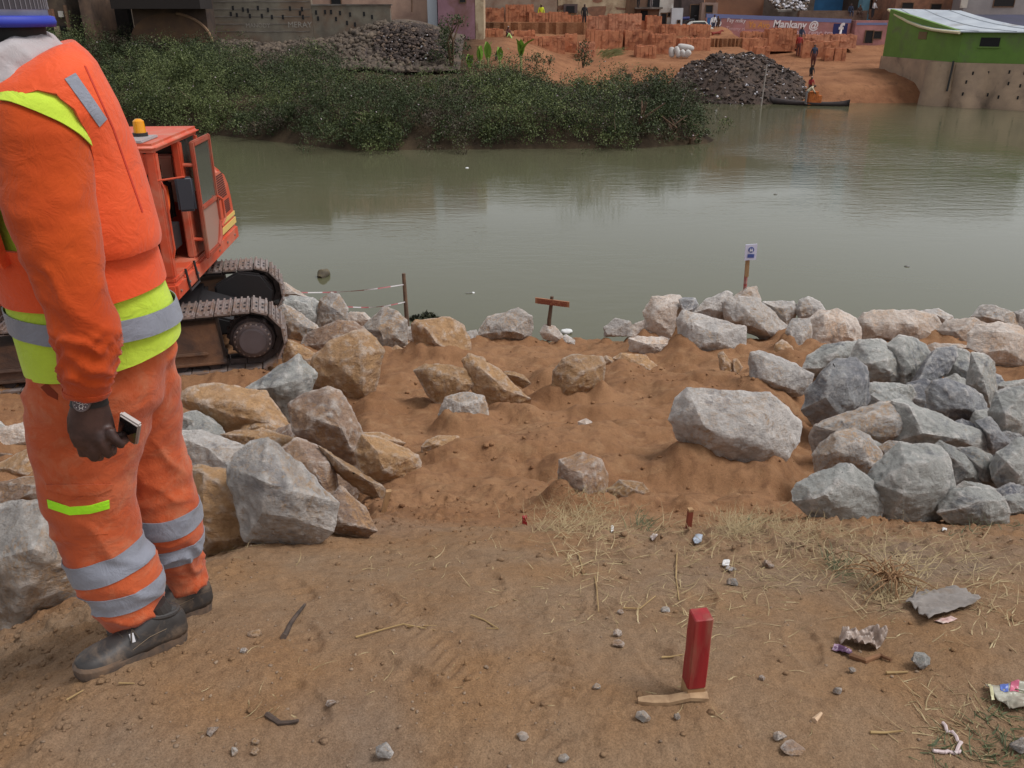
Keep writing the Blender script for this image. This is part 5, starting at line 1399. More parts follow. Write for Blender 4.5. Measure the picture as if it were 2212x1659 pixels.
bb.put("brick_load", M("bright_brick", srgb(196, 112, 56), .95, c2=srgb(170, 94, 50), scale=5), label="load of orange bricks stacked in the boat", cat="bricks")
MB().tube([P(761, 107.5, 55.4) - Vector((0, 0, .6)), P(761, 107.5, 55.4), P(767, 64, 55.6)], [.05, .05, .035], 7).put("mooring_pole", M("grey_pole", srgb(150, 140, 132), .9), label="long thin pole standing in the water left of the boat", cat="pole")
MB().tube([P(578, 66, 54), P(580, 59, 54.2), P(583, 57.3, 54.3), P(586, 58, 54.4)], .02, 5).put("dry_stalk", DRYST, label="bent dry reed stalk left of the dark rounded shrub", cat="plant")
# blades of tall grass on the clay
v = []; rs = np.random.RandomState(2)
for i in range(60):
    b = P(599 + rs.uniform(-4, 10), 57 + rs.uniform(-2, 3), 62.5); t = Vector((rs.uniform(.2, 1.6), rs.uniform(-.3, .3), rs.uniform(.2, .7)))
    v.append([b, b + t * .5 + Vector((0, 0, .14)), b + t, b + t * .5 + Vector((0, 0, .05))])
put("tall_grass", quads(np.array(v), "tall_grass"), leaf_material("pale_grass", (.16, .16, .06), (.26, .24, .1), (.36, .33, .16)), label="tuft of pale arching grass on the clay before the brick stacks", cat="grass", kind="stuff")
# ------------------------------------------------------------------ excavator
ORNG = M("digger_orange", srgb(206, 84, 52), .5, c2=srgb(196, 76, 46), scale=1.6, dirt=srgb(196, 128, 104), dirt_amt=.35, dscale=1.3)
DORNG = M("digger_orange_worn", srgb(170, 74, 50), .6, c2=srgb(150, 66, 46), scale=3, dirt=srgb(140, 104, 84), dirt_amt=.45, dscale=2)
STEEL = M("track_steel", srgb(150, 138, 134), .55, c2=srgb(118, 104, 98), scale=6, dirt=srgb(132, 104, 84), dirt_amt=.45, dscale=5, metal=.25)
MUD = M("muddy_frame", srgb(96, 74, 62), .9, c2=srgb(66, 54, 50), scale=2, dirt=srgb(126, 92, 68), dirt_amt=.5, dscale=1.6, bmp=.4, bscale=20, bdist=.02)
BLKM = M("black_metal", (.018, .016, .017), .55)
GLASSY = M("dark_glass", (.05, .055, .05), .12)
gzE = 1.10
MU = Matrix.Translation((EXC[0], EXC[1], gzE + .01)) @ Matrix.Rotation(math.radians(-.8), 4, 'X')
MT = MU @ Matrix.Rotation(math.radians(15), 4, 'Z')
exc = empty("excavator", (EXC[0], EXC[1], gzE), "orange tracked excavator with open cab door behind the worker", "excavator")
XR, XL, RR, ZC = 1.50, -1.85, .37, .42          # sprocket, idler, wheel radius to shoe plate, wheel height
def track_path(s):
    """point and tangent angle of the shoe belt at arc length s"""
    Ls = XR - XL; Lh = math.pi * RR; tot = 2 * Ls + 2 * Lh; s %= tot
    if s < Ls: return XL + s, ZC + RR - .012 * math.sin(math.pi * s / Ls) * 2, 0.0
    s -= Ls
    if s < Lh: a = s / RR; return XR + RR * math.sin(a), ZC + RR * math.cos(a), -a
    s -= Lh
    if s < Ls: return XR - s, ZC - RR, -math.pi
    s -= Ls; a = s / RR
    return XL - RR * math.sin(a), ZC - RR * math.cos(a), -math.pi - a
TOT = 2 * (XR - XL) + 2 * math.pi * RR
NSH = 42
pit = TOT / NSH
sh = MB()
sh.bx(-pit / 2 + .006, pit / 2 - .006, -.3, .3, 0, .022)
for gx in (-pit * .36, 0.0, pit * .36): sh.bx(gx - .011, gx + .011, -.3, .3, .022, .046)
for gx in (-pit * .18, pit * .18):
    for gy in (-.075, .075): sh.bx(gx - .012, gx + .012, gy - .03, gy + .03, .0225, .027, 1)
shoe_me = sh.mesh("track_shoe", bevel=0)
shoe_me.materials.append(STEEL); shoe_me.materials.append(BLKM)
for ty in (-1.08, 1.0):
    TM = MT @ Matrix.Translation((0, ty, 0))
    fr = MB(TM)
    side = [(XL + .1, ZC - .2), (XL + .35, ZC + .16), (XR - .42, ZC + .24), (XR - .40, ZC - .02), (XR - .38, ZC - .26), (XL + .2, ZC - .27)]
    fr.prism(side, 1, -.22, .22)
    fr.bx(XL + .3, XR - .55, -.25, .25, ZC - .16, ZC - .12)
    fr.bx(XL + .2, XR - .35, -.235, .235, ZC - .30, ZC - .25)
    frame = fr.put("track_frame", MUD, exc, bevel=.012)
    o_n = -1
    sp = MB(TM)
    pts = []
    for k in range(42):
        a = 2 * math.pi * k / 42; r = .325 if k % 2 else .29
        pts.append((XR + r * math.cos(a), ZC + r * math.sin(a)))
    sp.prism(pts, 1, -.06, .06)
    sp.tube([(XR, -.2, ZC), (XR, .2, ZC)], .27, 30)
    sp.put("sprocket", M("dark_mud_metal", srgb(58, 46, 44), .8, c2=srgb(40, 34, 34), scale=4), frame)
    hb = MB(TM); hb.tube([(XR, -.26, ZC), (XR, .2, ZC)], .235, 40).tube([(XR, -.30, ZC), (XR, -.26, ZC)], .205, 40).put("hub", M("hub_metal", srgb(96, 84, 84), .6, c2=srgb(70, 60, 60), scale=4, dirt=srgb(104, 84, 72), dirt_amt=.4), frame, bevel=.01)
    MB(TM).tube([(XR, -.335, ZC), (XR, -.30, ZC)], .165, 40).put("hub_cover", M("hub_plate", srgb(92, 82, 84), .55, c2=srgb(80, 70, 70), scale=3), frame, bevel=.01)
    bolt = None
    for k in range(20):
        a = 2 * math.pi * k / 20; c = TM @ Vector((XR + .208 * math.cos(a), -.275, ZC + .208 * math.sin(a)))
        if bolt is None:
            o = MB(TM).tube([(XR + .208 * math.cos(a), -.285, ZC + .208 * math.sin(a)), (XR + .208 * math.cos(a), -.25, ZC + .208 * math.sin(a))], .014, 6).put("hub_bolt", STEEL, frame, origin=c); bolt = o.data
        else:
            o = bpy.data.objects.new("hub_bolt", bolt); link(o); o.parent = frame; o.location = c - wloc(frame)
    MB(TM).tube([(XL, -.12, ZC), (XL, .12, ZC)], .33, 36).tube([(XL, -.2, ZC), (XL, .2, ZC)], .14, 24).put("idler_wheel", MUD, frame, bevel=.02)
    for k in range(7):
        x = XL + .5 + k * (XR - XL - 1.0) / 6
        MB(TM).tube([(x, -.2, ZC - .30), (x, .2, ZC - .30)], .075, 16).put("track_roller", M("dark_mud_metal", (0, 0, 0)), frame)
    # chain links sit just inside the shoes
    lk2 = MB(TM)
    for k in range(NSH):
        x, z, a = track_path(k * pit)
        nrm = Vector((math.sin(-a), 0, math.cos(a)))
        c = Vector((x, 0, z)) - nrm * .045
        for yy in (-.085, .085): lk2.box(c + Vector((0, yy, 0)), (pit * .95, .035, .075), Matrix.Rotation(-a, 3, 'Y'))
    lk2.put("link_chain", kind="stuff", mat=M("chain_metal", srgb(86, 76, 74), .6, c2=srgb(60, 52, 50), scale=8), parent=frame)
    for k in range(NSH):
        x, z, a = track_path(k * pit + .03)
        W = TM @ Matrix.Translation((x, 0, z)) @ Matrix.Rotation(-a, 4, 'Y')
        o = bpy.data.objects.new("track_shoe", shoe_me); link(o); o.parent = frame
        loc, rot, _ = W.decompose()
        o.location = loc - wloc(frame); o.rotation_mode = 'QUATERNION'; o.rotation_quaternion = rot
# guard over the far final drive
MB(MT).prism([(XR - .55, .35), (XR - .55, .62), (XR - .2, .80), (XR + .12, .74), (XR + .26, .5), (XR + .2, .25), (XR - .2, .15)], 1, .60, .68).put("drive_guard", BLKM, exc, bevel=.03)
MB(MT).bx(-.85, .85, -.85, .85, .30, .62).put("undercarriage", BLKM, exc, bevel=.05)
MB(MT).prism([(-1.5, .3), (-.6, .68), (.6, .68), (1.3, .42), (1.3, .25), (-1.5, .2)], 1, -.55, .55).put("cross_frame", BLKM, exc, bevel=.03)
# ---- upper structure: u to the right (machine's left), v to the back
UT = MU @ Matrix.Translation((-.31, .22, 0)) @ Matrix.Rotation(math.radians(5.0), 4, 'Z')
MB(UT).tube([(0, 0, .62), (0, 0, 1.0)], .62, 32).put("slew_ring", BLKM, exc)
deck = MB(UT); deck.bx(-1.22, 1.22, -1.42, 1.98, .98, 1.2); deck_o = deck.put("deck", ORNG, exc, bevel=.03)
# engine housing with a rounded back
prof = [(.50, 1.2), (.50, 2.18), (1.0, 2.2), (1.42, 2.17), (1.66, 2.08), (1.84, 1.9), (1.93, 1.65), (1.98, 1.38), (1.98, 1.2)]
hood = MB(UT).prism([(v, w) for v, w in prof], 0, -1.2, 1.2).put("engine_hood", ORNG, exc, bevel=.07, seg=3)
vs = 1.203
def vent(v0, w0, v1, w1, n, slant=0.0):
    b = MB(UT)
    for k in range(n):
        w = w0 + (w1 - w0) * (k + .5) / n; h = (w1 - w0) / n * .55
        d = slant * (k + .5) / n
        b.bx(vs - .012, vs + .004, v0 + d, v1 + d, w - h / 2, w + h / 2)
    b.put("vent_slots", M("vent_dark", srgb(76, 36, 26), .8), hood)
vent(1.15, 1.72, 1.62, 2.08, 11, -.14); vent(.78, 1.66, 1.0, 1.98, 9, -.05); vent(1.32, 1.48, 1.72, 1.67, 7, -.02)
YS = M("stripe_yellow", srgb(214, 182, 104), .6)
MB(UT).bx(vs - .01, vs + .006, .75, 1.96, 1.23, 1.32).put("yellow_stripe", YS, hood)
MB(UT).bx(vs - .01, vs + .006, .75, 1.94, 1.36, 1.42).put("yellow_stripe", YS, hood)
MB(UT).bx(.1, .9, 1.0, 1.3, 2.17, 2.24).put("hood_hatch", ORNG, hood, bevel=.02)
MB(UT).tube([(-.6, 1.1, 2.15), (-.6, 1.1, 2.6)], .06, 12).put("exhaust_pipe", BLKM, exc)
MB(UT).prism([(1.96, 1.0), (2.14, 1.06), (2.16, 1.3), (2.1, 1.6), (1.99, 1.62), (1.99, 1.3)], 0, -1.1, 1.02).put("counterweight", ORNG, exc, bevel=.08, seg=3)
# ---- cab
U0, U1, V0, V1, W0, W1 = .22, 1.2, -1.38, .48, 1.2, 2.84
cab = MB(UT)
T = .075
cab.bx(U0, U1, V0, V1, W0, W0 + .07)                                   # floor
for (u, v, tu, tv) in ((U1 - .12, V0, .12, .12), (U0, V0, .09, .1), (U1 - .1, -.42, .1, .14), (U0, V1 - .1, .09, .1), (U1 - .1, V1 - .12, .1, .12)):
    cab.bx(u, u + tu, v, v + tv, W0 + .07, W1 - .1)
cab.bx(U0, U1, V1 - .05, V1, W0 + .07, W0 + 1.0)                       # rear wall low
cab.bx(U1 - .05, U1, -.28, V1 - .12, W0 + .07, W0 + .85)               # side wall behind door
cab.bx(U0, U0 + .05, V0 + .1, V1 - .1, W0 + .07, W0 + .75)
cab.bx(U0 + .09, U1 - .12, V0, V0 + .06, W1 - .36, W1 - .1)            # brow over the windscreen
cabo = cab.put("cab", ORNG, exc, bevel=.018)
MB(UT).bx(U0 - .03, U1 + .03, V0 - .06, V1 + .04, W1 - .1, W1).put("cab_roof", ORNG, cabo, bevel=.045, seg=3)
MB(UT).bx(U0 + .30, U0 + .86, V0 - .0, V0 + .62, W1 - .005, W1 + .03).put("roof_hatch", M("hatch_grey", srgb(160, 152, 152), .5), cabo, bevel=.012)
MB(UT).bx(U0 + .09, U1 - .12, V0 + .03, V0 + .045, W0 + .5, W1 - .36).put("windscreen", GLASSY, cabo)
MB(UT).bx(U0 + .09, U1 - .1, V1 - .035, V1 - .02, W0 + 1.0, W1 - .1).put("rear_window", GLASSY, cabo)
MB(UT).bx(U1 - .035, U1 - .02, -.28, V1 - .12, W0 + .85, W1 - .1).put("side_window", GLASSY, cabo)
bc = MB(UT); bc.tube([(U0 + .70, V0 + .48, W1 + .03), (U0 + .70, V0 + .48, W1 + .07)], .085, 20).put("beacon_base", BLKM, cabo)
MB(UT).tube([(U0 + .70, V0 + .48, W1 + .07), (U0 + .70, V0 + .48, W1 + .2), (U0 + .70, V0 + .48, W1 + .225)], [.07, .062, .03], 20).put("beacon_lens", M("amber_lens", srgb(226, 150, 20), .2), cabo, smooth=True)
# seat and controls
SEATM = M("seat_dark", srgb(40, 38, 40), .8)
seat = MB(UT).bx(.45, .95, -.6, -.12, 1.55, 1.70).bx(.47, .93, -.16, -.02, 1.70, 2.25).bx(.56, .84, -.16, -.05, 2.28, 2.48).put("seat", SEATM, cabo, bevel=.05, seg=3)
MB(UT).bx(.5, .9, -.5, -.2, 1.27, 1.55).put("seat_base", BLKM, cabo)
for u in (.38, .98):
    MB(UT).bx(u - .07, u + .07, -.85, -.4, 1.45, 1.75).tube([(u, -.8, 1.75), (u, -.88, 2.0)], [.018, .022], 8).put("control_lever", BLKM, cabo)
MB(UT).tube([(.62, -1.15, 1.27), (.62, -1.2, 1.95)], .015, 6).tube([(.82, -1.15, 1.27), (.82, -1.2, 1.95)], .015, 6).put("travel_levers", BLKM, cabo)
MB(UT).bx(.5, .92, -1.32, -1.25, 1.3, 1.7).put("foot_guard", M("cab_grey", srgb(120, 112, 108), .7), cabo)
MB(UT).bx(.3, .95, .1, .38, 1.9, 2.5).put("rear_panel", M("rear_panel", srgb(206, 160, 140), .8), cabo, bevel=.03)
# mirror on the front post
MB(UT).tube([(U1 - .04, V0 + .02, 2.42), (U1 + .28, V0 + .04, 2.46)], .012, 8).put("mirror_arm", ORNG, cabo)
MB(UT).box((U1 + .26, V0 + .05, 2.26), (.20, .06, .40), Matrix.Rotation(.25, 3, 'Z')).put("mirror", M("mirror_back", srgb(48, 50, 58), .5), cabo, bevel=.025, seg=3)
MB(UT).tube([(U1 + .0, V0 + .06, 1.5), (U1 + .03, V0 + .06, 1.6), (U1 + .03, V0 + .06, 2.3), (U1, V0 + .06, 2.4)], .014, 8).put("grab_rail", ORNG, cabo)
# door folded back against the cab side
du, dv0, dv1, dw0, dw1 = U1 + .11, -.38, .52, 1.24, 2.74
dm = MB(UT)
b_ = .075
dm.bx(du, du + .05, dv0, dv0 + b_, dw0, dw1).bx(du, du + .05, dv1 - b_, dv1, dw0 + .32, dw1).bx(du, du + .05, dv0 + b_, dv1 - b_, dw1 - b_, dw1)
dm.bx(du, du + .05, dv0 + b_, dv1 - .3, dw0, dw0 + b_).bx(du, du + .05, dv0 + b_, dv1 - b_, 1.86, 1.93)
dm.tube([(du + .025, dv1 - .32, dw0 + .04), (du + .025, dv1 - .14, dw0 + .12), (du + .025, dv1 - .05, dw0 + .34)], .045, 8)
door = dm.put("door", DORNG, cabo, bevel=.014)
MB(UT).bx(du + .018, du + .03, dv0 + b_, dv1 - b_, 1.93, dw1 - b_).put("door_glass", M("door_glass", (.09, .092, .075), .08), door)
MB(UT).prism([(dv0 + b_, dw0 + b_), (dv1 - .3, dw0 + b_), (dv1 - b_, dw0 + .34), (dv1 - b_, 1.86), (dv0 + b_, 1.86)], 0, du + .018, du + .03).put("lower_glass", M("dusty_glass", srgb(160, 122, 108), .35), door)
MB(UT).tube([(du + .06, dv1 - .1, 1.92), (du + .1, dv1 - .02, 1.86), (du + .1, dv1 + .0, 1.6), (du + .06, dv1 - .08, 1.5)], .018, 8).put("door_handle", ORNG, door)
for hz in (1.5, 2.45): MB(UT).tube([(U1 - .01, dv0 + .03, hz), (du + .02, dv0 + .03, hz)], .025, 8).put("hinge", ORNG, door)
# boom, arm and bucket reach out to the left of the picture
bm_ = MB(UT)
def beam(b, pts, w0, h, M_=None):
    for (a, c, h0, h1) in pts:
        a, c = Vector(a), Vector(c); d = (c - a).normalized(); n = Vector((0, -d.z, d.y))
        b.add([a + n * h0 - Vector((w0, 0, 0)), a + n * h0 + Vector((w0, 0, 0)), a - n * h0 + Vector((w0, 0, 0)), a - n * h0 - Vector((w0, 0, 0)), c + n * h1 - Vector((w0, 0, 0)), c + n * h1 + Vector((w0, 0, 0)), c - n * h1 + Vector((w0, 0, 0)), c - n * h1 - Vector((w0, 0, 0))],
              [(3, 2, 1, 0), (4, 5, 6, 7), (0, 1, 5, 4), (1, 2, 6, 5), (2, 3, 7, 6), (3, 0, 4, 7)])
beam(bm_, [((-.5, -1.2, 1.35), (-.5, -2.2, 2.9), .18, .3), ((-.5, -2.15, 2.85), (-.5, -3.6, 3.1), .29, .17)], .17, .2)
boom = bm_.put("boom", ORNG, exc, bevel=.02)
MB(UT).tube([(-.5, -1.35, 1.15), (-.5, -2.1, 2.6)], .07, 12).put("boom_cylinder", BLKM, boom)
am = MB(UT); beam(am, [((-.5, -3.4, 3.35), (-.5, -3.9, 1.3), .2, .12)], .13, .2); arm = am.put("arm", ORNG, exc, bevel=.02)
MB(UT).prism([(-3.95, 1.35), (-3.5, 1.1), (-3.35, .6), (-3.7, .3), (-4.15, .35), (-4.2, .9)], 0, -1.0, -.2).put("bucket", DORNG, exc, bevel=.03)
# operator
ob = UT @ Vector((.7, -.36, 1.70))
V, E, R4 = [], [], []
def jad(p, r, par=None):
    V.append(UT @ Vector(p)); R4.append(r)
    if par is not None: E.append((par, len(V) - 1))
    return len(V) - 1
pl = jad((.7, -.3, 1.80), .14); ch = jad((.7, -.27, 2.12), .16, pl); nk = jad((.7, -.29, 2.3), .06, ch); hd = jad((.7, -.32, 2.42), .1, nk); jad((.7, -.32, 2.52), .08, hd)
for q in (-1, 1):
    s1 = jad((.7 + q * .19, -.28, 2.14), .07, ch); e1 = jad((.7 + q * .25, -.5, 1.92), .055, s1); w1 = jad((.7 + q * .27, -.78, 1.96), .045, e1); jad((.7 + q * .27, -.86, 1.98), .045, w1)
    k1 = jad((.7 + q * .12, -.75, 1.8), .085, pl); f1 = jad((.7 + q * .12, -.98, 1.36), .06, k1); jad((.7 + q * .12, -1.14, 1.31), .045, f1)
me = skin_mesh(V, E, R4, 1, 0)
oc = M("operator_orange", srgb(214, 88, 30), .8)
for f in me.polygons:
    i = min(range(len(V)), key=lambda i: (V[i] - f.center).length_squared)
    f.material_index = 1 if i in (2, 3, 8, 15) else (2 if i == 4 else (3 if i in (10, 11, 17, 18) else 0))
put("person", me, [oc, SKIN, M("black_hair", (0, 0, 0)), M("dark_trousers", srgb(60, 58, 62), .9)], origin=ob, label="excavator operator in orange sitting inside the cab", cat="person")

for k in range(3):
    MB(UT).tube([(-.35 + k * .08, -1.3, 1.25), (-.4 + k * .07, -1.65, 1.7), (-.42 + k * .06, -1.95, 2.45)], .02, 8).put("hose", BLKM, boom)
MB(UT).tube([(U1 + .02, -1.0, 1.28), (U1 + .05, -1.0, 1.0), (U1 + .05, -.6, 1.0), (U1 + .02, -.6, 1.28)], .016, 8).put("step", BLKM, exc)
for v_ in (-1.3, -.9, -.5, .7, 1.2, 1.7):
    MB(UT).tube([(1.21, v_, 1.09), (1.235, v_, 1.09)], .018, 8).put("deck_bolt", STEEL, deck_o)
MB(UT).tube([(1.0, .62, 2.2), (1.0, .62, 2.42), (1.0, 1.35, 2.42), (1.0, 1.35, 2.2)], .016, 8).put("hand_rail", ORNG, hood)
# ------------------------------------------------------------------ the worker in the foreground
FV = Vector((-.875, -.484, 0)).normalized()      # he faces left and a little towards us
LV = Vector((.484, -.875, 0)).normalized()       # his left side, towards the camera
def ring_loft(rings, n=36, cap=True, ex=2.0):
    v, f = [], []
    for c, a, b in rings:
        for j in range(n):
            t = 2 * math.pi * j / n; ct, st = math.cos(t), math.sin(t)
            v.append(Vector(c) + a * (math.copysign(abs(ct) ** (2 / ex), ct)) + b * (math.copysign(abs(st) ** (2 / ex), st)))
    for i in range(len(rings) - 1):
        for j in range(n): f.append((i * n + j, i * n + (j + 1) % n, (i + 1) * n + (j + 1) % n, (i + 1) * n + j))
    if cap: f += [tuple(range(n))[::-1], tuple((len(rings) - 1) * n + j for j in range(n))]
    return v, f
def hull_ring(px, py, D, half, b, tf=0.0, tl=0.0, ex=2.0):
    """level ring round the trunk whose silhouette spans px-half .. px+half"""
    c = P(px, py, D); k = depth(c) / FPX; a = half * k
    T2 = np.linspace(0, 2 * math.pi, 48, endpoint=False)
    for _ in range(9):
        xs = [proj(c + (FV * a + Vector((0, 0, tf))) * math.copysign(abs(math.cos(t)) ** (2 / ex), math.cos(t)) + (LV * b) * math.copysign(abs(math.sin(t)) ** (2 / ex), math.sin(t)))[0] for t in T2]
        w, m = (max(xs) - min(xs)) / 2, (max(xs) + min(xs)) / 2
        a = max(.05, a * (1 + 1.3 * (half / w - 1))); c = c + RGT * ((px - m) * k * .9)
    return c, FV * a + Vector((0, 0, tf)), LV * b + Vector((0, 0, tl))
def limb(pts, n=28, k=1.0):
    """pts: (px, py, D, half width px, depth ratio)"""
    cs = [P(p[0], p[1], p[2]) for p in pts]; rings = []
    for i, p in enumerate(pts):
        t = (cs[min(i + 1, len(cs) - 1)] - cs[max(i - 1, 0)]).normalized()
        vw = (cs[i] - CAM).normalized()
        s = t.cross(vw).normalized(); d = s.cross(t).normalized()
        r = p[3] * depth(cs[i]) / FPX * k
        rings.append((cs[i], s * r, d * r * p[4]))
    return ring_loft(rings, n)
def ball(c, r, n=16, m=10, R=None):
    c = Vector(c); v, f = [], []
    for i in range(m + 1):
        th = math.pi * i / m
        for j in range(n):
            ph = 2 * math.pi * j / n
            q = Vector((r[0] * math.sin(th) * math.cos(ph), r[1] * math.sin(th) * math.sin(ph), r[2] * math.cos(th)))
            v.append(c + (R @ q if R is not None else q))
    for i in range(m):
        for j in range(n): f.append((i * n + j, (i + 1) * n + j, (i + 1) * n + (j + 1) % n, i * n + (j + 1) % n))
    return v, f
def union(parts, voxel, it=4):
    mb = MB()
    for v, f in parts: mb.add(v, f)
    me = new_mesh("tmp", mb.v, mb.f)
    bm = bmesh.new(); bm.from_mesh(me); bmesh.ops.remove_doubles(bm, verts=bm.verts, dist=1e-5); bmesh.ops.recalc_face_normals(bm, faces=bm.faces); bm.to_mesh(me); bm.free()
    o = link(bpy.data.objects.new("tmp", me))
    md = o.modifiers.new("r", 'REMESH'); md.mode = 'VOXEL'; md.voxel_size = voxel
    if it:
        sm = o.modifiers.new("s", 'SMOOTH'); sm.iterations = it; sm.factor = .5
    out = eval_mesh(o); bpy.data.objects.remove(o); bpy.data.meshes.remove(me); out.materials.clear()
    out.shade_smooth()
    return out
def verts_np(me):
    co = np.empty(len(me.vertices) * 3); me.vertices.foreach_get("co", co)
    no = np.empty(len(me.vertices) * 3); me.vertex_normals.foreach_get("vector", no)
    return co.reshape(-1, 3), no.reshape(-1, 3)
def set_np(me, co):
    me.vertices.foreach_set("co", co.ravel()); me.update()
def wrinkle(me, fn):
    co, no = verts_np(me); set_np(me, co + no * fn(co)[:, None])
def proj_np(co):
    v = co - np.array(CAM[:]); z = v @ np.array(FWD[:])
    return 512 + FPX * v[:, 0] / z, 384 - FPX * (v @ np.array(UPV[:])) / z
def cut_planes(me, planes, off=.003, keep=None, thick=.003, name="band"):
    """piece of a cloth mesh between planes (point, normal pointing outwards), lifted off the cloth and given thickness"""
    bm = bmesh.new(); bm.from_mesh(me)
    for p, n in planes:
        bmesh.ops.bisect_plane(bm, geom=bm.verts[:] + bm.edges[:] + bm.faces[:], plane_co=p, plane_no=n, clear_outer=True, clear_inner=False, dist=1e-5)
    if keep:
        bm.faces.ensure_lookup_table()
        dead = [f for f in bm.faces if not keep(f.calc_center_median(), f.normal)]
        bmesh.ops.delete(bm, geom=dead, context='FACES')
    bm.normal_update()
    for v in bm.verts: v.co += v.normal * off
    if thick:
        top = [f for f in bm.faces]
        r = bmesh.ops.solidify(bm, geom=top, thickness=thick)
    out = bpy.data.meshes.new(name); bm.to_mesh(out); bm.free(); out.shade_smooth(); out.set_sharp_from_angle(angle=math.radians(50))
    return out
def px_planes(poly):
    """planes through the eye and the edges of a convex pixel outline (clockwise on screen)"""
    out = []
    cx = sum(p[0] for p in poly) / len(poly); cy = sum(p[1] for p in poly) / len(poly)
    for i in range(len(poly)):
        a, b = poly[i], poly[(i + 1) % len(poly)]
        n = ray(*a).cross(ray(*b)).normalized()
        if n.dot(ray(cx, cy)) > 0: n = -n
        out.append((CAM, n))
    return out
def cloth_mat(name, c, c2, weave=900, rough=.85, dust=None, amt=.3):
    m, nt, ns, ls, bs = newmat(name)
    tc = nt.nodes.new("ShaderNodeTexCoord"); v = tc.outputs["Object"]
    col = mix(nt, ramp(nt, tex(nt, 'noise', v, 5, 5, .6), [(.35, 0.0), (.65, 1.0)]), c, c2)
    if dust is not None:
        col = mix(nt, ramp(nt, tex(nt, 'noise', v, 9, 6, .7, .5), [(.6 - amt * .3, 0.0), (.8 - amt * .2, .7)]), col, dust)
    ls.new(col, bs.inputs["Base Color"])
    bs.inputs["Roughness"].default_value = rough; bs.inputs["Specular IOR Level"].default_value = .2
    bs.inputs["Sheen Weight"].default_value = .15
    b0 = bump(nt, tex(nt, 'noise', v, 13, 5, .6, 1.4), .4, .016)
    b1 = bump(nt, tex(nt, 'noise', v, 38, 4, .6, 1.0), .25, .006, b0)
    ls.new(bump(nt, tex(nt, 'noise', v, weave, 2, .5), .25, .001, b1), bs.inputs["Normal"])
    return m
SW = cloth_mat("sweatshirt_orange", srgb(194, 76, 22), srgb(174, 62, 16))
TR = cloth_mat("trouser_orange", srgb(194, 92, 52), srgb(170, 72, 36), dust=srgb(190, 124, 92), amt=.35)
JK = cloth_mat("life_jacket_orange", srgb(230, 90, 44), srgb(218, 78, 34), weave=500, rough=.6)
VE = cloth_mat("hi_vis_yellow", srgb(196, 220, 70), srgb(180, 204, 58))
LIMEM = cloth_mat("lime_tab", srgb(170, 240, 40), srgb(160, 226, 36))
REF = cloth_mat("reflective_grey", srgb(140, 143, 154), srgb(126, 128, 138), rough=.45)
HOODM = cloth_mat("grey_hood", srgb(176, 168, 168), srgb(160, 152, 152))
BSKIN = M("worker_skin", srgb(78, 54, 48), .5, c2=srgb(54, 37, 34), scale=30, bmp=.25, bscale=180, bdist=.0015)
SHOE = M("shoe_leather", srgb(58, 54, 52), .55, c2=srgb(46, 43, 42), scale=20, dirt=srgb(112, 94, 78), dirt_amt=.35, dscale=14, bmp=.2, bscale=220, bdist=.001)
SOLE = M("shoe_sole", srgb(84, 74, 66), .85, c2=srgb(66, 58, 54), scale=12, dirt=srgb(122, 98, 78), dirt_amt=.5, dscale=10)

wbase = Vector((-1.05, 1.95, gz(-1.05, 1.95)))
wk = empty("person", wbase, "worker in orange overalls, yellow vest and orange life jacket holding a phone", "person")
# ---------- body: one continuous surface
hc = P(-12, 44, 1.90)
Rf = Matrix((FV, LV, Vector((0, 0, 1)))).transposed()         # columns: facing, left, up
def hp(f, l, u): return hc + FV * f + LV * l + Vector((0, 0, u))
body = [ball(hc + Vector((0, 0, .035)) - FV * .01, (.098, .078, .105), R=Rf), ball(hp(.03, 0, -.045), (.07, .06, .075), R=Rf), ball(hp(.045, 0, -.095), (.045, .045, .03), R=Rf)]
body += [ball(hp(.098, 0, -.03), (.022, .015, .016), R=Rf), ring_loft([(hp(.085, 0, .02), LV * .008, FV * .012), (hp(.105, 0, -.03), LV * .013, FV * .014)], 10)]
body += [ball(hp(.088, 0, -.066), (.014, .026, .008), R=Rf), ball(hp(.085, 0, -.078), (.014, .022, .007), R=Rf)]
for q in (-1, 1):
    body += [ball(hp(-.005, q * .078, -.012), (.016, .007, .03), R=Rf), ball(hp(.082, q * .03, .012), (.011, .015, .008), R=Rf), ball(hp(.086, q * .032, .034), (.01, .02, .005), R=Rf)]
ch_c = P(40, 110, 1.96)
body.append(ring_loft([(hp(-.02, 0, -.06), FV * .058, LV * .056), (hp(-.035, 0, -.13), FV * .06, LV * .06), (hp(-.045, 0, -.2), FV * .08, LV * .1)], 20))
body.append(ring_loft([hull_ring(38, 72, 1.96, 30, .12), hull_ring(40, 95, 1.96, 48, .17), hull_ring(48, 150, 1.96, 50, .165), hull_ring(66, 230, 1.96, 48, .15), hull_ring(88, 300, 1.96, 50, .15), hull_ring(104, 360, 1.97, 52, .155)], 28))
arm_px = [(30, 100, 1.84, 26, 1.0), (40, 140, 1.80, 24, 1), (50, 200, 1.76, 22, 1), (64, 265, 1.73, 19, 1), (78, 310, 1.715, 18, 1), (86, 350, 1.705, 16, .95), (89, 385, 1.70, 13.5, .85), (90, 402, 1.70, 13.5, .75)]
body.append(limb(arm_px, 20))
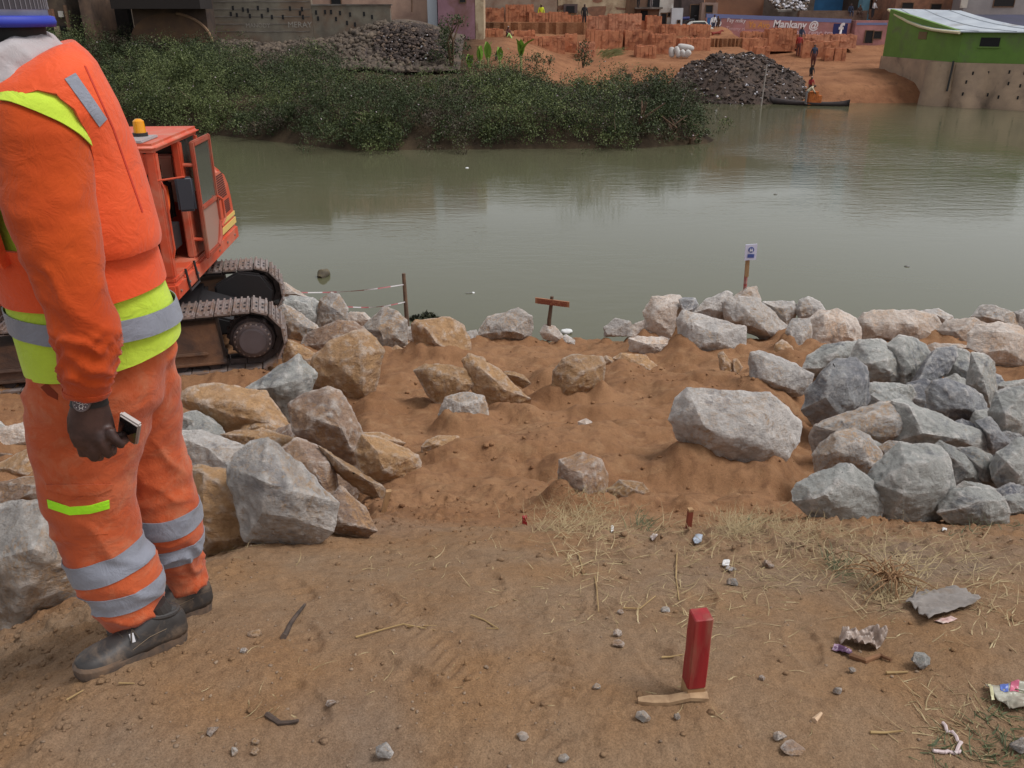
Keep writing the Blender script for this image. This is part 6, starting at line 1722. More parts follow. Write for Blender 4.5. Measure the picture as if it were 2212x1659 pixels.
# far arm, hanging on the other side of the trunk
fa = [(20, 108, 2.12, 22, 1), (40, 190, 2.16, 19, 1), (58, 265, 2.17, 16, 1), (72, 330, 2.17, 14, 1), (78, 372, 2.17, 11, .8)]
body.append(limb(fa, 18))
body.append(limb([(78, 370, 2.17, 12, .5), (80, 388, 2.17, 16, .45), (81, 402, 2.17, 14, .4)], 16))
for k in range(4): body.append(limb([(74 + k * 4.5, 398, 2.15 + .008 * k, 3.4, 1), (73 + k * 4.5, 412, 2.15 + .008 * k, 3.2, 1), (75 + k * 4, 420 - abs(k - 1.4), 2.17, 2.8, 1)], 8))
body.append(limb([(70, 384, 2.16, 4, 1), (66, 396, 2.14, 3.6, 1), (66, 404, 2.14, 3, 1)], 8))
# left hand: back of the hand towards us, fingers closed round the phone
body.append(limb([(89, 396, 1.70, 15, .7), (89.5, 406, 1.70, 18, .6), (91, 420, 1.70, 20.5, .5), (93, 434, 1.70, 21.5, .45), (95, 443, 1.702, 19, .42)], 22))
fing = [((79, 438), (83.5, 453), (88, 452), (92, 440), 5.6), ((90, 441), (95, 457.5), (99, 457), (101, 444), 5.9), ((102, 439.5), (108.5, 454), (112, 452), (112, 440), 5.6), ((111, 434), (121, 445), (124.5, 441), (121, 431), 5.0)]
for (a, b, c, d, r) in fing:
    body.append(limb([(a[0], a[1] - 6, 1.695, r, 1), (a[0], a[1], 1.692, r * 1.08, 1), ((a[0] + b[0]) / 2, (a[1] + b[1]) / 2, 1.692, r * .95, 1), (b[0], b[1], 1.698, r * 1.0, 1), (c[0], c[1], 1.722, r * .95, 1), ((c[0] + d[0]) / 2, (c[1] + d[1]) / 2, 1.737, r * .9, 1), (d[0], d[1], 1.74, r * .75, 1)], 12))
body.append(limb([(76, 408, 1.705, 6, 1), (72.5, 419, 1.712, 5.6, 1), (72.5, 430, 1.725, 5.2, 1), (77, 440, 1.74, 4.6, 1), (83, 446, 1.748, 3.6, 1)], 12))
# legs and feet inside the clothes
body.append(limb([(95, 372, 1.92, 34, 1), (90, 430, 1.90, 27, 1), (93, 495, 1.885, 21, 1), (112, 560, 1.885, 18, 1), (128, 612, 1.89, 13, 1), (132, 632, 1.895, 12, 1)], 20))
body.append(limb([(140, 365, 2.05, 30, 1), (148, 430, 2.08, 24, 1), (158, 495, 2.10, 19, 1), (174, 560, 2.12, 16, 1), (186, 592, 2.13, 12, 1)], 20))
bme = union(body, .0052, 2)
bme_w = bme.copy()
put("body", bme, BSKIN, wk)
EYE = M("eye_white", srgb(210, 205, 200), .3)
for q in (-1, 1):
    v, f = ball(hp(.084, q * .031, .012), (.009, .011, .009), 12, 8, Rf); put("eye", new_mesh("eye", v, f, True), EYE, wk)
# short black hair
v, f = ball(hc + Vector((0, 0, .04)) - FV * .016, (.101, .082, .105), 20, 14, Rf)
hm = new_mesh("hair", v, f, True); bm = bmesh.new(); bm.from_mesh(hm)
bmesh.ops.bisect_plane(bm, geom=bm.verts[:] + bm.edges[:] + bm.faces[:], plane_co=hp(0, 0, -.005), plane_no=(Vector((0, 0, -1)) + FV * .55).normalized(), clear_outer=True)
bm.to_mesh(hm); bm.free(); put("hair", hm, M("black_hair", (0, 0, 0)), wk)
# ---------- cap
cr = hp(-.012, 0, .055)
def cap_ring(u, k): return (cr + Vector((0, 0, u)), FV * (.112 * k), LV * (.094 * k))
v, f = ring_loft([cap_ring(-.005, 1.02), cap_ring(.055, 1.0), cap_ring(.075, .95), cap_ring(.092, .8), cap_ring(.104, .55), cap_ring(.109, .15)], 40)
cap = put("cap", new_mesh("cap", v, f, True), M("cap_white", srgb(178, 180, 186), .8, c2=srgb(160, 162, 168), scale=30), wk)
v, f = ring_loft([cap_ring(.012, 1.03), cap_ring(.048, 1.02)], 40, cap=False); put("mesh_panel", new_mesh("mesh_panel", v, f, True), M("cap_mesh", srgb(64, 60, 64), .9), cap)
ribs = MB()
for k in range(64):
    a = 2 * math.pi * k / 64
    d = FV * (.1158 * math.cos(a)) + LV * (.0972 * math.sin(a))
    ribs.tube([cr + Vector((0, 0, .012)) + d, cr + Vector((0, 0, .048)) + d * .995], .0011, 4)
ribs.put("mesh_ribs", M("cap_rib", srgb(120, 116, 120), .9), cap, kind="stuff")
CB = M("cap_blue", srgb(34, 52, 160), .6)
v, f = ring_loft([cap_ring(-.02, 1.05), cap_ring(-.022, 1.11), cap_ring(-.012, 1.135), cap_ring(-.002, 1.11), cap_ring(0, 1.04)], 40); put("cap_rim", new_mesh("cap_rim", v, f, True), CB, cap)
vis = [cr + FV * (.105 + .07 * math.cos(t)) + LV * (.085 * math.sin(t)) + Vector((0, 0, -.012 - .01 * math.cos(t))) for t in np.linspace(-1.45, 1.45, 13)]
vb = [p - FV * .0 - Vector((0, 0, .006)) for p in vis]
n_ = len(vis); put("visor", new_mesh("visor", vis + vb, [tuple(range(n_)), tuple(range(n_, 2 * n_))[::-1]] + [(i, (i + 1) % n_, n_ + (i + 1) % n_, n_ + i) for i in range(n_)]), CB, cap)
# ---------- hood of the grey sweatshirt
hd = [limb([(-40, 66, 1.80, 16, .9), (-12, 70, 1.80, 20, .9), (15, 64, 1.84, 25, 1), (34, 56, 1.92, 26, 1.1), (45, 58, 2.0, 24, 1.2), (44, 62, 2.06, 22, 1.2)], 20), limb([(-6, 88, 1.78, 14, .6), (20, 84, 1.80, 15, .6), (45, 78, 1.86, 14, .8)], 16),
      ring_loft([hull_ring(26, 62, 1.96, 30, .11), hull_ring(34, 84, 1.96, 44, .15)], 24)]
hme = union(hd, .008, 5)
wrinkle(hme, lambda c: .006 * vn(c[:, 0] * 24, c[:, 1] * 14, c[:, 2] * 24) + .003 * vn(c[:, 0] * 60, c[:, 1] * 40, c[:, 2] * 60))
put("hood", hme, HOODM, wk)
# ---------- sweatshirt: trunk and sleeves
sl = [(34, 100, 1.84, 36, .95), (38, 118, 1.815, 43, .9), (42, 140, 1.80, 46, .9), (47, 181, 1.775, 44, .9), (52, 213, 1.755, 42, .92), (60, 250, 1.74, 38.5, .95), (67, 272, 1.73, 37, .95), (76, 300, 1.72, 33.5, .95), (82, 318, 1.715, 34, .95), (87, 333, 1.71, 35, .95), (88.5, 350, 1.705, 32, .95), (87.5, 366, 1.70, 28.5, .95), (87, 378, 1.70, 26, .95), (87, 386, 1.70, 22.5, .9), (87.5, 396, 1.70, 20.5, .85)]
slf = [(22, 105, 2.10, 32, .9), (36, 160, 2.15, 34, .9), (50, 230, 2.17, 29, .9), (64, 300, 2.17, 25, .9), (74, 350, 2.17, 19, .9), (77, 366, 2.17, 15, .9)]
trunk = [hull_ring(34, 76, 1.96, 34, .14), hull_ring(40, 96, 1.96, 56, .175), hull_ring(46, 140, 1.96, 62, .175), hull_ring(58, 200, 1.96, 64, .17), hull_ring(76, 270, 1.96, 62, .165), hull_ring(92, 318, 1.965, 62, .165), hull_ring(100, 345, 1.97, 62, .165)]
sme = union([limb(sl, 30), limb(slf, 24), ring_loft(trunk, 36)], .0085, 3)
def sleeve_fold(co):
    x, y = proj_np(co)
    d = (.0045 * vn(co[:, 0] * 8 + co[:, 2] * 11, co[:, 1] * 8, co[:, 2] * 17) + .0025 * vn(co[:, 0] * 22, co[:, 1] * 22, co[:, 2] * 40))
    cuff = ss(318, 350, y) * (1 - ss(384, 389, y))
    ph = (y - 340) / 12.5 + 1.3 * vn(co[:, 0] * 22, co[:, 1] * 22, co[:, 2] * 9)
    d = d + cuff * .006 * (1 - 2 * np.abs(np.sin(ph * math.pi * .8)) ** .7)
    elb = ss(255, 275, y) * (1 - ss(330, 345, y))
    d = d + elb * .005 * (1 - 2 * np.abs(np.sin((y * .9 - x * .7) / 22.0 + 1.4 * vn(co[:, 0] * 14, co[:, 1] * 14, co[:, 2] * 14))) ** .6)
    return d
wrinkle(sme, sleeve_fold)
put("sweatshirt", sme.copy(), SW, wk)
# hem of the cuff
ca = P(87.3, 389, 1.70); cb = P(87.6, 397, 1.70)
cu = cut_planes(sme, [(cb, (cb - ca).normalized()), (ca, (ca - cb).normalized())], .0025, lambda c, n: (c - cb).length < .12, .002)
put("cuff", cu, SW, wk)
# ---------- trousers
nl = [(95, 352, 1.93, 58, .9), (93, 378, 1.92, 61, .86), (90, 405, 1.91, 58.5, .84), (89, 432, 1.905, 56, .82), (87.5, 466, 1.895, 47.5, .88), (89, 500, 1.885, 43, .9), (96, 522, 1.885, 41, .9), (101, 540, 1.885, 40, .9), (108, 557, 1.885, 39.5, .9), (119, 574, 1.885, 40, .85), (128, 590, 1.885, 37, .85), (129, 604, 1.885, 33, .9), (127, 616, 1.885, 27, .9), (126, 626, 1.885, 21, .9)]
fl = [(138, 345, 2.02, 36, .9), (141, 378, 2.05, 35, .95), (146, 412, 2.07, 35, .95), (150, 447, 2.085, 34, .95), (158, 484, 2.10, 36, .95), (163, 503, 2.105, 34.5, .95), (167, 521, 2.11, 34, .95), (171, 539, 2.115, 31.5, .95), (176, 556, 2.12, 27, .95), (182, 568, 2.125, 22, .95), (188, 577, 2.13, 20.5, .95), (191, 584, 2.13, 20, .95)]
hips = [hull_ring(97, 330, 1.965, 58, .15), hull_ring(101, 355, 1.97, 64, .165), hull_ring(104, 378, 1.975, 65, .17), hull_ring(106, 402, 1.98, 58, .16), hull_ring(108, 416, 1.98, 44, .12)]
tme = union([limb(nl, 30), limb(fl, 28), ring_loft(hips, 36)], .0085, 3)
def leg_fold(co):
    x, y = proj_np(co)
    d = .004 * vn(co[:, 0] * 9 + co[:, 2] * 6, co[:, 1] * 9, co[:, 2] * 14) + .0025 * vn(co[:, 0] * 20, co[:, 1] * 20, co[:, 2] * 34)
    near = co[:, 1] < 1.99
    a = np.where(near, ss(585, 603, y), ss(540, 552, y))
    d = d + a * .0075 * (1 - 2 * np.abs(np.sin(y / 9.0 + 1.6 * vn(co[:, 0] * 20, co[:, 1] * 20, co[:, 2] * 9))) ** .6)
    kn = np.where(near, ss(505, 525, y) * (1 - ss(560, 580, y)), ss(430, 450, y) * (1 - ss(500, 515, y)))
    d = d + kn * .0045 * (1 - 2 * np.abs(np.sin((y - .35 * x) / 16 + 1.8 * vn(co[:, 0] * 12, co[:, 1] * 12, co[:, 2] * 12))) ** .6)
    up = 1 - ss(420, 470, y)
    d = d + up * .0035 * (1 - 2 * np.abs(np.sin((y * .7 + x) / 24.0 + 2.0 * vn(co[:, 0] * 8, co[:, 1] * 8, co[:, 2] * 8))) ** .6)
    return d
wrinkle(tme, leg_fold)
trz = put("trousers", tme.copy(), TR, wk)
is_near = lambda c, n: c.y < 1.995 if c.z > 0 else True
def leg_band(a, b, near, hw):
    A, B = P(*a), P(*b); ax = (B - A).normalized(); m = (A + B) / 2
    kp = (lambda c, n: (c - m).length < .2 and (Vector((c.x, c.y, c.z)) - m).dot(FWD) < .105 and _side(c)) if near else (lambda c, n: (c - m).length < .2 and not _side(c))
    put("reflective_band", cut_planes(tme, [(m + ax * hw, ax), (m - ax * hw, -ax)], .0028, kp, .002), REF, trz)
def _side(c):
    # which leg a point belongs to: distance to the two leg axes
    x, y = proj(c)
    pn = P(float(np.interp(y, [p[1] for p in nl], [p[0] for p in nl])), y, 1.885); pf = P(float(np.interp(y, [p[1] for p in fl], [p[0] for p in fl])), y, 2.115)
    return (c - pn).length / 1.15 < (c - pf).length
leg_band((101, 545, 1.885), (111, 566, 1.885), True, .034)
leg_band((117, 578, 1.885), (123, 598, 1.885), True, .03)
leg_band((163, 502, 2.105), (167, 523, 2.11), False, .034)
leg_band((171, 534, 2.112), (175, 552, 2.12), False, .03)
facing = lambda c, n: n.dot((c - CAM).normalized()) < -.05
fn_near = lambda c, n: facing(c, n) and _side(c)
for q_ in ([(48, 499), (70, 506.5), (70, 514.5), (49.5, 507.5)], [(69.9, 506.5), (90, 505), (90, 513), (69.9, 514.5)], [(89.9, 505), (108.5, 499.5), (109, 508), (89.9, 513)]):
    put("lime_tab", cut_planes(tme, px_planes(q_), .004, fn_near, .002), LIMEM, trz)
put("cargo_pocket", cut_planes(tme, px_planes([(47, 486), (72, 491), (97, 490), (109, 485), (113, 520), (108, 534), (64, 536), (52, 512)]), .0018, fn_near, .003), TR, trz)
put("pocket_flap", cut_planes(tme, px_planes([(46, 484), (112, 484), (112, 488), (97, 494.5), (71, 495), (47, 489)]), .0045, fn_near, .002), TR, trz)
put("pocket_slit", cut_planes(tme, px_planes([(41, 387), (47, 383), (58, 394), (58, 400), (48, 395)]), .0015, facing, .001), M("pocket_shade", srgb(120, 44, 18), .95), trz)
# ---------- yellow vest
vr = [hull_ring(40, 84, 1.96, 42, .145), hull_ring(42, 102, 1.96, 57, .17), hull_ring(47, 150, 1.96, 66, .17), hull_ring(60, 205, 1.96, 71, .17), hull_ring(72, 250, 1.96, 78, .18), hull_ring(84, 288, 1.96, 79, .18, -.005), hull_ring(93, 315, 1.965, 80, .182, -.012), hull_ring(100, 338, 1.97, 79.5, .182, -.02), hull_ring(103, 350, 1.97, 77.5, .18, -.024)]
v, f = ring_loft(vr, 90, cap=False)
vb = bmesh.new(); me = new_mesh("vest", v, f); vb.from_mesh(me)
bmesh.ops.subdivide_edges(vb, edges=vb.edges, cuts=1, use_grid_fill=True); bmesh.ops.recalc_face_normals(vb, faces=vb.faces)
bmesh.ops.smooth_vert(vb, verts=vb.verts, factor=.5, use_axis_x=True, use_axis_y=True, use_axis_z=True)
vb.to_mesh(me); vb.free()
def vest_fold(c):
    return .006 * vn(c[:, 0] * 7 + c[:, 2] * 4, c[:, 1] * 7, c[:, 2] * 5) + .0035 * vn(c[:, 0] * 16, c[:, 1] * 16, c[:, 2] * 8)
wrinkle(me, vest_fold)
shp = P(38, 120, 1.70)
def ell_cut(bm, centre, axf, axz, rf, rz, side, nseg=20):
    pl = []
    for k in range(nseg):
        a = 2 * math.pi * k / nseg
        n = (axf * (math.cos(a) / rf) + axz * (math.sin(a) / rz)); n.normalize()
        h = 1 / math.sqrt((n.dot(axf) / 1) ** 2 * 0 + 1) 
        p = centre + axf * (rf * math.cos(a)) + axz * (rz * math.sin(a))
        pl.append((p, n))
    for p, n in pl:
        bmesh.ops.bisect_plane(bm, geom=bm.verts[:] + bm.edges[:] + bm.faces[:], plane_co=p, plane_no=n, dist=1e-6)
    dead = [fc for fc in bm.faces if side(fc.calc_center_median()) and all((fc.calc_center_median() - p).dot(n) < 0 for p, n in pl)]
    bmesh.ops.delete(bm, geom=dead, context='FACES')
ctr = P(45, 130, 1.96)
bm = bmesh.new(); bm.from_mesh(me)
az = (Vector((0, 0, 1)) - FV * .25).normalized(); af = (FV + Vector((0, 0, .25))).normalized()
ell_cut(bm, P(50, 178, 1.96), af, az, .07, .13, lambda c: (c - ctr).dot(LV) > 0)
ell_cut(bm, P(50, 178, 1.96), af, az, .07, .13, lambda c: (c - ctr).dot(LV) < 0)
bmesh.ops.solidify(bm, geom=bm.faces[:], thickness=-.004)
bmesh.ops.recalc_face_normals(bm, faces=bm.faces)
bm.to_mesh(me); bm.free(); me.shade_smooth(); me.set_sharp_from_angle(angle=math.radians(50))
vest = put("hi_vis_vest", me, VE, wk)
v, f = ring_loft([(c, a * 1.0, b) for c, a, b in vr], 160, cap=False)
vme = new_mesh("tmp", v, f); wrinkle(vme, vest_fold)
bmt = bmesh.new(); bmt.from_mesh(vme); bmesh.ops.subdivide_edges(bmt, edges=bmt.edges, cuts=2, use_grid_fill=True); bmesh.ops.recalc_face_normals(bmt, faces=bmt.faces); bmt.to_mesh(vme); bmt.free()
c_, a_, b_ = hull_ring(92, 311, 1.965, 80, .18, -.012)
nn = (Vector((0, 0, 1)) - FV * (a_.z / a_.length) * -1.0).normalized()
put("reflective_band", cut_planes(vme, [(c_ + nn * .026, nn), (c_ - nn * .026, -nn)], .0105, None, .002), REF, vest)
# shoulder cap of the vest over the sweatshirt
pA, pB, pC = P(-6, 110, 1.78), P(34, 98, 1.70), P(88, 143, 1.80)
npl = (pB - pA).cross(pC - pA).normalized()
if npl.z > 0: npl = -npl
ptop = P(40, 70, 1.9)
put("shoulder_panel", cut_planes(sme, [(pB, npl), (P(40, 200, 1.9), Vector((0, 0, -1))), (P(40, 90, 1.75), Vector((0, 0, 1)))], .0065, lambda c, n: (c - ctr).dot(LV) > -.02, .003), VE, vest)
# ---------- life jacket
jr = [hull_ring(37, 72, 1.97, 27.0, 0.125, -.03, 0, 2.6), hull_ring(37, 70, 1.97, 37.0, 0.155, -.035, 0, 2.6), hull_ring(38, 80, 1.965, 49.0, 0.2, -.03, 0, 2.6), hull_ring(41, 108, 1.96, 65.0, 0.218, -.01, 0, 2.6), hull_ring(48, 148, 1.96, 74.0, 0.191, 0, 0, 2.6), hull_ring(58, 196, 1.96, 79.0, 0.191, 0, 0, 2.6), hull_ring(64, 222, 1.96, 81.0, 0.189, 0, 0, 2.6), hull_ring(67, 236, 1.96, 81.5, 0.188, 0, 0, 2.6), hull_ring(68, 241, 1.96, 80.5, 0.184, 0, 0, 2.6)]
v, f = ring_loft(jr, 100, cap=False, ex=2.6)
me = new_mesh("jacket", v, f); bm = bmesh.new(); bm.from_mesh(me)
bmesh.ops.subdivide_edges(bm, edges=bm.edges, cuts=1, use_grid_fill=True); bmesh.ops.recalc_face_normals(bm, faces=bm.faces)
for _ in range(1): bmesh.ops.smooth_vert(bm, verts=bm.verts, factor=.5, use_axis_x=True, use_axis_y=True, use_axis_z=True)
ell_cut(bm, P(40, 178, 1.96), af, az, .088, .20, lambda c: (c - ctr).dot(LV) > 0)
ell_cut(bm, P(40, 178, 1.96), af, az, .088, .20, lambda c: (c - ctr).dot(LV) < 0)
bmesh.ops.solidify(bm, geom=bm.faces[:], thickness=-.028)
bmesh.ops.recalc_face_normals(bm, faces=bm.faces)
bm.to_mesh(me); bm.free()
wrinkle(me, lambda c: .004 * vn(c[:, 0] * 7, c[:, 1] * 7, c[:, 2] * 5) + .0015 * vn(c[:, 0] * 25, c[:, 1] * 25, c[:, 2] * 14))
me.shade_smooth(); me.set_sharp_from_angle(angle=math.radians(45))
jack = put("life_jacket", me, JK, wk)
fr_ = [hull_ring(66, 232, 1.96, 82, .20), hull_ring(70, 250, 1.96, 83, .196), hull_ring(77, 270, 1.96, 82.5, .194, -.003), hull_ring(83, 286, 1.96, 80.5, .192, -.008)]
v, f = ring_loft(fr_, 90, cap=False); me = new_mesh("flap", v, f); bm = bmesh.new(); bm.from_mesh(me)
bmesh.ops.subdivide_edges(bm, edges=bm.edges, cuts=2, use_grid_fill=True); bmesh.ops.recalc_face_normals(bm, faces=bm.faces); bmesh.ops.solidify(bm, geom=bm.faces[:], thickness=-.006); bm.to_mesh(me); bm.free()
wrinkle(me, lambda c: .005 * vn(c[:, 0] * 8, c[:, 1] * 8, c[:, 2] * 6)); me.shade_smooth(); me.set_sharp_from_angle(angle=math.radians(45))
put("jacket_skirt", me, JK, jack)
jme = jack.data.copy(); jme.transform(Matrix.Translation(wloc(jack))); 
nearside = lambda c, n: facing(c, n) and (c - ctr).dot(LV) > -.04 and all((c + n * .006 - q).length > 0 for q in (ctr,)) and _outer(c, n)
def _outer(c, n):
    return (c - ctr).dot(n) > 0
put("reflective_patch", cut_planes(jme, px_planes([(64.5, 79), (75, 73), (106.5, 119), (99, 127)]), .002, nearside, .002), REF, jack)
put("panel_seam", cut_planes(jme, px_planes([(84, 66), (85.6, 66), (113.6, 128), (112, 128)]), .0012, nearside, .001), M("seam_orange", srgb(190, 56, 34), .7), jack)
put("panel_seam", cut_planes(jme, px_planes([(112, 128), (113.6, 128), (143, 212), (141.6, 212.6)]), .0012, nearside, .001), M("seam_orange", (0, 0, 0)), jack)
# ---------- watch
wa, wb_ = P(88.8, 394, 1.70), P(89.6, 405, 1.70)
wt = (wb_ - wa).normalized()
wst = cut_planes(bme_w, [(P(89.5, 404, 1.70), wt), (P(89, 396.5, 1.70), -wt)], .0022, lambda c, n: (c - wa).length < .12, .003)
watch = put("watch", wst, M("black_strap", (.012, .012, .013), .5), wk)
dc = P(81, 403, 1.668); dn = (CAM - dc).normalized() * .75 + FV * .35 + Vector((0, 0, .1)); dn.normalize()
dx = dn.orthogonal().normalized(); dy = dn.cross(dx)
def disc(c, r, h, seg=32): return MB().tube([c - dn * h, c], r, seg)
disc(dc, .0195, .009).put("watch_case", M("watch_metal", srgb(120, 104, 100), .3, metal=.7), watch, bevel=.0015)
disc(dc + dn * .0006, .017, .0004).put("watch_dial", M("watch_dial", srgb(74, 58, 58), .35), watch)
mk = MB()
for (a, b, r) in ((-.006, .004, .0048), (.005, .0055, .0045), (.0005, -.0065, .005)):
    c = dc + dn * .0012 + dx * a + dy * b
    mk.tube([c + dx * (r * math.cos(t)) + dy * (r * math.sin(t)) for t in np.linspace(0, 2 * math.pi, 17)], .0007, 5)
for k in range(12):
    t = 2 * math.pi * k / 12; e = dx * math.cos(t) + dy * math.sin(t)
    mk.tube([dc + dn * .0012 + e * .0125, dc + dn * .0012 + e * .0155], .0007, 4)
mk.put("dial_marks", M("dial_white", srgb(206, 196, 190), .4), watch, kind="stuff")
# ---------- shoes
def shoe(heel, toe, name="shoe"):
    heel, toe = Vector(heel), Vector(toe)
    X = (toe - heel); Ln = X.length; X.normalize(); Y = Vector((0, 0, 1)).cross(X).normalized(); Z = X.cross(Y)
    T_ = Matrix((X.to_4d(), Y.to_4d(), Z.to_4d(), heel.to_4d())).transposed()
    T_[3][0] = T_[3][1] = T_[3][2] = 0; T_[3][3] = 1
    S = Ln / .31
    sec = [(0, .022, .05, .085), (.012, .034, .045, .105), (.05, .041, .04, .125), (.10, .042, .04, .128), (.14, .043, .04, .112), (.18, .048, .04, .088), (.225, .052, .04, .076), (.27, .048, .04, .068), (.297, .034, .042, .058), (.308, .014, .045, .05)]
    v, f, n = [], [], 20
    for (x, w, zb, zt) in sec:
        for j in range(n):
            t = 2 * math.pi * j / n; ct, st = math.cos(t), math.sin(t)
            yy = w * math.copysign(abs(ct) ** .8, ct); zz = zb - .006 + (zt - zb + .006) * max(0, st) ** .75 if st > 0 else zb - .006
            v.append(T_ @ Vector((x * S, yy * S, zz * S * 1.14)))
    for i in range(len(sec) - 1):
        for j in range(n): f.append((i * n + j, i * n + (j + 1) % n, (i + 1) * n + (j + 1) % n, (i + 1) * n + j))
    f += [tuple(range(n))[::-1], tuple((len(sec) - 1) * n + j for j in range(n))]
    me = new_mesh(name, v, f); bm = bmesh.new(); bm.from_mesh(me); bmesh.ops.recalc_face_normals(bm, faces=bm.faces)
    bmesh.ops.subdivide_edges(bm, edges=bm.edges, cuts=1, use_grid_fill=True, smooth=.6); bm.to_mesh(me); bm.free(); me.shade_smooth()
    s = put(name, me, SHOE, wk)
    out = []
    for t in np.linspace(0, 2 * math.pi, 40, endpoint=False):
        x = .155 + .16 * math.cos(t); w = float(np.interp(x, [-.006, .02, .07, .13, .2, .235, .28, .305, .316], [.012, .037, .044, .042, .053, .056, .049, .033, .006]))
        out.append((x * S, w * S * (1 if math.sin(t) > 0 else -1) * min(1, abs(math.sin(t)) * 4)))
    zs = ((0.0, .97), (.012, 1.0), (.044, 1.01), (.054, .97))
    v, f = [], []
    for z, k in zs:
        for (x, y) in out:
            lift = .012 * max(0, (x / S - .24) / .07) ** 1.5 if z < .02 else 0
            arch = .010 * math.exp(-((x / S - .115) / .03) ** 2) if z < .01 else 0
            v.append(T_ @ Vector(((x - .155 * S) * k + .155 * S, y * k, (z + lift + arch) * S)))
    n2 = len(out)
    for i in range(3):
        for j in range(n2): f.append((i * n2 + j, i * n2 + (j + 1) % n2, (i + 1) * n2 + (j + 1) % n2, (i + 1) * n2 + j))
    f += [tuple(range(n2))[::-1], tuple(3 * n2 + j for j in range(n2))]
    put("sole", new_mesh("sole", v, f, False), SOLE, s)
    lc = MB(T_ @ Matrix.Scale(S, 4))
    for k in range(4):
        x = .152 + k * .016; z = .112 - k * .0085
        lc.tube([(x, -.026, z - .012), (x + .002, -.012, z + .003), (x, .012, z + .003), (x + .002, .026, z - .012)], .0026, 6)
    lc.tube([(.15, .01, .118), (.165, .03, .112), (.172, .046, .09)], .0024, 6).tube([(.15, -.01, .118), (.16, .02, .118), (.15, .044, .095)], .0024, 6)
    lc.put("laces", M("lace", srgb(66, 58, 50), .9), s)
    st = MB(T_ @ Matrix.Scale(S, 4))
    for q in (-1, 1):
        st.tube([(.195, q * .0475, .055), (.19, q * .040, .074), (.178, q * .02, .091)], .0011, 5)
        st.tube([(.06, q * .0425, .052), (.075, q * .0405, .08), (.07, q * .033, .112)], .0011, 5)
        st.tube([(.07, q * .0415, .09), (.12, q * .0425, .085), (.17, q * .0455, .066)], .0011, 5)
    st.put("stitching", M("stitch", srgb(120, 104, 86), .9), s, kind="stuff")
    MB(T_ @ Matrix.Scale(S, 4)).box((.165, .034, .098), (.012, .003, .026), Matrix.Rotation(.5, 3, 'X')).put("label_tag", M("white_tag", srgb(196, 194, 196), .7), s)
    MB(T_ @ Matrix.Scale(S, 4)).tube([(.066 + .047 * math.cos(t), .030 * math.sin(t), .126 + .006 * math.cos(t)) for t in np.linspace(0, 2 * math.pi, 25)], .0085, 8).put("collar", SHOE, s, smooth=True)
    MB(T_ @ Matrix.Scale(S, 4)).tube([(.066, 0, .09), (.07, 0, .13), (.082, 0, .16)], [.034, .034, .031], 16).put("ankle_shaft", SHOE, s)
    return s
def gp(x, y, up=0.0): return Vector((x, y, gz(x, y) + up))
hl, tl = P(182, 621, 1.93), P(74, 672, 1.72)
za, zb_ = gz(hl.x, hl.y), gz(tl.x, tl.y)
shoe((hl.x, hl.y, za - .002), (tl.x, tl.y, zb_ - .002))
hr = P(209, 603, 2.17); hr = Vector((hr.x, hr.y, gz(hr.x, hr.y) - .004)); dr = Vector((tl.x - hl.x, tl.y - hl.y, 0)).normalized()
tr_ = hr + dr * .31; tr_.z = gz(tr_.x, tr_.y) - .004
shoe(hr, tr_)
# ---------- phone in the fist
e0, e1 = P(120.5, 414.5, 1.722), P(140.5, 427, 1.715)
pw = (e1 - e0); W_ = pw.length; pw.normalize()
vw = ((e0 + e1) / 2 - CAM).normalized()
dn_ = P(105, 450, 1.74) - P(130, 420, 1.74); dn_.normalize()
pl_ = (vw * .80 + dn_ * .60); pl_ = (pl_ - pw * pl_.dot(pw)).normalized()
pn = pw.cross(pl_).normalized()
mid = (e0 + e1) / 2
Rp = Matrix((pw, pl_, pn)).transposed()
LnP = .105
pc = mid + pl_ * (LnP / 2 - .012)
phone = empty("phone", pc, "white edged phone held in the worker's left fist", "phone")
MB().box(pc, (W_, LnP, .014), Rp).put("case", M("phone_white", srgb(158, 146, 140), .4), phone, bevel=.004, seg=3)
MB().box(pc - pn * .0068, (W_ - .008, LnP - .016, .0012), Rp).put("screen", M("phone_black", (.01, .01, .011), .15), phone)
MB().box(pc + pn * .0068, (W_ - .008, LnP - .016, .0012), Rp).put("back_cover", M("phone_black", (0, 0, 0)), phone)
# ------------------------------------------------------------------ stakes and signs
REDP = M("red_paint", srgb(160, 34, 38), .55, c2=srgb(134, 24, 30), scale=18, dirt=srgb(140, 76, 62), dirt_amt=.42, dscale=26, bmp=.5, bscale=60, bdist=.0025, sc=(1, 1, .16))
WOODR = M("raw_wood", srgb(176, 140, 100), .85, c2=srgb(146, 112, 78), scale=30, sc=(1, 1, .12))
WOODD = M("dark_wood", srgb(104, 80, 62), .9, c2=srgb(74, 58, 48), scale=20, sc=(1, 1, .12))
def stake_mesh(b, h, w, rot, lean=(0, 0), z0=-.1, z1=None, top=1.0):
    m = MB(); R = Matrix.Rotation(rot, 3, 'Z')
    vs = []
    for z, k in ((z0, 1.0), (h, top)):
        for (x, y) in ((-1, -1), (1, -1), (1, 1), (-1, 1)):
            q = R @ Vector((x * w / 2 * k, y * w / 2 * k, z)); vs.append(Vector(b) + q + Vector((lean[0] * z, lean[1] * z, 0)))
    return m.add(vs, [(3, 2, 1, 0), (4, 5, 6, 7), (0, 1, 5, 4), (1, 2, 6, 5), (2, 3, 7, 6), (3, 0, 4, 7)])
b = G(691, 706)
tp = P(700.5, 611, b.y + .01); hst = tp.z - b.z
stk = empty("stake", b, "big bright red square stake standing in the foreground", "stake", "survey stakes")
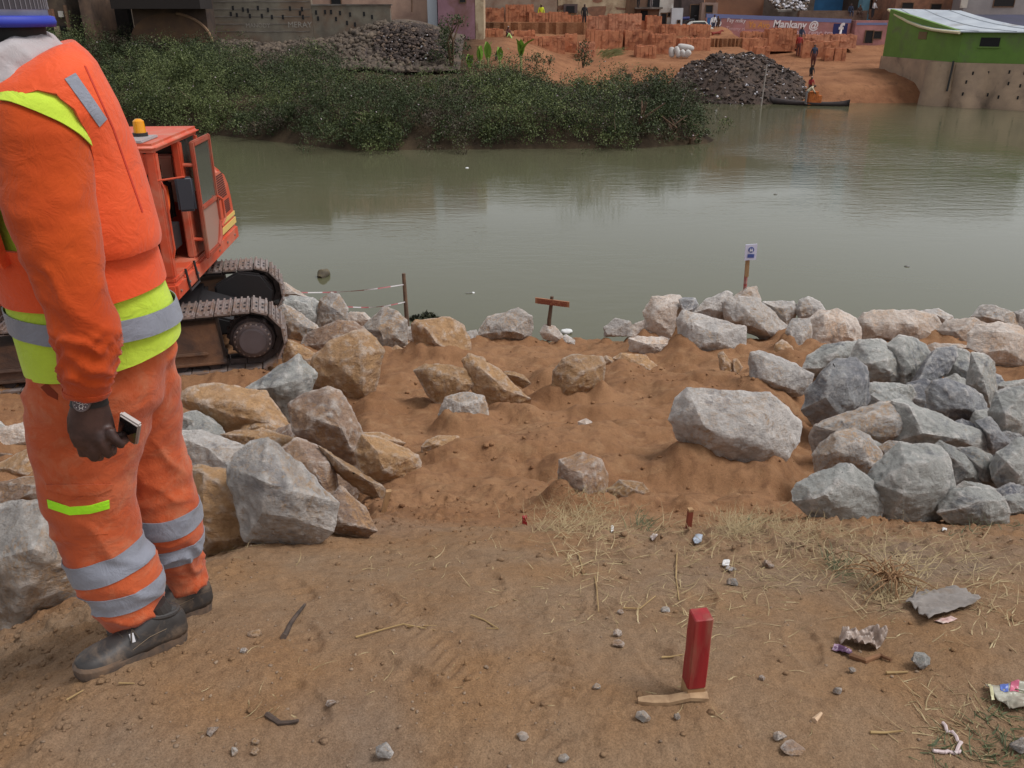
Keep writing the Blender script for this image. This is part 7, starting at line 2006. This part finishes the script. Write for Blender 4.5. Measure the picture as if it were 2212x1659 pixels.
stake_mesh(b, hst, .047, .14, ((tp.x - b.x) / hst * .9, .0), .03).put("painted_shaft", REDP, stk, bevel=.003, seg=1)
mt_ = bpy.data.objects["painted_shaft"].data
bm = bmesh.new(); bm.from_mesh(mt_); bmesh.ops.subdivide_edges(bm, edges=bm.edges, cuts=6, use_grid_fill=True); bm.normal_update()
for v_ in bm.verts: v_.co += v_.normal * (.0007 * float(vn(v_.co.x * 120, v_.co.y * 120, v_.co.z * 22)) + .0004 * float(vn(v_.co.x * 300, v_.co.y * 300, v_.co.z * 120)))
bm.to_mesh(mt_); bm.free()
stake_mesh(b, .0299, .0465, .14, ((tp.x - b.x) / hst * .9, 0), -.12).put("bare_foot", WOODR, stk)
for i in range(2):
    p0 = [G(637, 713), G(666, 709)][i]; p1 = [G(667, 709.5), G(705, 712)][i]
    if i == 0: pts = [G(637, 713), G(650, 709), G(668, 708.5), G(688, 711), G(706, 711.5)]
m = MB(); vs = []
for k, p in enumerate(pts):
    w = (.006, .012, .012, .011, .011)[k]
    vs += [p + Vector((0, -w, .012)), p + Vector((0, w, .014)), p + Vector((0, w, .002)), p + Vector((0, -w, .001))]
fs = []
for k in range(4):
    for j in range(4): fs.append((k * 4 + j, k * 4 + (j + 1) % 4, k * 4 + 4 + (j + 1) % 4, k * 4 + 4 + j))
fs += [(3, 2, 1, 0), (16, 17, 18, 19)]
m.add(vs, fs).put("wood_splinter", M("pale_splinter", srgb(176, 146, 112), .85, c2=srgb(150, 120, 90), scale=40), label="pale split strip of wood lying at the foot of the big red stake", cat="wood")
def peg(px, py0, py1, wpx, mat, label, lean=(0, 0), capm=None, name="peg"):
    b = G(px, py1); tp = P(px, py0, b.y); h = tp.z - b.z; w = wpx * depth(b) / FPX
    r = empty(name, b, label, "peg", "survey stakes")
    stake_mesh(b, h, w, .2, lean).put("shaft", mat, r)
    if capm: stake_mesh(b + Vector((lean[0] * h, lean[1] * h, h + .001)), .012, w * 1.1, .2, (0, 0), 0).put("pale_top", capm, r)
peg(524.5, 516.5, 527, 4.2, REDP, "tiny dark red peg left of the dry grass")
peg(688.3, 511, 528, 4.6, M("brown_paint", srgb(134, 66, 48), .7), "thin brown peg with pale top right of the dry grass", (.02, 0), WOODR)
peg(383, 492, 512, 5.2, WOODR, "pale wooden peg leaning beside the black hole", (.28, .1))
# white notice
D = 13.3
nb = P(744, 292, D); nb.z -= .35
sg = empty("notice_sign", nb, "white notice board with blue symbol on a wooden post by the river", "sign")
a, b2 = P(747.6, 262, D), P(745.3, 290, D)
MB().tube([nb - Vector((0, 0, .2)), b2 + Vector((0, .03, 0)), a + Vector((0, .03, 0)), P(749, 250, D) + Vector((0, .03, 0))], .03, 8).put("post", M("red_white_post", srgb(176, 150, 140), .8, c2=srgb(160, 60, 56), scale=3, sc=(.1, .1, 3)), sg)
MB().add([P(745.8, 260, D), P(749.8, 260, D), P(748.6, 277, D), P(744.8, 277, D)] + [p + Vector((0, .025, 0)) for p in (P(745.8, 260, D), P(749.8, 260, D), P(748.6, 277, D), P(744.8, 277, D))], [(0, 3, 2, 1), (4, 5, 6, 7), (0, 1, 5, 4), (1, 2, 6, 5), (2, 3, 7, 6), (3, 0, 4, 7)]).put("wooden_strip", WOODR, sg)
c1 = [P(745.3, 244.4, D), P(757, 243.6, D), P(755.6, 259.2, D), P(743.9, 260, D)]
MB().add([p - Vector((0, .03, 0)) for p in c1] + [p - Vector((0, .012, 0)) for p in c1], [(0, 3, 2, 1), (4, 5, 6, 7), (0, 1, 5, 4), (1, 2, 6, 5), (2, 3, 7, 6), (3, 0, 4, 7)]).put("board", M("notice_white", srgb(206, 206, 226), .5), sg)
BLUEP = M("notice_blue", srgb(66, 84, 150), .5)
cc = P(750.7, 249.3, D) - Vector((0, .036, 0)); r_ = 2.9 * depth(cc) / FPX
MB().tube([cc, cc + Vector((0, .004, 0))], r_, 28).put("symbol_disc", BLUEP, sg)
for q in (-1, 1):
    gx = cc + Vector((q * r_ * .32, -.005, -.02 * r_))
    gm = MB().box(gx + Vector((0, 0, -r_ * .25)), (r_ * .42, .004, r_ * .55))
    for k in range(3): gm.box(gx + Vector(((k - 1) * r_ * .14, 0, r_ * .22)), (r_ * .11, .004, r_ * .5))
    gm.box(gx + Vector((-q * r_ * .27, 0, -r_ * .1)), (r_ * .12, .004, r_ * .35)).put("glove_symbol", M("symbol_white", srgb(220, 222, 232), .5), sg, kind="stuff")
d1 = [P(747.2, 253.6, D), P(753.9, 253.6, D), P(753.3, 257.2, D), P(746.7, 257.2, D)]
MB().add([p - Vector((0, .036, 0)) for p in d1] + [p - Vector((0, .031, 0)) for p in d1], [(0, 3, 2, 1), (4, 5, 6, 7), (0, 1, 5, 4), (1, 2, 6, 5), (2, 3, 7, 6), (3, 0, 4, 7)]).put("symbol_bar", BLUEP, sg)
# wooden signboard
D = 13.0
fb = P(549, 324, D)
sb = empty("signboard", fb - Vector((0, 0, .15)), "narrow brown wooden signboard with red letters standing at the water", "sign")
MB().tube([fb - Vector((0, 0, .3)), P(549.2, 320, D), P(551, 306, D), P(552, 296.5, D)], [.035, .035, .03, .028], 8).put("post", WOODD, sb)
q0, q1, q2, q3 = P(535.3, 297.8, D - .05), P(569.5, 302.2, D - .05), P(569.3, 307.6, D - .05), P(535.2, 303.2, D - .05)
MB().add([q0, q1, q2, q3] + [p + Vector((0, .03, 0)) for p in (q0, q1, q2, q3)], [(0, 3, 2, 1), (4, 5, 6, 7), (0, 1, 5, 4), (1, 2, 6, 5), (2, 3, 7, 6), (3, 0, 4, 7)]).put("plank", M("sign_wood", srgb(160, 110, 78), .85, c2=srgb(140, 92, 66), scale=8), sb)
ang = math.atan2(q1.z - q0.z, q1.x - q0.x)
for body, px, py in (("TOERANA TSY AZO", 537.0, 301.0), ("IASANA INTSONY", 537.6, 303.6)):
    me = text_mesh(body, .062, bold=.0012)
    wd = max(v.co.x for v in me.vertices); sc = (30 * depth(q0) / FPX) / wd
    me.transform(Matrix.Translation(P(px, py, D - .05) - Vector((0, .004, 0))) @ Matrix.Rotation(-ang, 4, 'Y') @ Matrix.Rotation(math.pi / 2, 4, 'X') @ Matrix.Scale(sc, 4, (1, 0, 0)))
    put("lettering", me, M("red_letters", srgb(112, 32, 22), .7), sb)
# barrier tapes and their post
D = 14.0
pb, pt = P(407.2, 324, D), P(403.6, 273.5, D)
MB().tube([pb - Vector((0, 0, .5)), pb, pb.lerp(pt, .5), pt], [.042, .042, .036, .032], 8).put("tape_post", M("tape_post_wood", srgb(122, 96, 76), .9, c2=srgb(84, 68, 58), scale=5), smooth=True, label="slanting wooden post in the water carrying the barrier tapes", cat="post")
TR_, TW_ = M("tape_red", srgb(158, 84, 86), .6), M("tape_white", srgb(186, 180, 180), .6)
for (a, b, lab) in (((293, 292.5), (403.6, 284.6), "upper red and white barrier tape stretched to the slanting post"), ((345, 306.6), (405, 302), "lower red and white barrier tape stretched to the slanting post")):
    A, B = P(a[0], a[1], 12.9), P(b[0], b[1], D - .04); n = 24; v, f, mi = [], [], []
    for i in range(n + 1):
        t = i / n; p = A.lerp(B, t) - Vector((0, 0, .05 * math.sin(math.pi * t))); tw = .8 * math.sin(t * 9)
        e = Vector((0, math.sin(tw), math.cos(tw))) * .010
        v += [p - e, p + e]
    for i in range(n): f.append((2 * i, 2 * i + 2, 2 * i + 3, 2 * i + 1)); mi.append((i // 3) % 2)
    me = new_mesh("barrier_tape", v, f); me.polygons.foreach_set("material_index", mi)
    put("barrier_tape", me, [TR_, TW_], label=lab, cat="tape", group="barrier tapes")
# ------------------------------------------------------------------ afloat
def on_water(px, py): d = ray(px, py); return CAM + d * (CAMZ / -d.z)
w0, w1 = on_water(320, 278), on_water(329.5, 273.5)
MB().tube([w0, w0.lerp(w1, .25) + Vector((0, 0, .06)), w0.lerp(w1, .7) + Vector((0, 0, .05)), w1], [.07, .12, .09, .02], 10).put("driftwood", M("drift_brown", srgb(110, 98, 74), .8, c2=srgb(78, 70, 58), scale=6), smooth=True, label="brown lump of driftwood floating right of the far track", cat="driftwood")
w0, w1 = on_water(466, 293.5), on_water(474.5, 293)
bt = empty("bottle", w0, "slim pale bottle floating on the water left of the signboard", "bottle")
MB().tube([w0, w0.lerp(w1, .75)], .022, 10).put("body", M("drift_dark", srgb(110, 108, 102), .5), bt, smooth=True)
MB().tube([w0.lerp(w1, .76), w1], [.03, .02], 10).put("cap", M("bottle_white", srgb(226, 226, 226), .4), bt, smooth=True)
rs = np.random.RandomState(6); cs = []
for (px, py, sx, sy, n) in ((428, 318, 7, 2.5, 420), (415, 320, 5, 1.4, 160), (440, 321, 4, 1.2, 90)):
    for _ in range(n):
        p = on_water(px + rs.normal() * sx * .5, py + rs.normal() * sy * .5); cs.append((p.x, p.y, abs(rs.normal()) * .035))
put("floating_weed", quads(leaf_quads(np.array(cs), .085, .045, .2, rs), "floating_weed"), leaf_material("weed_dark", (.02, .024, .012), (.04, .045, .02), (.09, .085, .05)), label="raft of dark water weed drifting beside the slanting tape post", cat="water weed", kind="stuff")
p = on_water(566.5, 333); 
v, f = ball(p + Vector((0, 0, .03)), (.11, .07, .045), 12, 8); me = new_mesh("foam", v, f, True); wrinkle(me, lambda c: .02 * vn(c[:, 0] * 22, c[:, 1] * 22, c[:, 2] * 22))
put("foam_scrap", me, M("foam_white", srgb(214, 214, 212), .7), label="white scrap of foam at the water right of the signboard", cat="litter")
for (px, py, l) in ((775.5, 194.5, "dark speck of flotsam in mid river"), (907, 266.5, "dark speck of flotsam near the right of the river"), (467, 168, "pale speck of flotsam near the scrub")):
    p = on_water(px, py); v, f = ball(p, (.07, .05, .03), 8, 6); put("flotsam", new_mesh("flotsam", v, f, True), M("drift_dark", (0, 0, 0)) if py > 170 else M("bottle_white", (0, 0, 0)), label=l, cat="litter", group="specks floating on the river")

# ------------------------------------------------------------------ litter on the path
def drape(poly, name, mat, label, cat, fold=.012, fscale=(30, 12), lift=.008, thick=.0015, n=22, seed=1, parent=None, flat=False):
    """thin crumpled sheet lying on the ground inside a pixel outline"""
    W = [G(px, py) for px, py in poly]
    bm = bmesh.new(); vs = [bm.verts.new(w) for w in W]; bm.faces.new(vs)
    bmesh.ops.triangulate(bm, faces=bm.faces)
    size = max((a - b).length for a in W for b in W)
    for _ in range(6):
        es = [e for e in bm.edges if e.calc_length() > size / n]
        if not es: break
        bmesh.ops.subdivide_edges(bm, edges=es, cuts=1); bmesh.ops.triangulate(bm, faces=[f for f in bm.faces if len(f.verts) > 3])
    co = np.array([v.co[:] for v in bm.verts])
    zz = ground_z(co[:, 0], co[:, 1])
    h = fold * (.6 + fbm(co[:, 0] * fscale[1] + seed, co[:, 1] * fscale[0], seed, 3) + .5 * (1 - 2 * np.abs(vn(co[:, 0] * fscale[1] * .8, co[:, 1] * fscale[0] * 1.1, seed + 3))))
    for v, z, k in zip(bm.verts, zz, h): v.co.z = z + lift + max(0, k)
    bm.normal_update()
    if not flat: bmesh.ops.solidify(bm, geom=bm.faces[:], thickness=thick)
    me = bpy.data.meshes.new(name); bm.to_mesh(me); bm.free(); me.shade_smooth()
    return put(name, me, mat, parent, label=label, cat=cat) if parent is None else put(name, me, mat, parent)
Rc = lambda pts: [((3200 + x / 2.1484) / 4, (2300 + y / 2.1484) / 4) for x, y in pts]
drape(Rc([(890, 290), (960, 250), (1060, 195), (1150, 210), (1270, 178), (1400, 220), (1525, 300), (1480, 345), (1240, 410), (1080, 475), (1010, 430), (970, 360)]), "cloth_rag", cloth_mat("grey_rag", srgb(140, 132, 126), srgb(120, 112, 106), dust=srgb(134, 116, 98)), "grey rumpled rag lying beside the uprooted grass", "rag", .016, (26, 9), .010, .002, 34, 2)
drape(Rc([(1135, 455), (1280, 405), (1335, 440), (1210, 490)]), "card", M("pink_card", srgb(212, 192, 182), .7, c2=srgb(196, 150, 142), scale=40), "whitish printed card sticking out under the grey rag", "card", .002, (20, 10), .003, .001, 12, 4)
drape(Rc([(330, 560), (360, 525), (450, 520), (520, 545), (600, 540), (650, 535), (730, 575), (720, 630), (640, 662), (540, 650), (440, 630), (350, 600)]), "plastic_bag", M("dirty_plastic", srgb(176, 158, 146), .35, c2=srgb(134, 116, 104), scale=26), "crumpled dirty plastic bag on the path", "bag", .030, (60, 45), .004, .001, 30, 7)
drape(Rc([(272, 640), (290, 625), (440, 660), (445, 700), (420, 712), (300, 672)]), "wrapper", M("pink_wrapper", srgb(170, 140, 160), .3, c2=srgb(86, 56, 84), scale=36, lo=.45, hi=.55), "small pink and purple sweet wrapper below the crumpled bag", "wrapper", .010, (60, 40), .003, .001, 16, 9)
bag = drape(Rc([(1562, 1022), (1700, 1040), (1925, 1062), (2010, 1090), (1990, 1240), (1800, 1232), (1660, 1200), (1600, 1140)]), "snack_bag", M("foil_bag", srgb(168, 166, 150), .3, c2=srgb(140, 128, 112), scale=12), "silvery snack packet with coloured print at the right edge", "packet", .012, (24, 14), .004, .0015, 26, 5)
for (poly, c, nm) in (([(1680, 1062), (1750, 1062), (1760, 1100), (1690, 1104)], srgb(86, 108, 180), "print_blue"), ([(1770, 1060), (1830, 1070), (1850, 1105), (1770, 1100)], srgb(190, 96, 120), "print_pink"), ([(1580, 1035), (1600, 1045), (1640, 1180), (1618, 1165)], srgb(196, 190, 150), "print_cream"), ([(1840, 1080), (1915, 1085), (1915, 1140), (1860, 1110)], srgb(160, 176, 120), "print_green")):
    drape(Rc(poly), "print_patch", M(nm, c, .35), None, None, .012, (24, 14), .0065, .0008, 40, 5, bag)
def scrap(px, py, w, h, mat, label, name="paper_scrap", fold=.01, seed=3):
    drape([(px - w / 2, py), (px - w * .2, py - h / 2), (px + w / 2, py - h * .3), (px + w * .35, py + h / 2), (px - w * .3, py + h * .4)], name, mat, label, "litter", fold, (60, 40), .004, .001, 10, seed)
WPAP = M("white_paper", srgb(216, 214, 212), .7)
scrap(725.5, 567, 8, 6.5, WPAP, "white scrap of paper in the middle of the path", fold=.012)
scrap(729, 571, 8, 4, M("grey_paper", srgb(150, 142, 138), .7), "grey scrap next to the white paper scrap")
scrap(697, 543, 10, 9, M("blue_plastic", srgb(164, 172, 184), .4), "crumpled bluish plastic scrap beside the brown peg", "plastic_scrap", .02)
scrap(654, 539, 8, 4, M("pink_scrap", srgb(190, 176, 170), .7), "pale scrap behind the dry grass stalks")
scrap(943.5, 532, 6, 4, WPAP, "small white scrap in front of the grey heap")
scrap(612, 533, 3, 7, WPAP, "thin white strip tangled in the dry grass")
# string
pts = [G(*q) + Vector((0, 0, .006)) for q in Rc([(1200, 1362), (1260, 1395), (1290, 1440), (1340, 1470), (1372, 1500), (1340, 1540), (1356, 1572), (1300, 1592), (1250, 1580), (1200, 1572), (1125, 1572)])]
sm_ = []
for i in range(len(pts) - 1):
    for t in (0, .33, .66): sm_.append(pts[i].lerp(pts[i + 1], t) + Vector((RNG.uniform(-.003, .003), RNG.uniform(-.003, .003), 0)))
MB().tube(sm_ + [pts[-1]], .0042, 6).put("string", M("white_string", srgb(196, 178, 176), .8), smooth=True, label="frayed white string curling on the ground at bottom right", cat="string")
# twigs and sticks
def stick(pl, r, mat, label, name="twig", cat="twig", group="twigs and straws on the path", lift=.004):
    P_ = [G(*q) + Vector((0, 0, lift + RNG.uniform(0, .004))) for q in pl]
    MB().tube(P_, [r * (1 - .5 * i / max(1, len(P_) - 1)) for i in range(len(P_))], 6).put(name, mat, smooth=True, label=label, cat=cat, group=group)
TWD = M("dark_bark", srgb(88, 72, 62), .9, c2=srgb(60, 50, 44), scale=30)
Lc = lambda pts: [(x / 1.0533 / 4, (2100 + y / 1.0533) / 4) for x, y in pts]
R3 = lambda pts: [((2000 + x / 1.0553) / 4, (1900 + y / 1.0553) / 4) for x, y in pts]
stick(Lc([(1195, 482), (1205, 450), (1225, 410), (1255, 375), (1285, 338)]), .0095, TWD, "dark curved twig lying right of the worker's shoes")
stick(Lc([(1130, 838), (1180, 852), (1225, 850), (1262, 858)]), .008, TWD, "short dark curled bark piece below the worker")
stick(Lc([(1500, 484), (1600, 468), (1700, 458), (1832, 459)]), .0035, DRYST, "long straw lying in the middle of the path", "straw", "straw")
stick(Lc([(1720, 448), (1840, 447)]), .003, DRYST, "short straw just above the long one", "straw", "straw")
stick(Lc([(1985, 410), (2040, 430), (2100, 462), (2050, 478)]), .003, DRYST, "kinked straw right of the long one", "straw", "straw")
stick(Lc([(290, 772), (355, 708)]), .003, DRYST, "pale straw lying left below the near shoe", "straw", "straw")
stick(Lc([(510, 702), (575, 700)]), .003, DRYST, "tiny straw below the near shoe", "straw", "straw")
stick(R3([(330, 345), (345, 400), (350, 440)]), .003, DRYST, "upright looking straw below the upright brown block", "straw", "straw")
stick(R3([(400, 440), (408, 500), (415, 598)]), .0035, DRYST, "long straw pointing towards the camera left of the red stake", "straw", "straw")
stick(R3([(745, 345), (742, 440), (755, 535)]), .0035, DRYST, "long straw pointing towards the camera behind the red stake", "straw", "straw")
stick(R3([(520, 575), (590, 570), (655, 520)]), .0035, DRYST, "bent straw left of the red stake's top", "straw", "straw")
stick(R3([(1320, 1068), (1350, 1035)]), .008, M("pale_stick", srgb(190, 160, 130), .85), "short pale stick right of the red stake's foot")
stick(R3([(1630, 836), (1720, 840)]), .0045, DRYST, "pale straw left of the grey stone", "straw", "straw")
stick(R3([(1480, 770), (1540, 785), (1600, 778), (1650, 790)]), .010, M("brown_leaf", srgb(130, 92, 62), .9, c2=srgb(106, 76, 54), scale=20), "curled brown leaf stalk below the crumpled bag")
stick(R3([(680, 795), (720, 800), (770, 795)]), .0035, DRYST, "straw touching the red stake's left side", "straw", "straw")
stick(R3([(1560, 1098), (1620, 1105), (1690, 1125)]), .004, DRYST, "wavy pale root at bottom right", "straw", "straw")
# stones one could pick up
def pebble(px, py, wpx, hpx, mat, label, name="stone"):
    b = G(px, py + hpx / 2); k = depth(b) / FPX; rg_ = random.Random(int(px * 31 + py))
    v = []
    for _ in range(16):
        a, u = rg_.uniform(0, 6.28), rg_.uniform(-.75, 1)
        r = math.sqrt(1 - u * u) if abs(u) < 1 else 0
        v.append(b + Vector((math.cos(a) * r * wpx * k * .54, math.sin(a) * r * wpx * k * .42, hpx * k * .42 + u * hpx * k * .55)))
    me = build_rock_mesh(v, wpx * k, px, wpx * k / 9, .9)
    put(name, me, RM[mat], label=label, cat="stone", group="loose stones on the path")
for a in ((918.5, 662, 21, 15, 'grey', "dark grey stone on the bare path at right"), (386, 760, 18, 18, 'pale', "pale speckled stone at the bottom edge left of centre"), (641.5, 725.5, 15, 11, 'greytan', "grey stone in front of the wooden strip"),
          (675.5, 727.5, 7, 7, 'greytan', "small grey stone right of the one before the wooden strip"), (777.5, 743.5, 13, 12, 'pink', "round tan stone at the bottom right of the red stake"), (790, 753, 24, 9, 'brown', "crumbly brown clod beside the round tan stone"),
          (522.5, 746.5, 12, 7.5, 'pink', "flat pinkish stone at the bottom centre"), (563.5, 763, 11, 8, 'greytan', "small grey stone at the bottom edge centre"), (617, 637, 9, 8, 'pink', "small tan stone left of the red stake's middle"),
          (617.5, 650, 12, 7, 'brown', "flat brown stone left of the red stake"), (836, 690, 9, 9, 'greytan', "round grey pebble right of the red stake"), (850.5, 673, 8, 6, 'greytan', "bluish pebble below the pink wrapper"),
          (256, 634.5, 15, 6, 'tan', "flat tan stone right of the worker's near shoe"), (245, 656, 8, 5, 'greytan', "small pebble between the shoes and the date marks"), (215, 733.5, 14, 8, 'brown', "dark brown stone at the lower left"),
          (256.5, 758, 9, 7, 'tan', "reddish pebble at the bottom left"), (233.5, 755, 11, 9, 'greytan', "rounded grey brown stone at the bottom left"), (256, 744, 9, 6, 'tan', "pale tan pebble at the lower left"), (332, 712.5, 10, 5, 'brown', "flat brown pebble left of centre on the path"),
          (732, 581, 12, 8, 'greytan', "grey stone among the dry grass litter"), (768, 562, 13, 9, 'brown', "flat brown stone among the dry grass litter"), (1017, 745, 18, 16, 'pale', "pale stone cut by the right edge below the snack packet"), (734, 568, 5, 4, 'greytan', "tiny stone next to the white paper scrap"),
          (665, 610, 10, 5, 'greytan', "flat stone left of the red stake's top"), (79, 655, 7, 6, 'tan', "tan pebble beside the near shoe's toe"), (760, 690, 7, 5, 'brown', "brown pebble right of the red stake's shaft"), (596, 690, 8, 6, 'greytan', "pebble left of the wooden strip"), (620, 615, 7, 4, 'brown', "brown pebble behind the flat brown stone")):
    pebble(*a)

# ------------------------------------------------------------------ ground cover: crumbs, gravel, grass
t_ = (1 + 5 ** .5) / 2
ICO = np.array([(-1, t_, 0), (1, t_, 0), (-1, -t_, 0), (1, -t_, 0), (0, -1, t_), (0, 1, t_), (0, -1, -t_), (0, 1, -t_), (t_, 0, -1), (t_, 0, 1), (-t_, 0, -1), (-t_, 0, 1)]) / 1.9
ICF = np.array([(0, 11, 5), (0, 5, 1), (0, 1, 7), (0, 7, 10), (0, 10, 11), (1, 5, 9), (5, 11, 4), (11, 10, 2), (10, 7, 6), (7, 1, 8), (3, 9, 4), (3, 4, 2), (3, 2, 6), (3, 6, 8), (3, 8, 9), (4, 9, 5), (2, 4, 11), (6, 2, 10), (8, 6, 7), (9, 8, 1)])
def crumbs(name, x, y, s, mat, label, cat, seed, sink=.5):
    rs = np.random.RandomState(seed); n = len(x)
    z = ground_z(x, y)
    sc = s[:, None] * rs.uniform(.55, 1.25, (n, 3)) * np.array([1, 1, .6])
    V = (ICO[None] + rs.uniform(-.22, .22, (n, 12, 3))) * sc[:, None, :] * .5
    V[:, :, 2] += (z + s * .5 * (.75 - sink))[:, None]; V[:, :, 0] += x[:, None]; V[:, :, 1] += y[:, None]
    F = (ICF[None] + (np.arange(n) * 12)[:, None, None]).reshape(-1, 3)
    me = bpy.data.meshes.new(name)
    me.vertices.add(n * 12); me.vertices.foreach_set("co", V.ravel())
    me.loops.add(F.size); me.loops.foreach_set("vertex_index", F.ravel().astype(np.int32))
    me.polygons.add(len(F)); me.polygons.foreach_set("loop_start", np.arange(0, F.size, 3, dtype=np.int32))
    me.update(); me.validate()
    return put(name, me, mat, label=label, cat=cat, kind="stuff", origin=(0, 2, 3))
rs = np.random.RandomState(77)
def scatter(n, ylo, yhi, dens, ulo=-.9, uhi=.9):
    y = ylo * (yhi / ylo) ** rs.uniform(size=n * 3); x = (y + .6) * rs.uniform(ulo, uhi, n * 3)
    k = rs.uniform(size=n * 3) < dens(x, y)
    return x[k][:n], y[k][:n]
x, y = scatter(4600, 1.25, 5.0, lambda x, y: np.clip(.12 + ss(2.4, 2.8, y) * .6 + ss(-.8, -1.2, x) * .9, 0, 1) * (.3 + .7 * ss(-.2, .4, vn(x * 2.2, y * 2.2, 1.1))))
crumbs("soil_clods", x, y, .005 + .022 * rs.uniform(size=len(x)) ** 3.0 * np.clip(.5 + y * .25, 0, 1.6), SOIL, "crumbled clods of earth scattered over the path edge", "clods", 3)
x, y = scatter(2400, 1.25, 3.6, lambda x, y: .25 + .75 * ss(.0, .45, vn(x * 1.6, y * 1.6, 9.1)))
crumbs("gravel", x, y, .003 + .010 * rs.uniform(size=len(x)) ** 3.5, M("grit", srgb(148, 126, 104), .9, c2=srgb(116, 96, 78), scale=9), "fine pale grit scattered over the path", "gravel", 4)
x, y = scatter(2200, 4.2, 13.0, lambda x, y: .2 + .8 * ss(-.1, .4, vn(x * 1.1, y * 1.1, 4.1)))
crumbs("clay_lumps", x, y, .014 + .05 * rs.uniform(size=len(x)) ** 3.2, SOIL, "lumps of clay scattered over the hollow", "clods", 5)

def blades(specs, seed, wid):
    """specs: (px, py, spread px, n, length, lie 0..1) -> ribbon quads"""
    rs = np.random.RandomState(seed); out = []
    for (px, py, sx, sy, n, ln, lie) in specs:
        for r in Gv(px + rs.normal(size=n) * sx * .5, py + rs.normal(size=n) * sy * .5):
            r = Vector(r)
            a = rs.uniform(0, 6.28); L = ln * rs.uniform(.4, 1.25); el = rs.uniform(.05, 1.0) * (1 - lie) + .06
            d = Vector((math.cos(a), math.sin(a), 0)); bend = rs.uniform(-.5, .9); tw = rs.uniform(-.8, .8)
            p, e, h = r.copy(), el, a
            pts = [p.copy()]
            for k in range(4):
                p = p + Vector((math.cos(h) * math.cos(e), math.sin(h) * math.cos(e), math.sin(e))) * (L / 4)
                e -= bend * .4; h += tw * .35
                gzv = r.z - .005 + (p.y - r.y) * -.2
                if p.z < gzv: p.z = gzv; e = max(e, 0.0)
                pts.append(p.copy())
            w = wid * rs.uniform(.6, 1.4)
            sd = Vector((-math.sin(a), math.cos(a), .35)).normalized() * w / 2
            for k in range(4):
                w0, w1 = 1 - .2 * k, .8 - .2 * k
                out.append([pts[k] - sd * w0, pts[k] + sd * w0, pts[k + 1] + sd * max(w1, .15), pts[k + 1] - sd * max(w1, .15)])
    return np.array([[tuple(q) for q in o] for o in out])
STRAW = leaf_material("straw", (.22, .155, .075), (.36, .265, .135), (.50, .40, .23))
dry = [(568, 524, 42, 20, 480, .16, .75), (585, 515, 30, 8, 200, .16, .7), (600, 545, 30, 30, 110, .14, .85), (575, 560, 22, 40, 60, .13, .9), (640, 530, 60, 14, 130, .15, .8),
       (752, 528, 50, 14, 520, .14, .7), (735, 532, 20, 10, 240, .12, .6), (800, 540, 50, 22, 340, .15, .82), (860, 545, 60, 22, 170, .13, .85), (700, 548, 24, 18, 90, .12, .8),
       (890, 580, 34, 26, 300, .15, .72), (885, 600, 20, 22, 110, .13, .85), (840, 570, 60, 30, 180, .12, .9), (930, 555, 70, 26, 220, .12, .9), (985, 575, 60, 40, 200, .12, .92), (770, 575, 60, 26, 150, .11, .9),
       (650, 590, 70, 40, 90, .10, .95), (720, 610, 70, 40, 70, .08, .95), (560, 600, 80, 40, 40, .07, .95), (430, 560, 90, 25, 50, .08, .93), (225, 548, 26, 6, 40, .12, .6), (960, 720, 70, 40, 120, .08, .95), (300, 690, 200, 60, 26, .06, .97), (700, 680, 200, 90, 60, .05, .97), (990, 620, 50, 40, 80, .09, .95)]
put("dry_grass", quads(blades(dry, 5, .0032), "dry_grass"), STRAW, label="trampled dry grass and straw strewn along the path edge", cat="grass", kind="stuff", origin=(0, 2, 3))
grn = [(643, 527, 16, 8, 90, .10, .35), (836, 569, 12, 12, 70, .10, .3), (1000, 526, 40, 6, 90, .08, .4), (960, 533, 20, 5, 40, .07, .4), (995, 725, 36, 30, 60, .06, .5), (1005, 755, 30, 14, 50, .06, .5), (940, 752, 30, 12, 20, .05, .5), (750, 525, 12, 5, 30, .08, .4)]
put("green_grass", quads(blades(grn, 6, .004), "green_grass"), leaf_material("grass_green", (.05, .06, .025), (.085, .10, .04), (.15, .16, .08)), label="few small tufts of green grass along the path edge", cat="grass", kind="stuff", origin=(0, 2, 3))
# uprooted tuft with roots
rb_ = G(885, 590); rt_ = MB(); rg5 = random.Random(9)
for k in range(46):
    a = rg5.uniform(0, 6.28); L = rg5.uniform(.06, .2); p0 = rb_ + Vector((rg5.uniform(-.03, .03), rg5.uniform(-.03, .03), .05)); pts = [p0]
    for j in range(4): pts.append(pts[-1] + Vector((math.cos(a) * L / 4 + rg5.uniform(-.012, .012), math.sin(a) * L / 4 + rg5.uniform(-.012, .012), (.02 - j * .018) + rg5.uniform(-.006, .006))))
    rt_.tube(pts, [.003, .0025, .002, .0015, .001], 5)
ut = empty("uprooted_tuft", rb_, "uprooted clump of grass with tangled roots left of the grey rag", "grass clump")
rt_.put("roots", M("root_brown", srgb(150, 116, 80), .9, c2=srgb(120, 88, 60), scale=20), ut, kind="stuff")
